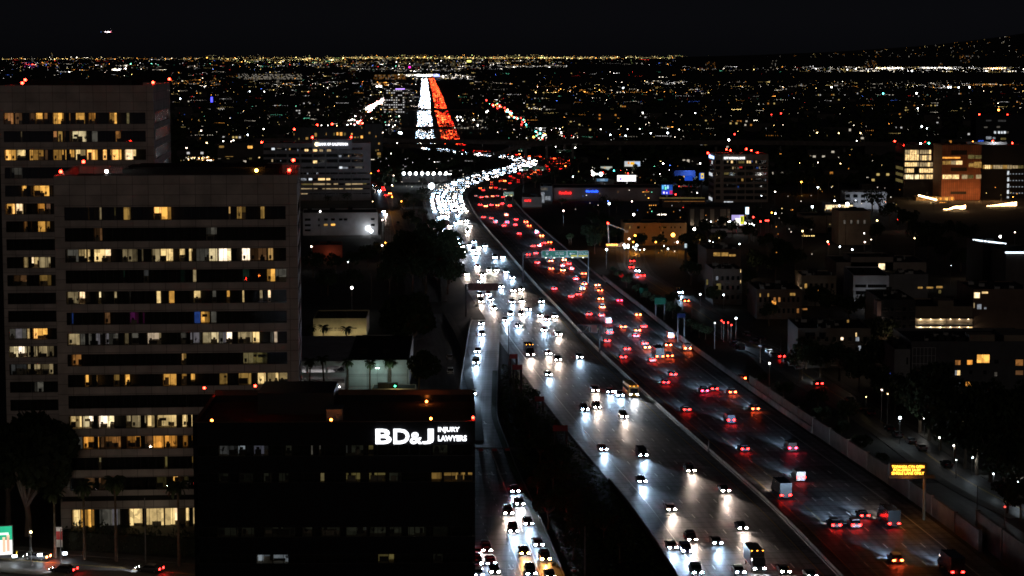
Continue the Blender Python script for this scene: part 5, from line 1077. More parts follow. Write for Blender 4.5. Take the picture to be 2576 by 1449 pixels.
BR2 = block('L', 1115, 965, 1510, 1290, 22, 'orange-lit three storey apartment house, right of two, by the brightest street lamp', C('ochre_render', (.34, .20, .08)), 'apartment_building', .02, 'apartment building', rows=[(1143,1003,1205,1032,None),(1272,1003,1285,1030,None),(1325,1003,1338,1030,None),(1408,1003,1425,1030,None),(1140,1080,1165,1110,None),(1112,1092,1130,1108,'a2')])
BW = block('6', 1225, 5, 1540, 130, 18, 'white two storey building with small dark windows below the rust orange block', M_white, 'office_building', 0, 'office building', rows=[(1230+i*58, 20, 1262+i*58, 42, None) for i in range(5)]+[(1230+i*58, 60, 1262+i*58, 80, None) for i in range(5)])
for x in (60, 250, 450): u, z = BW.uz(*V('I', x, 1000)); lamp('POINT', 'white_wash', (.8, .88, 1), 500, BW.root, (u, -6, 5), size=.4)
BX = block('6', 905, 185, 1180, 310, 24, 'beige two storey hall with dark doors in the middle of the right side', M_tan, 'hall', 0, 'building', rows=[(1095,268,1175,302,None),(930,280,950,300,None)])
BX2 = block('6', 1180, 150, 1420, 400, 24, 'beige hall wing with small windows right of the beige hall', M_tan, 'hall', 0, 'building', rows=[(1215+i*50, 212, 1230+i*50, 240, 'd2') for i in range(4)])
BY_ = block('6', 215, 285, 560, 305, 20, 'low white service building under the bright billboard', M_white, 'workshop', 0, 'building')
BZ = block('6', 1075, 95, 1290, 150, 14, 'brightly lit white fuel station canopy in the right middle distance', C('canopy_white', (.7, .7, .72)), 'fuel_station', 0, 'fuel station', rows=[(1080,98,1285,130,'W')])
BQ = block('J', -300, 850, 340, 960, 30, 'long low shop building with a thin warm eaves line left of the bank tower', M_brown, 'shop', 0, 'shop', rows=[(-280,862,-30,868,'a2'),(-10,862,330,868,'a2')])
lw(BQ, 'J', [(-350, 806, 335, 824, 'yd')])
FS = block('L', -500, 430, 1130, 620, 40, 'long low store with a blue lit name and a red lit name', C('store_wall', (.30, .22, .20)), 'store', 0, 'store')
sign_on(FS, "Marshalls", *V('L', -10, 452), *V('L', 175, 488), emis('blue_letters', (.02, .10, 1), 3.2), y=-.3)
sign_on(FS, 'HomeGoods', *V('A', 2160, 1115), *V('A', 2345, 1160), emis('red_letters', (1, .02, .02), 2.6), y=-.3)
FG = block('A', 1600, 1215, 1900, 1380, 20, 'small dark shop with a glowing red name below the curve', M_brown, 'shop', 0, 'shop'); sign_on(FG, 'GULPLE', *V('A', 1635, 1240), *V('A', 1735, 1270), emis('red_letters', (1, .02, .02), 2.6), y=-.2)
FX = block('A', 1880, 1050, 2060, 1300, 30, 'shop corner with cold white lit glass left of the red store name', M_grey, 'shop', 0, 'shop', rows=[(1890,1130,1940,1290,'c2')])
lw(FX, 'A', [(1885, 1060, 1985, 1100, 'd2'), (1950, 1190, 2030, 1250, 'c2')])
FM = block('L', 1320, 165, 1640, 360, 30, 'furniture store with blue painted wall left of the bank tower', C('blue_paint_wall', (.02, .07, .4)), 'store', 0, 'store', rows=[(1330,240,1480,270,'w3'),(1430,305,1620,350,'c2')])
lamp('POINT', 'blue_wall_light', (.8, .9, 1), 2500, FM.root, (FM.W*.7, -6, 8), size=.5)
# white car showroom with floodlights on the left of the bend
FV = block('F', 2120, 780, 2800, 900, 25, 'low dark showroom under a row of big white floodlights left of the bend', M_grey, 'showroom', 0, 'building')
# string light roofs
for i, (xs_, ys_, lb) in enumerate([((985, 1255), (1010, 1095), 'cluster of warm white string lights over the upper left terrace'), ((1365, 1690), (1165, 1235), 'warm string lights fanning over the middle terrace'), ((2020, 2460), (1120, 1185), 'warm string lights over the long right terrace')]):
    r = thing('string_lights', GV('I', (xs_[0]+xs_[1])/2, ys_[1]+10), 0, lb, 'string lights'); mb = MB(); wi = MB(); D_ = r.location.y-3; zz = 4
    for k in range(5):
        mb = MB()
        for j in range(26):
            f = j/25; x = xs_[0]+(xs_[1]-xs_[0])*f; 
            y = {0: ys_[0]+(ys_[1]-ys_[0])*(f*.8+k*.045), 1: ys_[1]-8-(ys_[1]-ys_[0])*f*(.25+.17*k)+8*math.sin(f*9), 2: ys_[1]-8-(ys_[1]-ys_[0])*f*(.08+.21*k)}[i]
            p = AT(*V('I', x, y), D_+k*1.2); mb.octa((p.x-r.location.x, p.y-r.location.y, p.z), .24)
            if j: wi.bar(pp, (p.x-r.location.x, p.y-r.location.y, p.z+.2), .03, n=3)
            pp = (p.x-r.location.x, p.y-r.location.y, p.z+.2)
        mb.build('bulb_strand', emis('string_bulbs', (1, .62, .28), 16), r)
    wi.build('wire', M_mull, r); lamp('POINT', 'terrace_glow', (1, .55, .22), 700, r, (0, -2, 5), size=1.5)
    q = MB()
    for s in (-12, 0, 12): q.bar((s, 2, 0), (s, 2, 6), .12)
    q.build('mast', M_dsteel, r)
BV = block('I', 945, 1050, 1520, 1095, 12, 'orange-lit terrace pavilion under the string lights', C('ochre_wall', (.5, .35, .18)), 'pavilion', 0, 'pavilion', rows=[(1300, 1048, 1335, 1090, 'a3'), (1380, 1050, 1430, 1092, 'y3'), (1475, 1046, 1505, 1085, 'a3')])
# ================================================================== SIGNS, GANTRIES, LAMPS
M_green = mat('green_sign_sheet', (.0, .16, .09), .5, scale=1, var=.25); M_signw = mat('white_sign_sheet', (.75, .78, .75), .5, scale=1, var=.1); M_signy = mat('yellow_sign_sheet', (.75, .52, .02), .5, scale=1, var=.1)
M_back = mat('sign_back', (.16, .085, .075), .7, scale=.6, var=.3); M_blue = mat('blue_sign_sheet', (.01, .04, .25), .5, scale=1); M_redsign = mat('red_sign_sheet', (.4, .02, .015), .5, scale=1)
def gantry(r, x0, ya, x1, yb, Y, label, posts=(1,), zlow=None, truss=True, name='sign_gantry', m=None):
    """truss spanning pixels x0..x1 between rows ya (top chord) and yb (bottom chord), standing at distance Y"""
    a = AT(*V(r, x0, ya), Y); b = AT(*V(r, x1, yb), Y); m = m or M_dsteel
    root = thing(name, (a.x, Y, 0), 0, label, 'sign gantry'); W = b.x-a.x; z1, z0 = a.z, b.z
    if truss:
        mb = MB()
        for y in (-.6, .6):
            for z in (z0, z1): mb.bar((0, y, z), (W, y, z), .11)
            n = max(3, int(W/1.8))
            for i in range(n+1):
                mb.bar((W*i/n, y, z0), (W*i/n, y, z1), .06)
                if i < n: mb.bar((W*i/n, y, z0 if i % 2 else z1), (W*(i+1)/n, y, z1 if i % 2 else z0), .06)
        for i in range(n+1): mb.bar((W*i/n, -.6, z0), (W*i/n, .6, z0), .05)
        mb.build('truss', m, root)
    for p in posts: mb = MB(); mb.bar((p*W, 0, 0), (p*W, 0, z1+.1), .30, 0, 8); mb.build('post', m, root)
    return root, (lambda px, py: (lambda q: (q.x-a.x, q.z))(AT(px, py, Y-.8)))
def panel(root, f, r, x0, y0, x1, y1, m, texts=(), border=True, name='sign_panel', lamps=0, tm=None):
    u0, z1 = f(*V(r, x0, y0)); u1, z0 = f(*V(r, x1, y1)); mb = MB(); mb.box(u0, u1, -.85, -.72, z0, z1)
    if border:
        for q in ((u0, u1, z0, z0+.12), (u0, u1, z1-.12, z1), (u0, u0+.12, z0+.121, z1-.121), (u1-.12, u1, z0+.121, z1-.121)): mb.box(q[0], q[1], -.87, -.851, q[2], q[3], 1)
    p = mb.build(name, [m, M_signw], root); w, h = u1-u0, z1-z0
    for (s, a, b, c, d, mm) in texts:
        if s == '#': mb = MB(); mb.box(u0+a*w, u0+c*w, -.90, -.875, z0+b*h, z0+d*h); mb.build('exit_plate', mm, p)
        elif s == 'v':
            cx = u0+a*w; cz = z0+b*h; k = c*h; mb = MB(); mb.add([(cx-.12*k, -.9, cz+k), (cx+.12*k, -.9, cz+k), (cx+.12*k, -.9, cz+.5*k), (cx+.45*k, -.9, cz+.5*k), (cx, -.9, cz), (cx-.45*k, -.9, cz+.5*k), (cx-.12*k, -.9, cz+.5*k)], [(6, 5, 4, 3, 2, 1, 0)]); mb.build('arrow', mm, p)
        elif s == 'o':
            cx = u0+a*w; cz = z0+b*h; k = c*h; mb = MB(); mb.poly([(cx+k*math.cos(i*.5236)*.9, -.9, cz+k*math.sin(i*.5236)*(1 if i > 6 else .8)) for i in range(12)]); mb.build('route_shield', mm, p)
        else: lettering(s, u0+a*w, u0+c*w, z0+b*h, z0+d*h, -.88, mm, p, .02, .02)
    for k in range(lamps):
        u = u0+w*(k+.5)/lamps; mb = MB(); mb.box(u-.25, u+.25, -2.3, -2.0, z0-.15, z0+.05); mb.build('sign_lamp', emis('sign_lamp_glow', (.95, 1, .8), 5), root)
        lamp('POINT', 'sign_light', (.85, 1, .85), 7, root, (u, -2.4, z0+.25), size=.12)
    return p
# the big green guide signs over the red traffic
Yg = 92*FOC/(685-HOR)*.995
g3, f3 = gantry('B', 1455, 590, 2440, 665, 885, 'long sign gantry with four large green guide signs over the red traffic', (0, 1), m=M_dsteel)
W_ = M_signw
panel(g3, f3, 'B', 1735, 562, 2118, 665, M_green, [('LAX  Airport', .55, .55, .88, .76, W_), ('Long  Beach', .55, .34, .88, .53, W_), ('SOUTH', .15, .78, .29, .90, W_), ('o', .22, .55, .2, 0, W_), ('v', .06, .08, .2, 0, W_), ('v', .38, .08, .2, 0, W_), ('v', .7, .08, .2, 0, W_), ('v', .95, .08, .2, 0, W_), ('405', .195, .48, .245, .62, M_blue)], lamps=3)
panel(g3, f3, 'B', 2120, 562, 2278, 662, M_green, [('o', .33, .55, .16, 0, W_), ('10', .30, .47, .36, .62, M_blue), ('Fwy', .48, .45, .78, .66, W_), ('#', .36, .06, .95, .34, M_signy), ('v', .10, .08, .2, 0, W_)], lamps=1)
panel(g3, f3, 'B', 2281, 565, 2440, 662, M_green, [('Olympic  Blvd', .06, .60, .94, .76, W_), ('Pico  Blvd', .14, .38, .84, .54, W_), ('#', .06, .06, .95, .32, M_signy)], lamps=1)
g2, f2_ = gantry('B', 590, 1070, 1075, 1160, 770, 'sign gantry with a wide brown sign back over the white traffic', (0,), m=M_dsteel)
panel(g2, f2_, 'B', 628, 1058, 1072, 1163, M_back, border=False)
for i in range(7): u, z = f2_(*V('B', 660+i*62, 1110)); mb = MB(); mb.bar((u, -.9, z-1.1), (u+(.9 if i % 2 else -.9), -.9, z+1.1), .06); mb.build('brace', M_dsteel, g2)
g1, f1_ = gantry('B', 58, 115, 350, 175, 1150, 'small far gantry with a dark sign back left of the white traffic', (0,), m=M_dsteel)
panel(g1, f1_, 'B', 172, 105, 350, 172, M_back, border=False)
g4, f4_ = gantry('C', 262, 1080, 625, 1195, 675, 'dark box truss sign gantry standing on the median', (.93,), m=M_dsteel)
panel(g4, f4_, 'C', 470, 1085, 560, 1190, M_back, border=False)
g5, f5_ = gantry('E', -60, 885, 1345, 940, 420, 'pale truss gantry with hanging square boxes over the exit ramp', (1,), m=M_steel)
for i, (a, b) in enumerate(((155, 240), (412, 488), (637, 710), (862, 935), (1075, 1150))): panel(g5, f5_, 'E', a, 878, b, 968, (M_cream, C('teal_box', (.05, .12, .12)), M_dk, M_dk, M_green)[i], border=False)
g6, f6_ = gantry('8', 960, 485, 1362, 508, 505, 'dark truss gantry with three reddish sign backs across the ramp', (1,), m=M_dsteel)
for a, b in ((1038, 1072), (1138, 1175), (1235, 1270)): panel(g6, f6_, '8', a, 488, b, 520, C('maroon_sign_back', (.30, .06, .07)), border=False)
for (r, x0, y0, x1, y1, Y, lb, m, tx) in (('A', 1325, 1125, 1475, 1185, 1390, 'green exit sign with a yellow plate on a post right of the red curve', M_green, [('Colorado Blvd', .1, .62, .9, .8, W_), ('Exit Blvd', .25, .38, .75, .55, W_), ('#', .55, .08, .92, .3, M_signy)]),
        ('A', 1600, 742, 1705, 792, 1700, 'left green sign over the far white bend', M_green, [('Route', .2, .5, .8, .8, W_)]), ('A', 1755, 740, 1960, 792, 1700, 'wide right green sign over the far white bend', M_green, [('Santa Monica', .1, .5, .9, .8, W_)]),
        ('A', 1538, 450, 1612, 505, 1950, 'small green sign below the curved connector bridge', M_green, [('10', .35, .3, .65, .7, W_)]), ('A', 2118, 487, 2345, 530, 1950, 'wide blue-green sign at the far right ramp', M_green, [('Fwy West', .1, .4, .6, .8, W_)])):
    g_, f_ = gantry(r, x0, y0, x1, y1, Y, lb, (.1, .9), truss=False, name='guide_sign'); g_['category'] = 'sign'; panel(g_, f_, r, x0, y0, x1, y1, m, tx, lamps=2)
for (r, x0, y0, x1, y1, Y, lb, m) in (('C', 1200, 520, 1330, 600, 830, 'green sign lit on its right half beside the side street', C('dim_green_sheet', (.0, .07, .04))), ('C', 1430, 670, 1592, 768, 760, 'large dim green sign in the shrubs left of the side street', C('dim_green_sheet', (.0, .07, .04))), ('C', 1770, 910, 1890, 970, 700, 'dim blue sign in the shrubs left of the side street', C('dim_blue_sheet', (.005, .015, .09))),  # darker copies of the sign sheets, the weak light is in their colour
        ('D', 850, 920, 965, 985, 605, 'upper dark red sign back on the slope by the ramp gore', C('maroon_sign_back', (.3, .06, .07))), ('D', 895, 1080, 1040, 1150, 585, 'lower dark red sign back on the slope by the ramp gore', C('maroon_sign_back', (.3, .06, .07))),
        ('8', 1595, 312, 1708, 355, 510, 'maroon sign back at the left edge of the freeway, larger of two', C('maroon_sign_back', (.3, .06, .07))), ('8', 1460, 95, 1530, 130, 560, 'maroon sign back at the left edge of the freeway, smaller of two', C('maroon_sign_back', (.3, .06, .07)))):
    g_, f_ = gantry(r, x0, y0, x1, y1, Y, lb, (.1, .9), truss=False, name='road_sign'); g_['category'] = 'sign'; panel(g_, f_, r, x0, y0, x1, y1, m, border=False, lamps=0)
q = GV('8', 1765, 1480); g_, f_ = gantry('8', 1742, 1398, 1790, 1449, 385, 'white square sign with a red disc and a white bar by the lamp pole', (.5,), truss=False, name='do_not_enter_sign'); g_['category'] = 'sign'
p_ = panel(g_, f_, '8', 1742, 1398, 1790, 1449, M_signw, border=False); u0, z1 = f_(*V('8', 1742, 1398)); u1, z0 = f_(*V('8', 1790, 1449)); mb = MB(); cx, cz, k = (u0+u1)/2, (z0+z1)/2, (z1-z0)*.42; mb.poly([(cx+k*math.cos(a*math.pi/12), -.88, cz+k*math.sin(a*math.pi/12)) for a in range(24)]); mb.build('disc', M_redsign, p_); mb = MB(); mb.box(cx-k*.75, cx+k*.75, -.91, -.885, cz-k*.16, cz+k*.16); mb.build('bar', M_signw, p_)
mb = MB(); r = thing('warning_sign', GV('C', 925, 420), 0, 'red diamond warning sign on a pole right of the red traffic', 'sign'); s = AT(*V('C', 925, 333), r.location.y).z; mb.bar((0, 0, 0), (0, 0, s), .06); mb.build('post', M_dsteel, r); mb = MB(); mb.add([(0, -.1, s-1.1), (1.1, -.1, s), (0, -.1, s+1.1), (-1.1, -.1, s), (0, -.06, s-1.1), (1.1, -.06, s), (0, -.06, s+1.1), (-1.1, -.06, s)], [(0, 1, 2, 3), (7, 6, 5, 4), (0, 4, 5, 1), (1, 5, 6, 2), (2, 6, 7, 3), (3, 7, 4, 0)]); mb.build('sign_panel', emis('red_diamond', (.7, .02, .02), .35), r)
# amber message board
gv, fv = gantry('9', 1560, 690, 1900, 705, 428, 'amber lit message board with three lines of text above the sound wall', (.78,), truss=True, name='message_sign', m=mat('olive_steel', (.12, .09, .05), .6)); gv['category'] = 'electronic sign'
u0, z1 = fv(*V('9', 1562, 598)); u1, z0 = fv(*V('9', 1840, 692)); mb = MB(); mb.box(u0, u1, -.9, .4, z0, z1); mb.build('cabinet', M_dk, gv)
M_am = emis('amber_pixels', (1, .42, .04), 5, nee=True)
for s, a, b, c, d in (('TOPANGA CYN OPEN', 1578, 613, 1822, 634), ('PCH-OPEN 5A:8P', 1590, 638, 1795, 658), ('SINGLE LANE ONLY', 1576, 662, 1822, 683)):
    ua, za = fv(*V('9', a, d)); ub, zb = fv(*V('9', c, b)); lettering(s, ua, ub, za, zb, -.92, M_am, gv, .06, .02)
lamp('POINT', 'amber_glow', (1, .35, .05), 200, gv, ((u0+u1)/2, -3.5, (z0+z1)/2), size=1.0)
lamp('POINT', 'amber_spill', (1, .35, .05), 300, gv, ((u0+u1)/2, -1.5, z0-1.5), size=.8)
# ---- billboards
def billboard(r, x0, y0, x1, y1, Y, label, cells_, st=1.6, name='billboard', yaw=0, en=200):
    a = AT(*V(r, x0, y0), Y); b = AT(*V(r, x1, y1), Y); W = b.x-a.x; root = thing(name, (a.x, Y, 0), yaw, label, 'billboard')
    mb = MB(); mb.bar((W/2, .5, 0), (W/2, .5, b.z), .5, 0, 8); mb.build('post', M_dsteel, root)
    mb = MB(); mb.box(-.2, W+.2, .02, .5, b.z-.2, a.z+.2); mb.build('frame', M_dk, root)
    for i, (x, y, xx, yy, col) in enumerate(cells_):
        mb = MB(); mb.box(x*W, xx*W, -.02-.012*i, .0, b.z+(a.z-b.z)*y, b.z+(a.z-b.z)*yy); mb.build('poster_panel', emis('poster_%d_%d_%d' % tuple(int(c*99) for c in col), col, st, var=.25, scale=.25), root)
    if en: lamp('POINT', 'billboard_light', (1, 1, 1), en, root, (W/2, -3, b.z-1), size=1)
    return root
Wt = (1, 1, 1)
billboard('L', 572, 20, 808, 98, 1700, 'far billboard with orange and blue areas above the shopping street', [(0, 0, 1, 1, (.6, .65, .7)), (.2, .45, .32, .9, (1, .35, .05)), (.38, .35, .62, .85, (1, .5, .02)), (.68, .1, .98, .9, (.45, .65, 1)), (0, 0, .55, .3, (.7, .7, .65))], 1.0)
billboard('L', 210, 97, 385, 152, 1650, 'far pale billboard left of the orange and blue one', [(0, 0, 1, 1, (.35, .45, .42)), (.05, .4, .95, .92, (.6, .6, .5)), (.3, .5, .45, .85, (.9, .6, .3))], .8)
billboard('L', 462, 230, 742, 322, 1500, 'brightest white billboard with violet figures', [(0, 0, 1, 1, Wt), (.12, .15, .24, .6, (.25, .15, .7)), (.28, .1, .38, .5, (.4, .4, .85)), (.45, .2, .6, .7, (.6, .6, .95))], 2.2, en=1500)
billboard('L', 152, 282, 322, 322, 1500, 'low bluish lit panel beneath two white floodlights', [(0, 0, 1, 1, (.10, .22, .38)), (.3, .2, .7, .9, (.3, .45, .6))], .8)
billboard('L', 1130, 375, 1295, 520, 1370, 'blue and magenta lit screen left of the bank tower', [(0, 0, 1, 1, (.01, .05, .25)), (.05, .55, .2, .95, (.1, .5, .9)), (.3, .5, .45, .8, (.2, .9, .5)), (.5, .6, .65, .95, (.3, .6, 1)), (.05, .02, .7, .4, (.02, .02, .5)), (.15, .08, .3, .3, (.7, .7, 1)), (.42, .08, .55, .25, (.6, .6, 1)), (.75, .05, 1, .4, (.4, .01, .08)), (.25, .85, .4, .97, (.3, .6, 1))], 1.6)
billboard('L', 2188, 830, 2372, 985, 1130, 'square billboard glowing violet white and yellow', [(0, 0, 1, 1, (.35, .30, .6)), (0, 0, .8, .45, (1, .95, .9)), (.3, .2, .75, .7, (1, .98, .85)), (.72, .1, 1, .9, (.55, .55, .03)), (.78, .35, .9, .8, (.03, .05, .02))], 1.5, en=500)
billboard('L', 2398, 712, 2447, 818, 1230, 'tall narrow white-blue lit street sign', [(0, 0, 1, 1, (.6, .85, 1)), (.15, .1, .85, .9, Wt)], 2.2, name='lit_sign')
billboard('L', 1478, 1262, 1512, 1325, 930, 'small white lit board on two legs', [(0, 0, 1, 1, (.6, .75, .8))], .9, name='lit_sign', en=0)
billboard('C', 2328, 122, 2365, 195, 880, 'small tilted white sign left of the courtyard building', [(0, 0, 1, 1, (.6, .75, .85))], .9, name='lit_sign', en=0)
billboard('L', 1480, 240, 1600, 310, 1400, 'blue lit panel on the furniture store', [(0, 0, 1, 1, (.01, .06, .5))], 1.1, name='lit_sign', en=0); billboard('L', 1700, 195, 1770, 300, 1390, 'blue panel with a yellow round mark beside the bank tower', [(0, 0, 1, 1, (.02, .12, .6)), (.35, .2, .95, .95, (1, .7, .05)), (.5, .35, .8, .7, (.02, .1, .5))], 1.1, name='lit_sign', en=0)
bb = billboard('7', -170, 1085, 88, 1300, 392, 'bright green and white billboard cut by the left edge of the picture', [(0, 0, 1, 1, (1, 1, .95)), (0, .52, 1, 1, (.02, .35, .18)), (.72, .1, .80, .62, (.9, .6, .4)), (.84, .12, .92, .7, (.85, .5, .35)), (.55, .7, .9, .78, (.7, .95, .8))], 1.5, yaw=.25, en=250)
for i in range(3): mb = MB(); mb.box(6+i*4.5, 6.8+i*4.5, -3.2, -2.6, 1.2, 1.5); mb.build('billboard_lamp', emis('lamp_bluewhite', (.8, .9, 1), 20), bb)
# ---- street lamps: one of each kind, then copies
def lamp_post(pos, h, col, r=.3, st=30, en=0, arm=0, globe=True, label=None, name='street_lamp'):
    t = thing(name, pos); t['category'] = 'street lamp'; k = (h, arm)
    def pole():
        mb = MB(); mb.bar((0, 0, 0), (0, 0, h), .11, 0, 6, .06)
        if arm: mb.bar((0, 0, h-.15), (arm, 0, h+.25), .05)
        return mb.mesh('pole', M_steel)
    link('pole', cm(('pole',)+k, pole), t)
    c = {'w': (1, .97, .9), 'c': (.80, .93, 1), 'o': (1, .36, .04), 'y': (1, .72, .3), 'r': (1, .03, .02), 'g': (.05, 1, .55), 'b': (.08, .2, 1), 't': (.1, .9, .85), 'p': (1, .75, .6)}[col]
    def head():
        mb = MB(); mb.ball((0, 0, 0), r, 0, 8, 6); return mb.mesh('lamp_head', emis('street_lamp_%s_%d' % (col, st), c, st))
    link('lamp_head', cm(('lh', r, col, st), head), t, (arm, 0, h+r*.9))
    if en: lamp('POINT', 'street_light_%s_%d' % (col, en), c, en, t, (arm, 0, h-.2), size=.25)
    if label: t['label'] = label
    return t
CN = {'w': 'warm white', 'c': 'cool white', 'o': 'orange', 'y': 'yellowish', 'r': 'red', 'g': 'green', 'b': 'blue', 't': 'turquoise', 'p': 'pinkish white'}
def lp(r, x, y, col, rad=.3, en=0, h=8, st=30, arm=0, name='street_lamp', what='street lamp'):
    p = GV(r, x, y, h); p.z = 0; t = lamp_post(p, h, col, round(rad*(.55 if r == '9' else .8), 3), 14, en if col == 'o' else en*.35, arm, name=name); t['group'] = 'lit street and traffic lamps'
    t['category'] = what; reg(t, CN[col]+' '+what, p+Vector((0, 0, h))); return t
for a in (('G',405,62,'w',.5,60,12),('G',1347,188,'p',.4,500),('G',1390,532,'o',.35,500),('G',1340,577,'p',.45,900),('G',1942,682,'c',.2,60,4),('G',273,590,'p',.4,200,5),('G',207,815,'w',.35,150,4),('G',825,822,'c',.3,80,4),('G',883,1220,'w',.55,900,9),('G',1350,908,'p',.15,20,4),
          ('F',1655,770,'o',.4),('F',1972,952,'p',.4,500),('F',1975,1127,'o',.45,900),('F',2115,1195,'o',.4,400),('F',1680,1195,'y',.25),('F',1997,802,'p',.35),('F',1958,472,'w',.4),('F',40,105,'y',.5),('F',1352,22,'p',.6),('F',1300,40,'c',.8),('F',908,45,'w',.5),('F',1005,45,'w',.5),('F',1140,50,'y',.5),('F',1625,75,'w',.5),('F',1920,40,'p',.6),('F',1985,65,'w',.6),('F',2018,45,'w',.6),('F',1835,155,'p',.5),('F',2050,312,'w',.4),
          ('2',680,1425,'c',2.3,1500,12,30),('A',1005,400,'w',.7),('A',1017,818,'w',.4),('A',2403,467,'w',.7,0),('A',2370,903,'c',.5,200),('A',2225,1420,'p',.45,200),('A',2108,448,'w',.4),
          ('L',100,235,'w',1.6,3000,10),('L',215,238,'c',1.6,3000,10),('L',80,172,'w',.6),('L',153,222,'w',.5),('L',1155,65,'w',.7),('L',1712,60,'w',.6),('L',1250,155,'w',.3),('L',340,672,'c',.7,200),('L',683,632,'p',.4),('L',710,840,'w',.75,500),('L',733,1155,'o',.65,4200,7,40),('L',1303,1157,'o',1.15,6000,7,40),('L',640,1203,'p',.5,300),('L',703,1247,'o',.4,200),('L',1043,1248,'o',.4,200),('L',1370,1252,'p',.5,500),('L',1625,1060,'w',.8,900),('L',625,1060+240,'w',.0+.55),('L',565,1300,'c',.6,400),('L',580,1335,'c',.5,200),('L',627,1327,'c',.6,200),('L',755,1305,'c',.65,400),('L',703,1325,'c',.35),('L',742,1355,'c',.45),('L',805,1365,'c',.25),('L',868,1360,'w',.3),('L',300,1367,'c',.6,300),('L',1228,1350,'c',.4,100,4),('L',1168,1302,'c',.25,0,4),('L',1858,1230,'c',.3,60,5),('L',1908,1245,'c',.15,0,4),('L',1973,1275,'c',.2,0,4),('L',2032,1300,'t',.2,0,4),('L',2308,1275,'c',.35,80,5),('L',1748,1288,'g',.25,0,4),('L',1877,935,'c',.3,60,4),('L',2140,938,'w',.3),('L',2165,935,'c',.4),('L',2392,962,'w',.5),('L',2450,975,'w',.4),('L',2495,978,'w',.5),('L',2525,990,'c',.3),
          ('J',262,297,'w',.5),('J',2172,125,'y',.5,200),('J',2042,285,'p',.4),('J',2382,300,'y',.4),('J',1795,582,'o',.55,900),('J',2042,662,'c',.6,100),('J',1395,730,'w',.45),('J',1958,962,'c',.75,600),('J',2293,865,'c',.5),('J',2485,930,'w',1.2,2500,9),('J',2365,945,'w',.6,300),('J',1400,1060,'c',.5,200),('J',1345,1045,'o',.45),('J',1190,785,'c',.3),('J',220,742,'w',.3),('J',1765,0+290,'y',.2),
          ('6',1468,220,'y',.45,120),('6',1370,315,'w',.3),('6',1375,382,'p',.35,100),('6',1423,362,'p',.2),('6',1187,418,'c',.4,120),('6',1095,380,'y',.4,200),('6',905,300,'y',.4,60),('6',1280,440,'c',.45,150),('6',1790,570,'w',.6,600),('6',1750,352,'y',.3),('6',2397,345,'w',.7,300),('6',2507,307,'p',.3),('6',2100,690,'y',.2),('6',403,960,'c',.4,250),('6',133,778,'c',.35,100,5),('6',310,782,'c',.35,100,5),('6',243,992,'c',.2),('6',655,1298,'w',.3,150,6),('6',1235,980,'y',.3,60,4),('6',2025,555,'c',.1),('6',1625,545,'c',.4,80),
          ('9',1503,50,'p',.3,150),('9',1547,78,'y',.2,40),('9',1385,100,'y',.2,40,4),('9',1640,265,'c',.6,1500,6),('9',1825,268,'w',.45,400,4),('9',1940,410,'w',.35,250,4),('9',2045,470,'w',.3,150,4),('9',2065,577,'c',.2,60,4),('9',2185,560,'c',.5,600,4),('9',2347,683,'c',.3,150,4),('9',2530,752,'c',.5,500,4),('9',2432,932,'r',.25,20,4),
          ('7',233,1126,'y',.28,260,6,30),('H',1578,492,'p',.35,260,4),('H',698,1258,'w',.22,60,4),('1',1360,750,'c',1.6),('1',1885,693,'c',1.4),('1',1995,694,'w',1.3),('1',1518,990,'p',.8),('1',1990,978,'w',.9),('1',1560,1082,'y',.7),('1',1408,1120,'p',.6),('1',1685,1068,'w',.6),('1',1762,1062,'w',.6),('1',1870,1022,'c',.9),('1',1745,1070,'p',.5),
          ('2',450,1012,'c',1.5),('2',437,1008,'c',1.2),('2',1095,850,'w',1.3),('2',1105,840,'w',1.0),('2',270,658,'w',3,0,8),('2',297,658,'w',3,0,8),('2',2463,1010,'c',1.2),('2',2335,1010,'c',.8),('2',2145,1028,'c',.8),('2',2030,1022,'c',.9),('2',1503,980,'c',1.4),('2',1395,945,'t',1.0),('2',1285,860,'t',1.3),('2',1255,848,'t',1.1),('2',1467,997,'t',.9),('2',1500,1012,'t',1.0),('2',1095,762,'r',1.6),('2',1142,796,'r',1.5),('2',1648,975,'w',.6),('2',1957,978,'w',.6),('2',2160,978,'w',.6),('2',2252,975,'w',.6),('2',2550,980,'w',.6),('2',2275,855,'w',1.1),('2',2127,668,'c',2),('2',998,908,'w',.9),('2',1030,950,'w',.9),('2',875,885,'w',.9),('2',900,888,'w',.9),('2',880,910,'w',.9),('2',915,912,'w',.8),('2',360,945,'w',.7),('2',437,880,'w',.7),('2',228,895,'w',.7),('2',1065,1085,'w',.6),
          ('3',1123,662,'w',2.2),('3',2005,663,'c',2.2),('3',2023,663,'c',2.2),('3',2083,664,'c',2.2),('3',2165,664,'c',2.4),('3',1513,710,'t',1.8),('3',1765,710,'w',2.2),('3',1775,822,'c',1.3),('3',1805,960,'c',1.2),('3',1843,973,'c',.8),('3',742,860,'r',1.2),('3',670,868,'r',.8),('3',392,1018,'r',1.0),('3',95,857,'c',.9),('3',1015,1005,'y',.7),('3',1178,1008,'y',.6),('3',1342,1008,'y',.7),('3',1315,1065,'w',.5),('3',895,1378,'o',.6,500),('3',1085,1148,'y',.7,100),('3',1730,540,'c',4)):
    a = list(a)+[0]*8; lp(a[0], a[1], a[2], a[3], a[4], a[5], a[6] or 8, a[7] or 30)
for x in (2150, 2242, 2333, 2425, 2512): lp('F', x, 788, 'c', 1.35, 2500, 8, 30)
for x in (2335,): lp('F', x+260, 790, 'w', 1.0, 600, 8)
for x in (95, 180, 270, 360, 452, 497, 525): lp('A', x, 865, 'c', 1.25 if x < 480 else .5, 800 if x < 480 else 0, 8, 30)
lp('G', 1175, 372, 'c', 1.1, 0, 5)
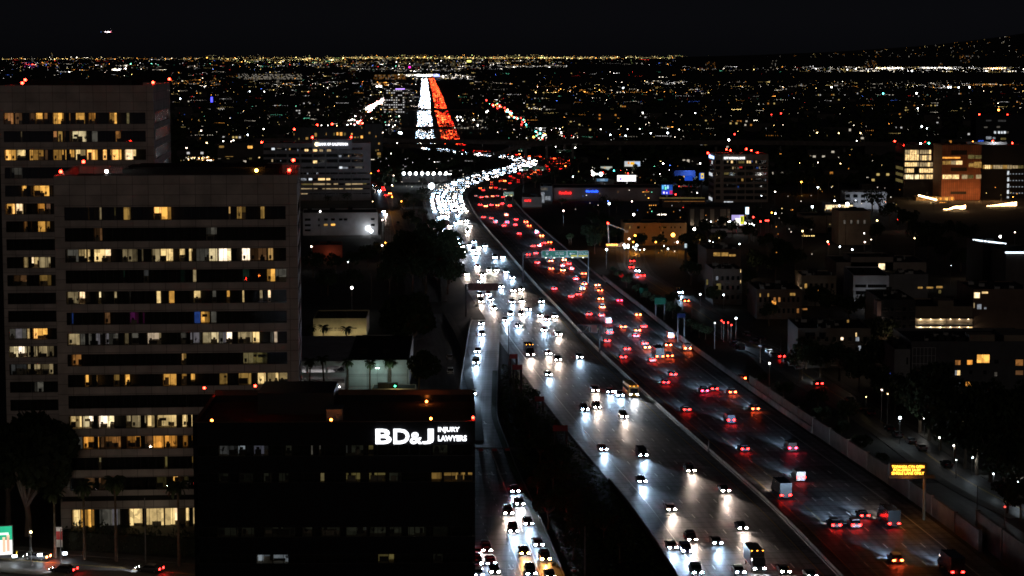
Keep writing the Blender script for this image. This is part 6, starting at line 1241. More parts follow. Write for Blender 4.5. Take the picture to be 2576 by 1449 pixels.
# traffic signals
for r, x, y, col in (('L',510,172,'r'),('L',247,195,'r'),('L',410,168,'t'),('L',625,210,'r'),('L',1343,530,'r'),('L',2515,872,'r'),('J',1067,1115,'r'),('J',1177,1180,'r'),('J',1258,1168,'r'),('J',1290,1167,'r'),('6',310,990,'r'),('6',343,990,'r'),('6',295,976,'r'),('6',368,1008,'r'),('F',1767,735,'r'),('H',1535,1250,'g'),('6',1103,395,'r'),('6',1625,212,'r'),('6',148,402,'g')):
    near_ = V(r, x, y)[1] > 600
    lp(r, x, y, col, .28 if near_ else .55, 25, 6, 30, name='traffic_light', what='traffic light')
# tall unlit poles
def pole(r, x, yt, yb, label, arm=0, arm2=0, m=None, name='light_pole', rad=.12, cross=()):
    b = GV(r, x, yb); t = AT(*V(r, x, yt), b.y).z; o = thing(name, b, 0, label, 'pole'); mb = MB(); mb.bar((0, 0, 0), (0, 0, t), rad, 0, 6, rad*.6)
    if arm: mb.bar((0, 0, t-.3), (arm, 0, t+.35), .06); mb.box(arm-.1 if arm > 0 else arm-.6, arm+.6 if arm > 0 else arm+.1, -.15, .15, t+.28, t+.42)
    if arm2: mb.bar((0, 0, t*.5), (arm2, 0, t*.5+.6), .05)
    for q in cross: mb.bar((-1.2, 0, t-q), (1.2, 0, t-q), .06)
    mb.build('shaft', m or M_steel, o); return o
pole('8', 1837, 1075, 1449, 'tall pale light pole on the dark slope at the bottom centre', m=M_conc, rad=.16)
pole('D', 835, 455, 1305, 'thin dark light pole between ramp and freeway with a left arm', arm=-2.2, m=M_dsteel)
pole('H', 1848, 520, 810, 'pale light pole with two right arms beside the service road', arm=3.6, arm2=4, m=M_conc); pole('H', 2008, 1310, 1440, 'street light pole with a long right arm above the dark tree', arm=4)
pole('7', 1100, 860, 1350, 'tall street light pole before the lit lobby of the nearer tower', m=M_steel); pole('7', 462, 1090, 1395, 'street light pole with a right arm at the boulevard kerb', arm=2.4, m=M_steel)
pole('7', 225, 1130, 1290, 'post of the small globe lamp left of the hedge', m=M_dsteel, rad=.07)
pole('6', 358, 1010, 1160, 'thin pole left of the parked cars on the side street', m=M_dsteel); pole('6', 585, 1110, 1290, 'thin pole at the sound wall by the side street', m=M_steel); pole('6', 740, 1060, 1200, 'thin pole behind the braking car on the side street', m=M_steel)
pole('C', 1535, 640, 870, 'thin green post under the dim green sign', m=M_dsteel); pole('C', 1990, 840, 1110, 'thin pale post right of the dim blue sign', m=M_steel)
pole('9', 2290, 1010, 1150, 'thin pole at the wall end near the bottom right', m=M_dsteel); pole('9', 2220, 770, 1030, 'thin pole by the entrance ramp wall', m=M_dsteel)
pole('9', 195, 425, 520, 'small post with a plate on the median', m=M_dsteel); pole('A', 1075, 640, 800, 'tall mast behind the far floodlights', m=M_dsteel); pole('A', 1617, 780, 1150, 'tall dark light pole right of the far red curve', m=M_dsteel, arm=-3); pole('A', 1400, 900, 1060, 'dark light pole before the red curve', m=M_dsteel)
pole('L', 2290, 1250, 1400, 'thin dark pole among the houses', m=M_dsteel)
k = 0
for x, yt, yb in ((1385,130,560),(1410,160,600),(1447,230,640),(1490,340,690),(1512,430,690),(1335,170,470),(1370,270,650),(1430,270,660)):
    o = pole('G', x, yt, yb+60, None, m=M_wood, name='utility_pole', cross=(.6, 1.6), rad=.16); o['category'] = 'utility pole'; o['group'] = 'utility poles along the avenue'; reg(o, 'dark timber utility pole', o.location)
for r, x, yt, yb in (('6', 1085, 60, 330), ('6', 1228, 160, 420), ('6', 1285, 740, 900), ('6', 880, 1300, 1440), ('G', 1180, 950, 1440), ('G', 425, 1010, 1300), ('I', 1430, 1030, 1320), ('J', 1525, 700, 1080), ('J', 2170, 830, 1360), ('J', 2480, 1040, 1400)):
    o = pole(r, x, yt, yb, None, m=M_wood, name='utility_pole', cross=(.6, 1.5), rad=.14); o['category'] = 'utility pole'; o['group'] = 'utility poles among the houses'; reg(o, 'dark utility pole', o.location)
# ---- boom lift at the junction
b = GV('L', 335, 1330); r = thing('boom_lift', b, 0, 'white boom lift truck with folded arm and red tip lamp behind the sound wall', 'boom lift')
e = AT(*V('L', 320, 965), b.y); t2 = AT(*V('L', 585, 1060), b.y); mb = MB(); mb.bar((0, 0, 2.2), (e.x-b.x, 0, e.z), .42, 0, 4, .3); mb.build('lower_boom', M_white, r); mb = MB(); mb.bar((e.x-b.x, .5, e.z), (t2.x-b.x, .5, t2.z), .42, 0, 4, .3); mb.box(t2.x-b.x-.3, t2.x-b.x+1.4, -.2, 1.2, t2.z-1.2, t2.z); mb.build('upper_boom', M_white, r)
mb = MB(); mb.box(-1.5, 6, -1.2, 1.2, .6, 2.2); mb.box(6, 8, -1.2, 1.2, .6, 2.9); mb.build('truck_body', M_white, r)
for x in (0, 5, 7):
    for y in (-1.1, 1.1): link('wheel', cm('w', wheel_mesh), r, (x, y, .45), math.pi/2)
for i in range(5): mb = MB(); mb.box(-1+i*1.1, -.4+i*1.1, -1.4, -1.22, 1.5, 1.9); mb.build('warning_lamp', M_amb, r)
mb = MB(); mb.ball((e.x-b.x, 0, e.z+.4), .4); mb.build('tip_lamp', emis('beacon_red', (1, .02, .01), 45), r); lamp('POINT', 'lift_glow', (.9, .95, 1), 120, r, (3, -4, 4), size=.5); lamp('POINT', 'lift_flood', (.9, .95, 1), 120, r, (-1, -3, 9), size=.5)
# ---- aeroplane low over the basin
p = AT(268, 79.5, 7000); r = thing('airplane', p, -.05, 'airliner with bright landing lights climbing in the dark sky at the upper left', 'airplane')
mb = MB(); n = 10; L_ = 36
sec = [(-.5, .3), (-.47, 1.2), (-.4, 1.9), (.1, 1.9), (.3, 1.4), (.5, .35)]
for (a, ra), (c, rc_) in zip(sec, sec[1:]): mb.bar((a*L_, 0, 0), (c*L_, 0, .0), ra, 0, n, rc_)
mb.build('fuselage', M_white, r)
for s in (-1, 1):
    mb = MB(); mb.add([(-4, s*1.5, -.5), (2.5, s*1.5, -.5), (7.5, s*16, .6), (5.2, s*16, .6), (-4, s*1.5, -.9), (2.5, s*1.5, -.9), (7.5, s*16, .45), (5.2, s*16, .45)], [(0, 1, 2, 3), (4, 7, 6, 5), (0, 3, 7, 4), (1, 5, 6, 2), (2, 6, 7, 3), (0, 4, 5, 1)]); mb.build('wing', M_white, r)
    mb = MB(); mb.bar((-2.5, s*5.5, -1.6), (1.5, s*5.5, -1.6), 1, 0, 8); mb.build('engine', M_white, r)
    mb = MB(); mb.box(14, 17.5, s*.3 if s > 0 else -6, 6 if s > 0 else -.3, .4, .55); mb.build('tailplane', M_white, r)
mb = MB(); mb.add([(12, -.15, 1), (17.5, -.15, 1), (19, -.15, 6.5), (16.5, -.15, 6.5), (12, .15, 1), (17.5, .15, 1), (19, .15, 6.5), (16.5, .15, 6.5)], [(0, 1, 2, 3), (7, 6, 5, 4), (0, 4, 5, 1), (1, 5, 6, 2), (2, 6, 7, 3), (3, 7, 4, 0)]); mb.build('fin', M_white, r)
for x, y, k_, c in ((-3, -2, 1.7, 'w'), (1, -3, 1.6, 'w'), (5, -3, 1.7, 'w'), (9, -2, 1.5, 'w'), (13, -2, 1.6, 'r'), (-17.5, 0, 1.0, 'b')): mb = MB(); mb.ball((x, y, -1), k_); mb.build('aircraft_lamp', emis('aircraft_'+c, {'w': (1, .85, .9), 'r': (1, .2, .3), 'b': (.1, .3, 1)}[c], {'w': 7, 'r': 4, 'b': 1}[c]), r)
# ================================================================== TREES
M_leaf = mat('tree_leaves', (.028, .042, .017), .75, scale=.5, var=.7); M_leafp = mat('palm_fronds', (.05, .075, .03), .7, scale=.7, var=.5); M_bark = mat('bark', (.12, .09, .065), .9, scale=1.5, var=.5)
def crown_mesh(seed, n=900, bare=False, R=1.0, flat=.8):
    rd = random.Random(seed); mb = MB(); cl_ = []
    for _ in range(13):
        a = rd.random()*6.3; e = rd.uniform(-.5, 1); q = rd.uniform(.35, .78); cl_.append((q*math.cos(a)*math.cos(e), q*math.sin(a)*math.cos(e), q*math.sin(e)*flat, rd.uniform(.22, .42)))
    for _ in range(n):
        c = rd.choice(cl_); u = rd.uniform(-1, 1); a = rd.random()*6.3; s = math.sqrt(1-u*u); k = c[3]*rd.uniform(.75, 1.1)
        x, y, z = c[0]+k*s*math.cos(a), c[1]+k*s*math.sin(a), c[2]+k*u*.8; t = rd.random()*6.3; q = rd.uniform(.035, .085); tl = rd.uniform(-.8, .8)
        dx, dy = math.cos(t)*q, math.sin(t)*q
        mb.add([(x-dx, y-dy, z-q*tl), (x+dy*.7, y-dx*.7, z+q), (x+dx, y+dy, z+q*tl), (x-dy*.7, y+dx*.7, z-q)], [(0, 1, 2, 3)])
    return mb.mesh('crown', M_leaf)
def trunk_mesh(seed, n=6):
    rd = random.Random(seed); mb = MB(); mb.tube([(0, 0, -1), (.02, 0, -.55), (0, .03, -.1)], [.075, .055, .045])
    for i in range(n):
        a = i*6.28/n+rd.random(); e = rd.uniform(.35, .65); mb.tube([(0, .02, -.45+rd.random()*.3), (e*.5*math.cos(a), e*.5*math.sin(a), -.05), (e*math.cos(a), e*math.sin(a), .25+rd.random()*.2)], [.04, .025, .008], 0, 5)
    return mb.mesh('trunk', M_bark)
CRN = [crown_mesh(i, 1000 if i < 5 else 260) for i in range(9)]; TRK = [trunk_mesh(i) for i in range(3)]
TR = random.Random(77); NTREE = 0
def tree(p, h, w=None, detail=True, label=None, parts=True, crown=None, trunk=None, name='tree', desc='dark leafy tree'):
    global NTREE
    NTREE += 1; w = w or h*.42; t = thing(name, (p.x, p.y, p.z)); t['category'] = 'tree'; i = TR.randrange(0, 5) if detail else TR.randrange(5, 9)
    c = link('crown', crown or CRN[i], t, (0, 0, h*.56), TR.random()*6.3); c.scale = (w, w, h*.46)
    k = link('trunk', trunk or TRK[i % 3], t, (0, 0, h*.5), TR.random()*6.3); k.scale = (w*.9, w*.9, h*.5)
    if label: t['label'] = label
    else: t['group'] = 'dark trees among the streets'; reg(t, desc, p+Vector((0, 0, h/2)))
    return t
def trees(r, pts, h=10, **k):
    for q in pts:
        x, y = q[0], q[1]; tree(GV(r, x, y), (q[2] if len(q) > 2 else h)*TR.uniform(.85, 1.15), detail=V(r, x, y)[1] > 560, **k)
# big old trees
p = GV('7', 235, 1120); big = crown_mesh(50, 5200, flat=.9)
rd = random.Random(8); mb = MB(); mb.tube([(0, 0, -1), (.03, 0, -.7), (.0, .03, -.45)], [.085, .06, .05], 0, 8)
for i in range(11):
    a = i*.571+rd.random()*.5; e = rd.uniform(.35, .75); mb.tube([(0, .02, -.62+rd.random()*.15), (e*.45*math.cos(a), e*.45*math.sin(a), -.3+rd.random()*.2), (e*math.cos(a), e*math.sin(a), .1+rd.random()*.5)], [.035, .025, .01], 0, 6)
bt = mb.mesh('trunk', mat('pale_bark', (.22, .17, .13), .9, scale=1.5, var=.4))
tree(GV('7', 215, 1150), 25.5, 10.5, label='huge dark fig tree with pale forked trunk at the lower left edge', crown=big, trunk=bt)
tree(GV('V', 20, 1330), 21, 10, label='dark tree at the left picture edge beside the huge fig', crown=crown_mesh(51, 3000))
tree(GV('H', 1905, 1430), 15, 5.2, label='dark round tree with yellow-green lit side right of the pale block', crown=crown_mesh(52, 3000))
tree(GV('H', 1730, 850), 22, 9.5, label='large spreading dark tree with pale forked trunk right of the cream utility office', crown=big, trunk=bt)
for x, y, h in ((2080, 1000, 21), (2250, 880, 20), (1960, 1160, 17), (1770, 900, 19), (1900, 1040, 22), (1700, 1000, 18), (1800, 1250, 16), (2000, 1250, 18), (2200, 1150, 17), (2330, 1300, 15), (1480, 1000, 14), (1560, 1180, 15), (1450, 1300, 14), (2250, 1000, 20), (2350, 1150, 14)): tree(GV('G', x, y), h, h*.42)
trees('G', [(880, 1330, 12), (520, 1320, 11), (1700, 830, 15), (1540, 900, 12), (640, 1000, 12), (300, 1050, 12), (900, 1000, 12), (1130, 900, 11), (1300, 800, 10), (1900, 780, 9), (2200, 500, 11), (2020, 560, 10), (1950, 450, 9), (1750, 250, 9), (1850, 330, 8), (1950, 200, 10), (2080, 360, 9), (2300, 760, 12), (2450, 960, 14), (2200, 640, 9)])
trees('F', [(770, 1100, 12), (830, 1120, 10), (1690, 1080, 9), (1920, 740, 10), (1960, 770, 11), (2000, 560, 10), (1700, 620, 10), (700, 1150, 10), (1750, 1100, 9), (2100, 900, 9), (2200, 1250, 11), (2300, 1330, 11), (2480, 1280, 10), (2150, 1400, 11), (2420, 1180, 10), (1000, 1250, 8), (1300, 1230, 8)])
trees('A', [(2200, 760, 14), (2280, 820, 14), (2150, 900, 13), (2350, 900, 13), (2100, 1000, 12), (2450, 830, 14), (2250, 700, 13), (2050, 950, 12), (1950, 1180, 10), (1800, 1060, 9), (640, 760, 13), (700, 700, 13), (560, 700, 12), (800, 620, 11), (880, 760, 12), (300, 640, 12), (420, 650, 12), (200, 650, 11), (760, 900, 10), (600, 940, 9), (100, 1050, 9), (2000, 820, 12), (2400, 1000, 12), (2300, 1250, 10), (2200, 1380, 9)])
trees('L', [(620, 1150, 11), (1000, 1150, 13), (900, 1200, 10), (1180, 1220, 10), (1450, 1200, 11), (1560, 1250, 10), (300, 1100, 12), (180, 900, 12), (80, 1050, 12), (450, 800, 11), (260, 720, 10), (900, 260, 12), (1000, 320, 12), (1150, 330, 12), (1250, 330, 13), (1320, 350, 10), (1650, 310, 14), (1560, 420, 10), (1450, 450, 10), (780, 260, 12), (850, 330, 11), (1550, 960, 9), (1640, 980, 9), (1800, 960, 9), (1950, 960, 9), (2080, 970, 9), (1700, 1330, 9), (2000, 1370, 10), (2450, 1250, 10), (1100, 1400, 10), (800, 1410, 10), (200, 1300, 11), (120, 1420, 12), (30, 1250, 12), (1700, 880, 10), (450, 1250, 8)])
trees('J', [(1500, 620, 12), (1620, 660, 12), (1750, 700, 12), (1900, 720, 12), (2050, 760, 12), (2200, 700, 13), (2350, 690, 13), (1450, 830, 10), (1700, 900, 10), (1350, 850, 9), (1950, 1150, 11), (1750, 1280, 11), (1550, 1320, 11), (1850, 1400, 11), (2350, 1100, 9), (2480, 1020, 9), (1300, 1300, 8), (1130, 1290, 7), (600, 1330, 9), (750, 1400, 10), (350, 1420, 10), (200, 800, 12), (100, 860, 12), (1480, 1230, 11), (1150, 1100, 8)])
trees('6', [(1430, 150, 15), (1480, 180, 15), (1560, 260, 13), (1700, 330, 16), (1780, 420, 16), (1850, 500, 15), (1930, 400, 14), (2050, 360, 13), (2150, 420, 13), (1980, 560, 14), (2100, 600, 13), (2220, 560, 13), (640, 480, 12), (760, 560, 13), (850, 620, 12), (700, 660, 12), (560, 640, 12), (480, 780, 12), (560, 900, 12), (780, 880, 11), (1000, 900, 11), (1100, 960, 12), (1250, 1000, 12), (1380, 960, 11), (120, 640, 12), (60, 700, 11), (80, 560, 12), (30, 460, 11), (380, 820, 9), (230, 860, 9), (1500, 1250, 12), (1580, 1420, 13), (1450, 1420, 12), (1180, 1430, 11), (1080, 1330, 10), (880, 1210, 9), (930, 1340, 12), (980, 1270, 11), (1040, 1400, 11), (900, 1420, 10), (1130, 1300, 12), (1350, 1250, 12), (650, 1010, 10), (1760, 940, 5), (2300, 700, 12), (1650, 700, 10), (1460, 400, 12), (700, 230, 10), (850, 290, 9), (900, 180, 9)])
trees('9', [(1600, 250, 14), (1690, 300, 15), (1790, 370, 16), (1860, 430, 16), (1940, 500, 15), (2050, 600, 15), (2130, 640, 16), (2220, 690, 15), (2320, 740, 15), (2420, 830, 13), (2540, 890, 12), (2480, 760, 14), (1480, 130, 12), (1560, 190, 12), (1330, 60, 11), (2380, 600, 17), (2200, 500, 18), (2050, 400, 18), (1900, 300, 17), (2500, 620, 15), (2300, 350, 16), (2540, 400, 15), (2450, 980, 8), (2550, 1030, 8)])
trees('8', [(1420, 430, 7), (1500, 620, 8), (1600, 840, 9), (1700, 1040, 8), (1480, 860, 6), (1560, 1100, 8), (1800, 1230, 8), (1980, 1200, 7), (2100, 1350, 8), (1750, 1330, 6), (1380, 260, 6), (1450, 150, 5), (1310, 60, 5), (1640, 700, 8)])
# shrubs on the freeway slope right of the red lanes
trees('C', [(900, 420, 5), (1000, 520, 5), (1150, 640, 5), (1300, 730, 5), (1450, 830, 5), (1560, 900, 6), (1700, 980, 6), (1850, 1080, 6), (1980, 1180, 6), (2100, 1270, 6), (1050, 460, 5), (800, 330, 4), (1250, 620, 6), (1700, 860, 7), (2200, 1300, 6)], h=5)
trees('9', [(600, 30, 5), (760, 130, 6), (900, 250, 5), (1050, 340, 6), (1200, 440, 6), (1350, 540, 6), (1500, 640, 5), (1020, 200, 7), (1250, 320, 7)], h=5)
# ---- palms
def palm_crown(seed, n=34):
    rd = random.Random(seed); mb = MB()
    for i in range(n):
        a = rd.random()*6.3; e0 = rd.uniform(-.5, 1.3); L_ = rd.uniform(1.9, 2.6); pts = []; x = z = 0; e = e0
        for k in range(6): pts.append((x*math.cos(a), x*math.sin(a), z)); x += L_/5*math.cos(e); z += L_/5*math.sin(e); e -= .42
        sx, sy = -math.sin(a), math.cos(a)
        for k in range(5):
            w0 = .34*math.sin(math.pi*(k+.35)/6); w1 = .34*math.sin(math.pi*(k+1.35)/6) if k < 4 else .02
            A, B = pts[k], pts[k+1]
            for s in (-1, 1): mb.add([A, B, (B[0]+s*sx*w1, B[1]+s*sy*w1, B[2]-w1*.5), (A[0]+s*sx*w0, A[1]+s*sy*w0, A[2]-w0*.5)], [(0, 1, 2, 3)])
    for i in range(40):      # skirt of dead fronds
        a = rd.random()*6.3; q = .3+rd.random()*.3; z = -.2-rd.random()*1.0; mb.add([(.2*math.cos(a), .2*math.sin(a), z+.5), (q*math.cos(a), q*math.sin(a), z), (q*math.cos(a+.3), q*math.sin(a+.3), z+.1)], [(0, 1, 2)])
    return mb.mesh('crown', M_leafp)
PC = [palm_crown(i) for i in range(3)]
def palm(r, x, yt, yb, lean=0, label=None, sc_=1.0, name='palm_tree'):
    b = GV(r, x, yb); h = AT(*V(r, x, yt), b.y).z; t = thing(name, b, 0, label, 'palm tree'); mb = MB(); ln_ = lean
    mb.tube([(0, 0, 0), (ln_*.3, 0, h*.4), (ln_*.8, 0, h*.8), (ln_, 0, h)], [.32, .24, .2, .26], 0, 8); mb.build('trunk', M_bark, t)
    c = link('crown', PC[TR.randrange(3)], t, (ln_, 0, h), TR.random()*6); c.scale = (sc_, sc_, sc_)
    if not label: t['group'] = 'tall palms'; reg(t, 'tall thin palm', b+Vector((0, 0, h)))
    return t
for x, yt, yb in ((640, 780, 1325), (878, 740, 1342), (1352, 780, 1375)): palm('7', x, yt, yb, sc_=1.25)
palm('7', 418, 830, 1315, sc_=1.1)
for x, yt, yb, ln_ in ((235, 870, 1500, .5), (478, 830, 1500, -.6), (822, 880, 1290, 0), (1155, 900, 1290, 0), (1438, 880, 1290, .2), (1470, 880, 1290, 0)): palm('H', x, yt, yb, ln_, sc_=1.0)
for x, yt, yb in ((268, 360, 860), (460, 360, 860), (805, 385, 860)): palm('H', x, yt, yb)
for x, yt, yb in ((735, 960, 1150), (655, 1000, 1180), (690, 960, 1170)): palm('L', x, yt, yb)
for x, yt, yb in ((1930, 700, 900), (1955, 705, 950), (1905, 740, 960)): palm('F', x, yt, yb)
for x, yt, yb in ((200, 380, 640), (2180, 330, 470), (2150, 345, 480)): palm('B', x, yt, yb)
# hedge before the tower
mb = MB(); rd = random.Random(6); base = [GV('7', x, y) for x, y in ((480, 1245), (800, 1262), (1150, 1282), (1480, 1300))]
hl = resample(base, .5)
for q in hl:
    for _ in range(34):
        y = q.y+rd.uniform(-1.2, 1.2); x = q.x+rd.uniform(-.3, .3); z = rd.random()*(4.2+.8*math.sin(q.x*1.3)+rd.random()*.9); t = rd.random()*6.3; s = rd.uniform(.12, .26)
        mb.add([(x-s*math.cos(t), y-s*math.sin(t), z), (x, y, z+s*1.3), (x+s*math.cos(t), y+s*math.sin(t), z), (x, y, z-s)], [(0, 1, 2, 3)])
tag(mb.build('hedge', M_leaf), 'long tall dark hedge in front of the lit lobby of the nearer stone tower', 'hedge')
mb = MB()
for i, q in enumerate(hl[:-1]): mb.box(q.x-.3, q.x+.3, q.y-.7, q.y+.7, .2, 3.4)
tag(mb.build('hedge_core', mat('hedge_twigs', (.02, .025, .015), .9)), 'dense dark inner twigs of the long tower hedge', 'hedge')
# front: small things by the boulevard
b = GV('7', 445, 1270); r = thing('banner', b, 0, 'small red and white banner sign on the pavement beside a palm', 'banner'); mb = MB(); mb.box(-.7, .7, -.08, .08, 1, 4.8, 0); mb.box(-.7, .7, -.1, -.081, 2.4, 4.0, 1); mb.build('panel', [M_signw, M_redsign], r); mb = MB(); mb.bar((0, 0, 0), (0, 0, 4.9), .06); mb.build('post', M_dsteel, r)
lamp('POINT', 'banner_light', (1, .8, .7), 25, r, (0, -1.5, 3.4), size=.2)
b = GV('7', 125, 1290); mb = MB(); mb.bar((0, 0, 0), (0, 0, .6), .16, 0, 10); mb.ball((0, 0, .62), .17); mb.bar((-.25, 0, .45), (.25, 0, .45), .08, 0, 8); o = mb.build('fire_hydrant', M_signy, None, b); tag(o, 'yellow fire hydrant on the kerb at the lower left corner', 'fire hydrant')
for i, x in enumerate((300, 900, 1300)):
    b = GV('7', x, 1385+i*12); lamp('POINT', 'kerb_light', (1, .72, .45), 160, None, (b.x, b.y-4, 9), size=.3)
p = GV('7', 60, 1335); lamp('POINT', 'lobby_glow', (1, .85, .6), 60, FT.root, (18, -6, 3.5), size=1)
# ================================================================== DISTANT CITY
LCOL = {'w': (1, .88, .70), 'W': (1, .97, .95), 'y': (1, .72, .24), 'Y': (1, .83, .38), 'o': (1, .38, .06), 'r': (1, .04, .03), 'g': (.2, 1, .6), 'b': (.08, .2, 1), 'm': (.9, .15, .7), 'l': (.75, 1, .3)}
KEY = list(LCOL); cm_ = [emis('city_%s%d' % (k, s), LCOL[k], st) for k in KEY for s, st in enumerate((.7, 2.3, 12))]
city = MB(); rd = random.Random(99)
PA = {'mix': 'wwwwWWWyyoorgb', 'warm': 'wwwyyoo', 'yel': 'YYYYyyyyyool', 'white': 'WWWwwwy', 'or': 'ooooyw', 'pur': 'mmoowb', 'rw': 'wwWWrr'}
def spray(n, x0, x1, y0, y1, pal, big=.05, wts=(5, 4, 2), zl=7, size=1.0):
    run = 0; n = int(n*1.7)
    for _ in range(n):
        if run > 0: run -= 1; px += step_*rd.uniform(.6, 1.4); py += rd.uniform(-.25, .25); s = s if rd.random() < .7 else rd.choice((0, 1))
        else:
            px = rd.uniform(x0, x1); py = rd.uniform(y0, y1); c = rd.choice(PA[pal]); s = rd.choices((0, 1, 2), wts)[0]
            if rd.random() < .12: run = rd.randint(2, 9); step_ = rd.choice((-1, 1))*rd.uniform(1.6, 5)
        p = GF(px, py, zl); pxm = p.y/FOC     # metres covered by one picture unit there
        r_ = pxm*rd.choice((.28, .4, .6))*size*(2.2 if rd.random() < big else 1)
        city.octa(p, max(.25, r_), KEY.index(c)*3+s, max(.3, r_*rd.choice((.5, .8, 1))))
spray(90, 500, 1960, 139.6, 143, 'yel', .05, (4, 3, 1)); spray(40, 900, 1400, 138, 141, 'yel', .02, (4, 2, 1)); spray(40, 0, 500, 143, 147, 'warm'); spray(110, 0, 500, 146.5, 150, 'warm'); spray(170, 500, 860, 144, 149.5, 'yel'); spray(470, 860, 1720, 142.2, 147.5, 'yel', .12); spray(330, 860, 1500, 143.5, 148, 'yel', .1); spray(120, 1720, 1960, 142.5, 149, 'yel'); spray(140, 1900, 2576, 143, 151, 'mix')
spray(170, 560, 870, 149, 158, 'yel', .06); spray(420, 0, 2576, 149, 164, 'mix', .06, (6, 4, 1)); spray(170, 860, 1400, 149, 160, 'warm', .05, (6, 4, 1))
spray(70, 1285, 1425, 164.5, 169, 'white', .15); spray(330, 2020, 2576, 166, 181, 'white', .12, (3, 4, 3)); spray(110, 2190, 2275, 169.5, 173, 'white', .3, (0, 3, 4)); spray(120, 2320, 2395, 169.5, 172.5, 'white', .3, (0, 3, 4)); spray(80, 2478, 2532, 170.5, 173.5, 'warm', .3, (0, 3, 4))
spray(260, 1717, 2200, 150, 178, 'mix', .05, (5, 4, 2)); spray(260, 0, 1300, 160, 176, 'mix', .06, (5, 4, 2)); spray(140, 640, 1300, 158, 170, 'white', .05); spray(44, 60, 150, 158, 170, 'pur', .2, (3, 4, 1)); spray(14, 285, 328, 172, 176, 'white', .8, (0, 1, 6), size=1.6)
spray(120, 870, 1180, 172, 180, 'white', .05); spray(70, 1000, 1170, 185, 200, 'white', .1); spray(100, 430, 900, 180, 200, 'mix'); spray(60, 1180, 2000, 180, 198, 'mix'); spray(40, 0, 430, 176, 200, 'mix', .05); spray(160, 1000, 1100, 187, 192, 'white', .3, (1, 3, 3)); spray(60, 1115, 1180, 188, 199, 'white', .2, (1, 3, 2))
spray(190, 1720, 2576, 203, 224, 'warm', .04, (6, 4, 1)); spray(70, 2240, 2420, 208, 221, 'white', .1); spray(60, 2440, 2576, 211, 215, 'or', .05); spray(90, 1330, 1800, 226, 233, 'or', .12, (2, 4, 3)); spray(90, 1180, 1720, 204, 226, 'warm', .05); spray(60, 1620, 1720, 203, 212, 'white', .1)
spray(130, 430, 900, 200, 245, 'mix', .05); spray(46, 430, 560, 200, 212, 'or'); spray(70, 640, 860, 205, 222, 'white', .06); spray(90, 900, 1050, 200, 262, 'mix', .08); spray(40, 910, 1010, 205, 215, 'warm', .3, (1, 3, 3)); spray(110, 1150, 1717, 235, 262, 'mix', .03, (6, 3, 1))
spray(150, 1717, 2576, 224, 262, 'mix', .04, (6, 4, 1)); spray(70, 1717, 2576, 262, 300, 'warm', .03, (6, 4, 1)); spray(60, 1717, 2576, 300, 345, 'warm', .03, (6, 3, 1)); spray(90, 430, 870, 245, 300, 'mix', .05, (5, 4, 1)); spray(60, 430, 900, 300, 350, 'warm', .03, (5, 4, 1))
spray(80, 900, 1010, 262, 330, 'mix', .06, (4, 4, 2)); spray(60, 1180, 1717, 265, 320, 'warm', .04, (5, 4, 1)); spray(60, 1180, 1717, 320, 362, 'mix', .05, (5, 4, 1)); spray(26, 1326, 1370, 268, 275, 'white', .3, (1, 3, 3)); spray(26, 1290, 1420, 320, 345, 'white', .15, (2, 3, 3)); spray(40, 1140, 1220, 290, 325, 'white', .15, (3, 3, 2))
spray(70, 1960, 2560, 368, 520, 'warm', .0, (5, 4, 1)); spray(50, 940, 1200, 395, 470, 'white', .0, (5, 3, 1)); spray(60, 1440, 1760, 395, 540, 'mix', .0, (5, 3, 1)); spray(40, 1650, 2100, 520, 640, 'warm', 0, (5, 3, 1)); spray(26, 1330, 1480, 340, 355, 'rw', .2, (1, 3, 3))
spray(110, 960, 1040, 222, 275, 'white', .02, (6, 4, 1)); spray(40, 455, 530, 394, 404, 'warm', .2, (1, 3, 3))
# hill lights
for _ in range(110):
    px = rd.triangular(1880, 2576, 2540); f = (px-1850)/726; top = 141-56*f**1.6; py = rd.uniform(top+2, 144); D_ = 15500+3000*(144-py)/(144-top+1); p = AT(px, py, D_); r_ = D_/FOC*.5; city.octa(p, r_, KEY.index(rd.choice('owywo'))*3+rd.choices((0, 1), (5, 2))[0], r_)
tag(city.build('city_lights', cm_), 'thousands of distant street and house lights spread over the plain to the horizon', 'city lights', kind='stuff')
def strip(px0, py0, px1, py1, n, r_, m, name, label):
    mb = MB(); a = GF(px0, py0, 8); b = GF(px1, py1, 8)
    for i in range(n):
        q = a.lerp(b, i/(n-1)); mb.octa(q+Vector((0, 0, rd.uniform(-1, 1))), r_, 0)
    return tag(mb.build(name, m), label, 'lights', kind='stuff')
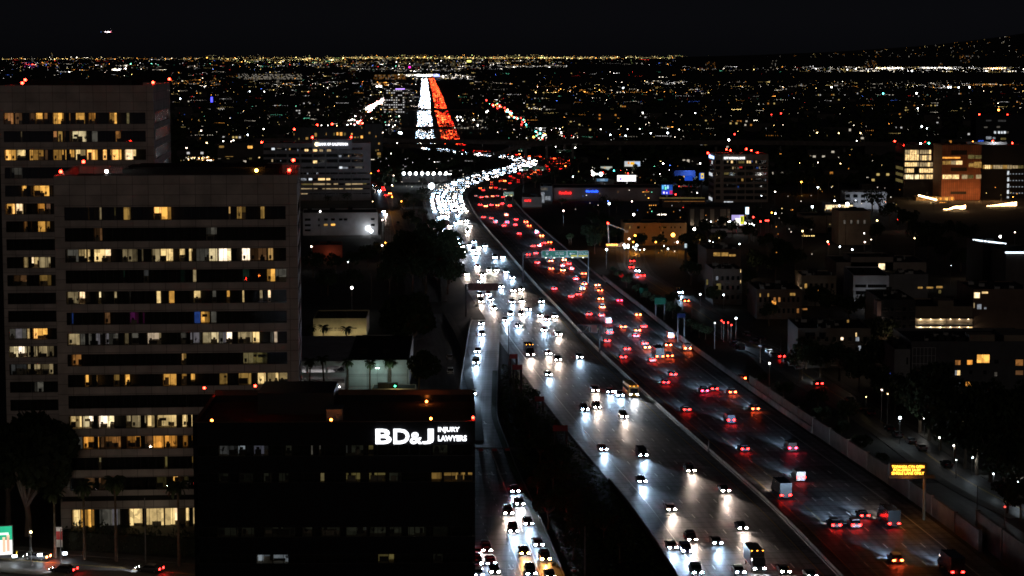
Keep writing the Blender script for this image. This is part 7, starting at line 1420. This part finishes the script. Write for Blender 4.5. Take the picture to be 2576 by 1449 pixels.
# traffic on the far avenues
for nm_, ln_, pal, N_ in (('far_traffic', ST_far, 'WWWwwr', 170), ('far_traffic', ST_far2, 'rrorgw', 60)):
    mb = MB(); q = resample(ln_, 18); 
    for p in q:
        for _ in range(3 if ln_ is ST_far else 1): mb.octa((p.x+rd.uniform(-9, 9), p.y+rd.uniform(-8, 8), 1.2), rd.uniform(.5, 1.3), KEY.index(rd.choice(pal))*3+2)
    tag(mb.build(nm_, cm_), 'white and red car lights along the avenue left of the far freeway' if ln_ is ST_far else 'red and green lights along the boulevard right of the far freeway', 'traffic', kind='stuff')
for x0, y0, x1, y1, col, lb in ((995, 223, 1018, 230, (.45, .25, 1), 'violet-white lit sign on top of the speckled office tower'), (530, 244, 535, 257, (.06, .06, 1), 'small vertical blue lit sign in the left plain'), (1091, 187, 1105, 193, (.25, .3, 1), 'blue-white lit sign at the far end of the freeway'),
        (1048, 188, 1085, 192, (1, 1, .95), 'white lit canopy row at the far end of the freeway'), (1028, 167, 1033, 171, (1, .02, .4), 'small magenta lit sign near the horizon'), (1175, 152, 1189, 156, (.9, .9, .15), 'yellow lit crown right of centre on the horizon')):
    g = GF((x0+x1)/2, y1+8); a = AT(x0, y0, g.y); b = AT(x1, y1, g.y); r = thing('lit_sign', (a.x, g.y, g.z), 0, lb, 'sign'); W = b.x-a.x; mb = MB(); mb.box(0, W, -1, 1, b.z-g.z, a.z-g.z); mb.build('panel', emis('far_sign_%d' % x0, col, 3.5), r); mb = MB(); mb.box(W*.45, W*.55, -.5, .5, 0, b.z-g.z); mb.build('post', M_dk, r)
# far office blocks with rows of windows: each a thing of its own
far_spec = [('far_tower', 965, 225, 1018, 285, 'W'), ('far_tower', 1135, 152, 1148, 172, 'Y'), ('far_tower', 1185, 152, 1197, 168, 'w'), ('far_tower', 1938, 152, 1955, 176, 'w'), ('far_tower', 2414, 136, 2440, 168, 'o'), ('far_tower', 2440, 140, 2463, 166, 'w'), ('far_tower', 2175, 150, 2205, 175, 'o'), ('far_tower', 1775, 155, 1800, 176, 'o'), ('far_tower', 2362, 158, 2372, 172, 'o'),
            ('far_tower', 125, 133, 132, 150, 'y'), ('far_tower', 645, 134, 650, 150, 'w'), ('far_tower', 1587, 149, 1592, 162, 'l'), ('far_tower', 940, 188, 1020, 200, 'o'), ('far_tower', 550, 340, 640, 352, 'y'), ('far_tower', 737, 323, 800, 345, 'y'), ('far_tower', 1560, 262, 1600, 272, 'y'), ('far_tower', 2335, 262, 2360, 270, 'y'), ('far_tower', 330, 166, 420, 172, 'w'), ('far_tower', 600, 186, 760, 200, 'w')]
WM = [M_dk]+[emis('far_window_'+k, LCOL[k], .55) for k in KEY]
def farbox(px0, y0, px1, y1, col, lab=None, dens=.4, hwin=3.2):
    b = GF((px0+px1)/2, y1); t = AT(px0, y0, b.y); x1 = AT(px1, y0, b.y).x; W, H = x1-t.x, t.z-b.z
    mb = MB(); mb.box(0, W, 0, max(12, W*.4), 0, H, 0); nu = max(2, int(W/max(3.5, b.y/FOC*1.6))); nz = max(1, int(H/max(3.6, b.y/FOC*2.2)))
    for j in range(nz):
        for i in range(nu):
            if rd.random() < dens: u = W*(i+.2)/nu; z = H*(j+.35)/nz; mb.box(u, u+W*.6/nu, -.15, -.02, z, z+H*.4/nz, 1+KEY.index(col if rd.random() < .7 else rd.choice('wWy')))
    o = mb.build('building', WM, None, (t.x, b.y, b.z)); o['category'] = 'building'
    if lab: o['label'] = lab
    else: o['group'] = 'low dark buildings across the plain'; reg(o, 'low dark far building', Vector((t.x+W/2, b.y, H)))
    return o
names = ['dark office tower with speckled white windows left of the far straight freeway', 'far tower with a bright yellow top row on the horizon', 'far slim white-topped tower right of the yellow-topped one', 'far pale tower with red lamps on the right horizon', 'orange speckled high-rise on the right horizon, left of two', 'paler high-rise on the right horizon, right of two', 'wide dim orange block on the right horizon', 'small orange block on the horizon above the bank tower', 'narrow orange tower above the airport lights', 'thin tower on the left horizon', 'thin tower on the horizon left of centre', 'thin greenish tower right of centre on the horizon',
         'long low orange-lit building behind the far end of the freeway', 'low dark slab left of the bank name building', 'upper floors with yellow windows behind the bank name building', 'small villa group with yellow windows in the dark plain', 'small yellow-lit house row at the far right', 'long low lit building on the left horizon', 'long low building with white gallery lights left of the far freeway']
for q, nm_ in zip(far_spec, names): farbox(*q[1:], lab=nm_, dens=.5 if q[2] > 180 else .13)
for _ in range(170):
    py = rd.choice((rd.uniform(205, 300), rd.uniform(300, 480))); px = rd.uniform(0, 2576)
    if 900 < px < 1480 and py > 195 and abs(px-1100) < (py-190)*1.3+60: continue
    g = GF(px, py); Wm = rd.uniform(10, 38); Hm = rd.uniform(4, 12); k = FOC/g.y
    farbox(px, py-Hm*k, px+Wm*k, py, rd.choice('wyoW'), dens=rd.choice((.05, .1, .25)))
# dark tree cover over the plain
mb = MB()
for _ in range(5200):
    py = rd.uniform(175, 470)**1.0; px = rd.uniform(-60, 2640); g = GF(px, py)
    i, t, d = (0, 0, 99) if g.y < 1500 else near_cl(g, CL[::6])
    if abs(d) < 60 and abs(CL[::6][i].y-g.y) < 120: continue
    s = rd.uniform(3.5, 7); x, y = g.x, g.y; z0 = g.z; n = 5; hh = rd.uniform(4, 9)
    vs = [(x+s*math.cos(a*6.283/n+rd.random()*.5)*rd.uniform(.7, 1.2), y+s*math.sin(a*6.283/n)*rd.uniform(.7, 1.2), z0+hh*.45) for a in range(n)]
    vs += [(x+s*.6*math.cos(a*6.283/n+.6)*rd.uniform(.7, 1.2), y+s*.6*math.sin(a*6.283/n+.6), z0+hh*rd.uniform(.8, 1)) for a in range(n)]
    vs += [(x, y, z0), (x, y, z0+hh*1.05)]
    fs = [(10, (a+1) % n, a) for a in range(n)] + [(a, (a+1) % n, n+(a+1) % n, n+a) for a in range(n)] + [(n+a, n+(a+1) % n, 11) for a in range(n)]
    mb.add(vs, fs)
tag(mb.build('distant_trees', M_leaf), 'dark street trees covering the distant plain between the lights', 'trees', kind='stuff')
# ================================================================== LABELS that place each repeated thing
LM = [('the amber message board', 2283, 1183), ('the green sign gantry', 1400, 638), ('the law firm sign', 1060, 1097), ('the median truss gantry', 1482, 828), ('the brown sign back gantry', 1211, 722), ('the far small gantry', 1107, 561), ('the ramp box gantry', 1300, 1350), ('the three red sign backs', 1250, 1132),
      ('the bank name building', 790, 400), ('the beige bank tower', 1853, 440), ('the rust orange block', 2420, 430), ('the far straight freeway', 1100, 270), ('the curved connector bridge', 1210, 380), ('the white three storey block', 855, 565), ('the cream utility office', 855, 820), ('the pale low block', 960, 940), ('the lit balcony block', 2375, 805), ('the white rounded block', 2170, 740), ('the near grey apartments', 2430, 920),
      ('the boom lift', 1535, 590), ('the courtyard building', 1822, 640), ('the violet-yellow billboard', 1856, 552), ('the white light strip', 2520, 625), ('the far stone tower', 200, 300), ('the lit tower lobby', 370, 1300), ('the far floodlight row', 1090, 439), ('the brightest orange lamp', 1693, 595), ('the red sign diamond', 1563, 693), ('the dim green sign', 1660, 757), ('the fuel station', 2110, 522), ('the ramp gore', 1258, 830), ('the white billboard', 1576, 449), ('the street by the sound wall', 1950, 890), ('the freeway bottom edge', 1850, 1440), ('the lower right wall', 2440, 1380), ('the red curve', 1240, 500), ('the white curve', 1110, 520),
      ('the sound wall middle', 2100, 1150), ('the median middle', 1750, 1110), ('the speckled office tower', 990, 255), ('the right hills', 2480, 110), ('the left horizon', 150, 150), ('the centre right plain', 1700, 270), ('the far right plain', 2300, 270), ('the fig tree', 70, 1150), ('the service road bend', 1095, 950)]
OR = ['', 'second ', 'third ', 'fourth ', 'fifth ', 'sixth ', 'seventh ', 'eighth ', 'ninth ', 'tenth ', 'eleventh ', 'twelfth ', 'thirteenth ', 'fourteenth ', 'fifteenth ', 'sixteenth ', 'seventeenth ', 'eighteenth ', 'nineteenth ', 'twentieth ']
hn = {'cool': 'cool white headlights', 'white': 'white headlights', 'warm': 'warm headlights', 'blue': 'bluish headlights', 'amber': 'amber headlights'}
tn_ = {'red': 'red tail lights', 'pink': 'pink-red tail lights', 'orange': 'orange-red tail lights', 'bright': 'bright orange brake lights', 'off': 'unlit lamps'}
for (o, p, mode, tn, tl, kd, pt) in CARS:
    word = o['category']
    if mode == 'parked': d = 'parked %s %s without lights' % (pt, word); o['group'] = 'parked cars along the streets'
    elif mode == 'deck': o['label'] = 'dark car parked inside the lit parking deck'; o['category'] = 'car'; continue
    elif mode == 'on': d = '%s with %s' % (word, hn[tn]); o['group'] = 'oncoming traffic with white headlights'
    else: d = '%s with %s' % (word, tn_[tl]); o['group'] = 'traffic driving away with red tail lights'
    reg(o, d, p if mode != 'deck' else o.matrix_world.translation)
bk = {}
for o, d, (x, y) in REG:
    n_, lx, ly = min(LM, key=lambda q: (q[1]-x)**2+((q[2]-y)*1.3)**2); dx, dy = x-lx, y-ly
    side = ('right of' if dx > 0 else 'left of') if abs(dx) > abs(dy) else ('nearer than' if dy > 0 else 'beyond')
    bk.setdefault((d, n_, side), []).append((abs(dx)+abs(dy), o))
for (d, n_, side), L_ in bk.items():
    L_.sort(key=lambda q: q[0])
    for i, (q, o) in enumerate(L_):
        s = '%s %s %s' % (d, side, n_)
        if len(L_) > 1: s += ', %snearest' % (OR[i] if i < len(OR) else OR[-1])
        o['label'] = s
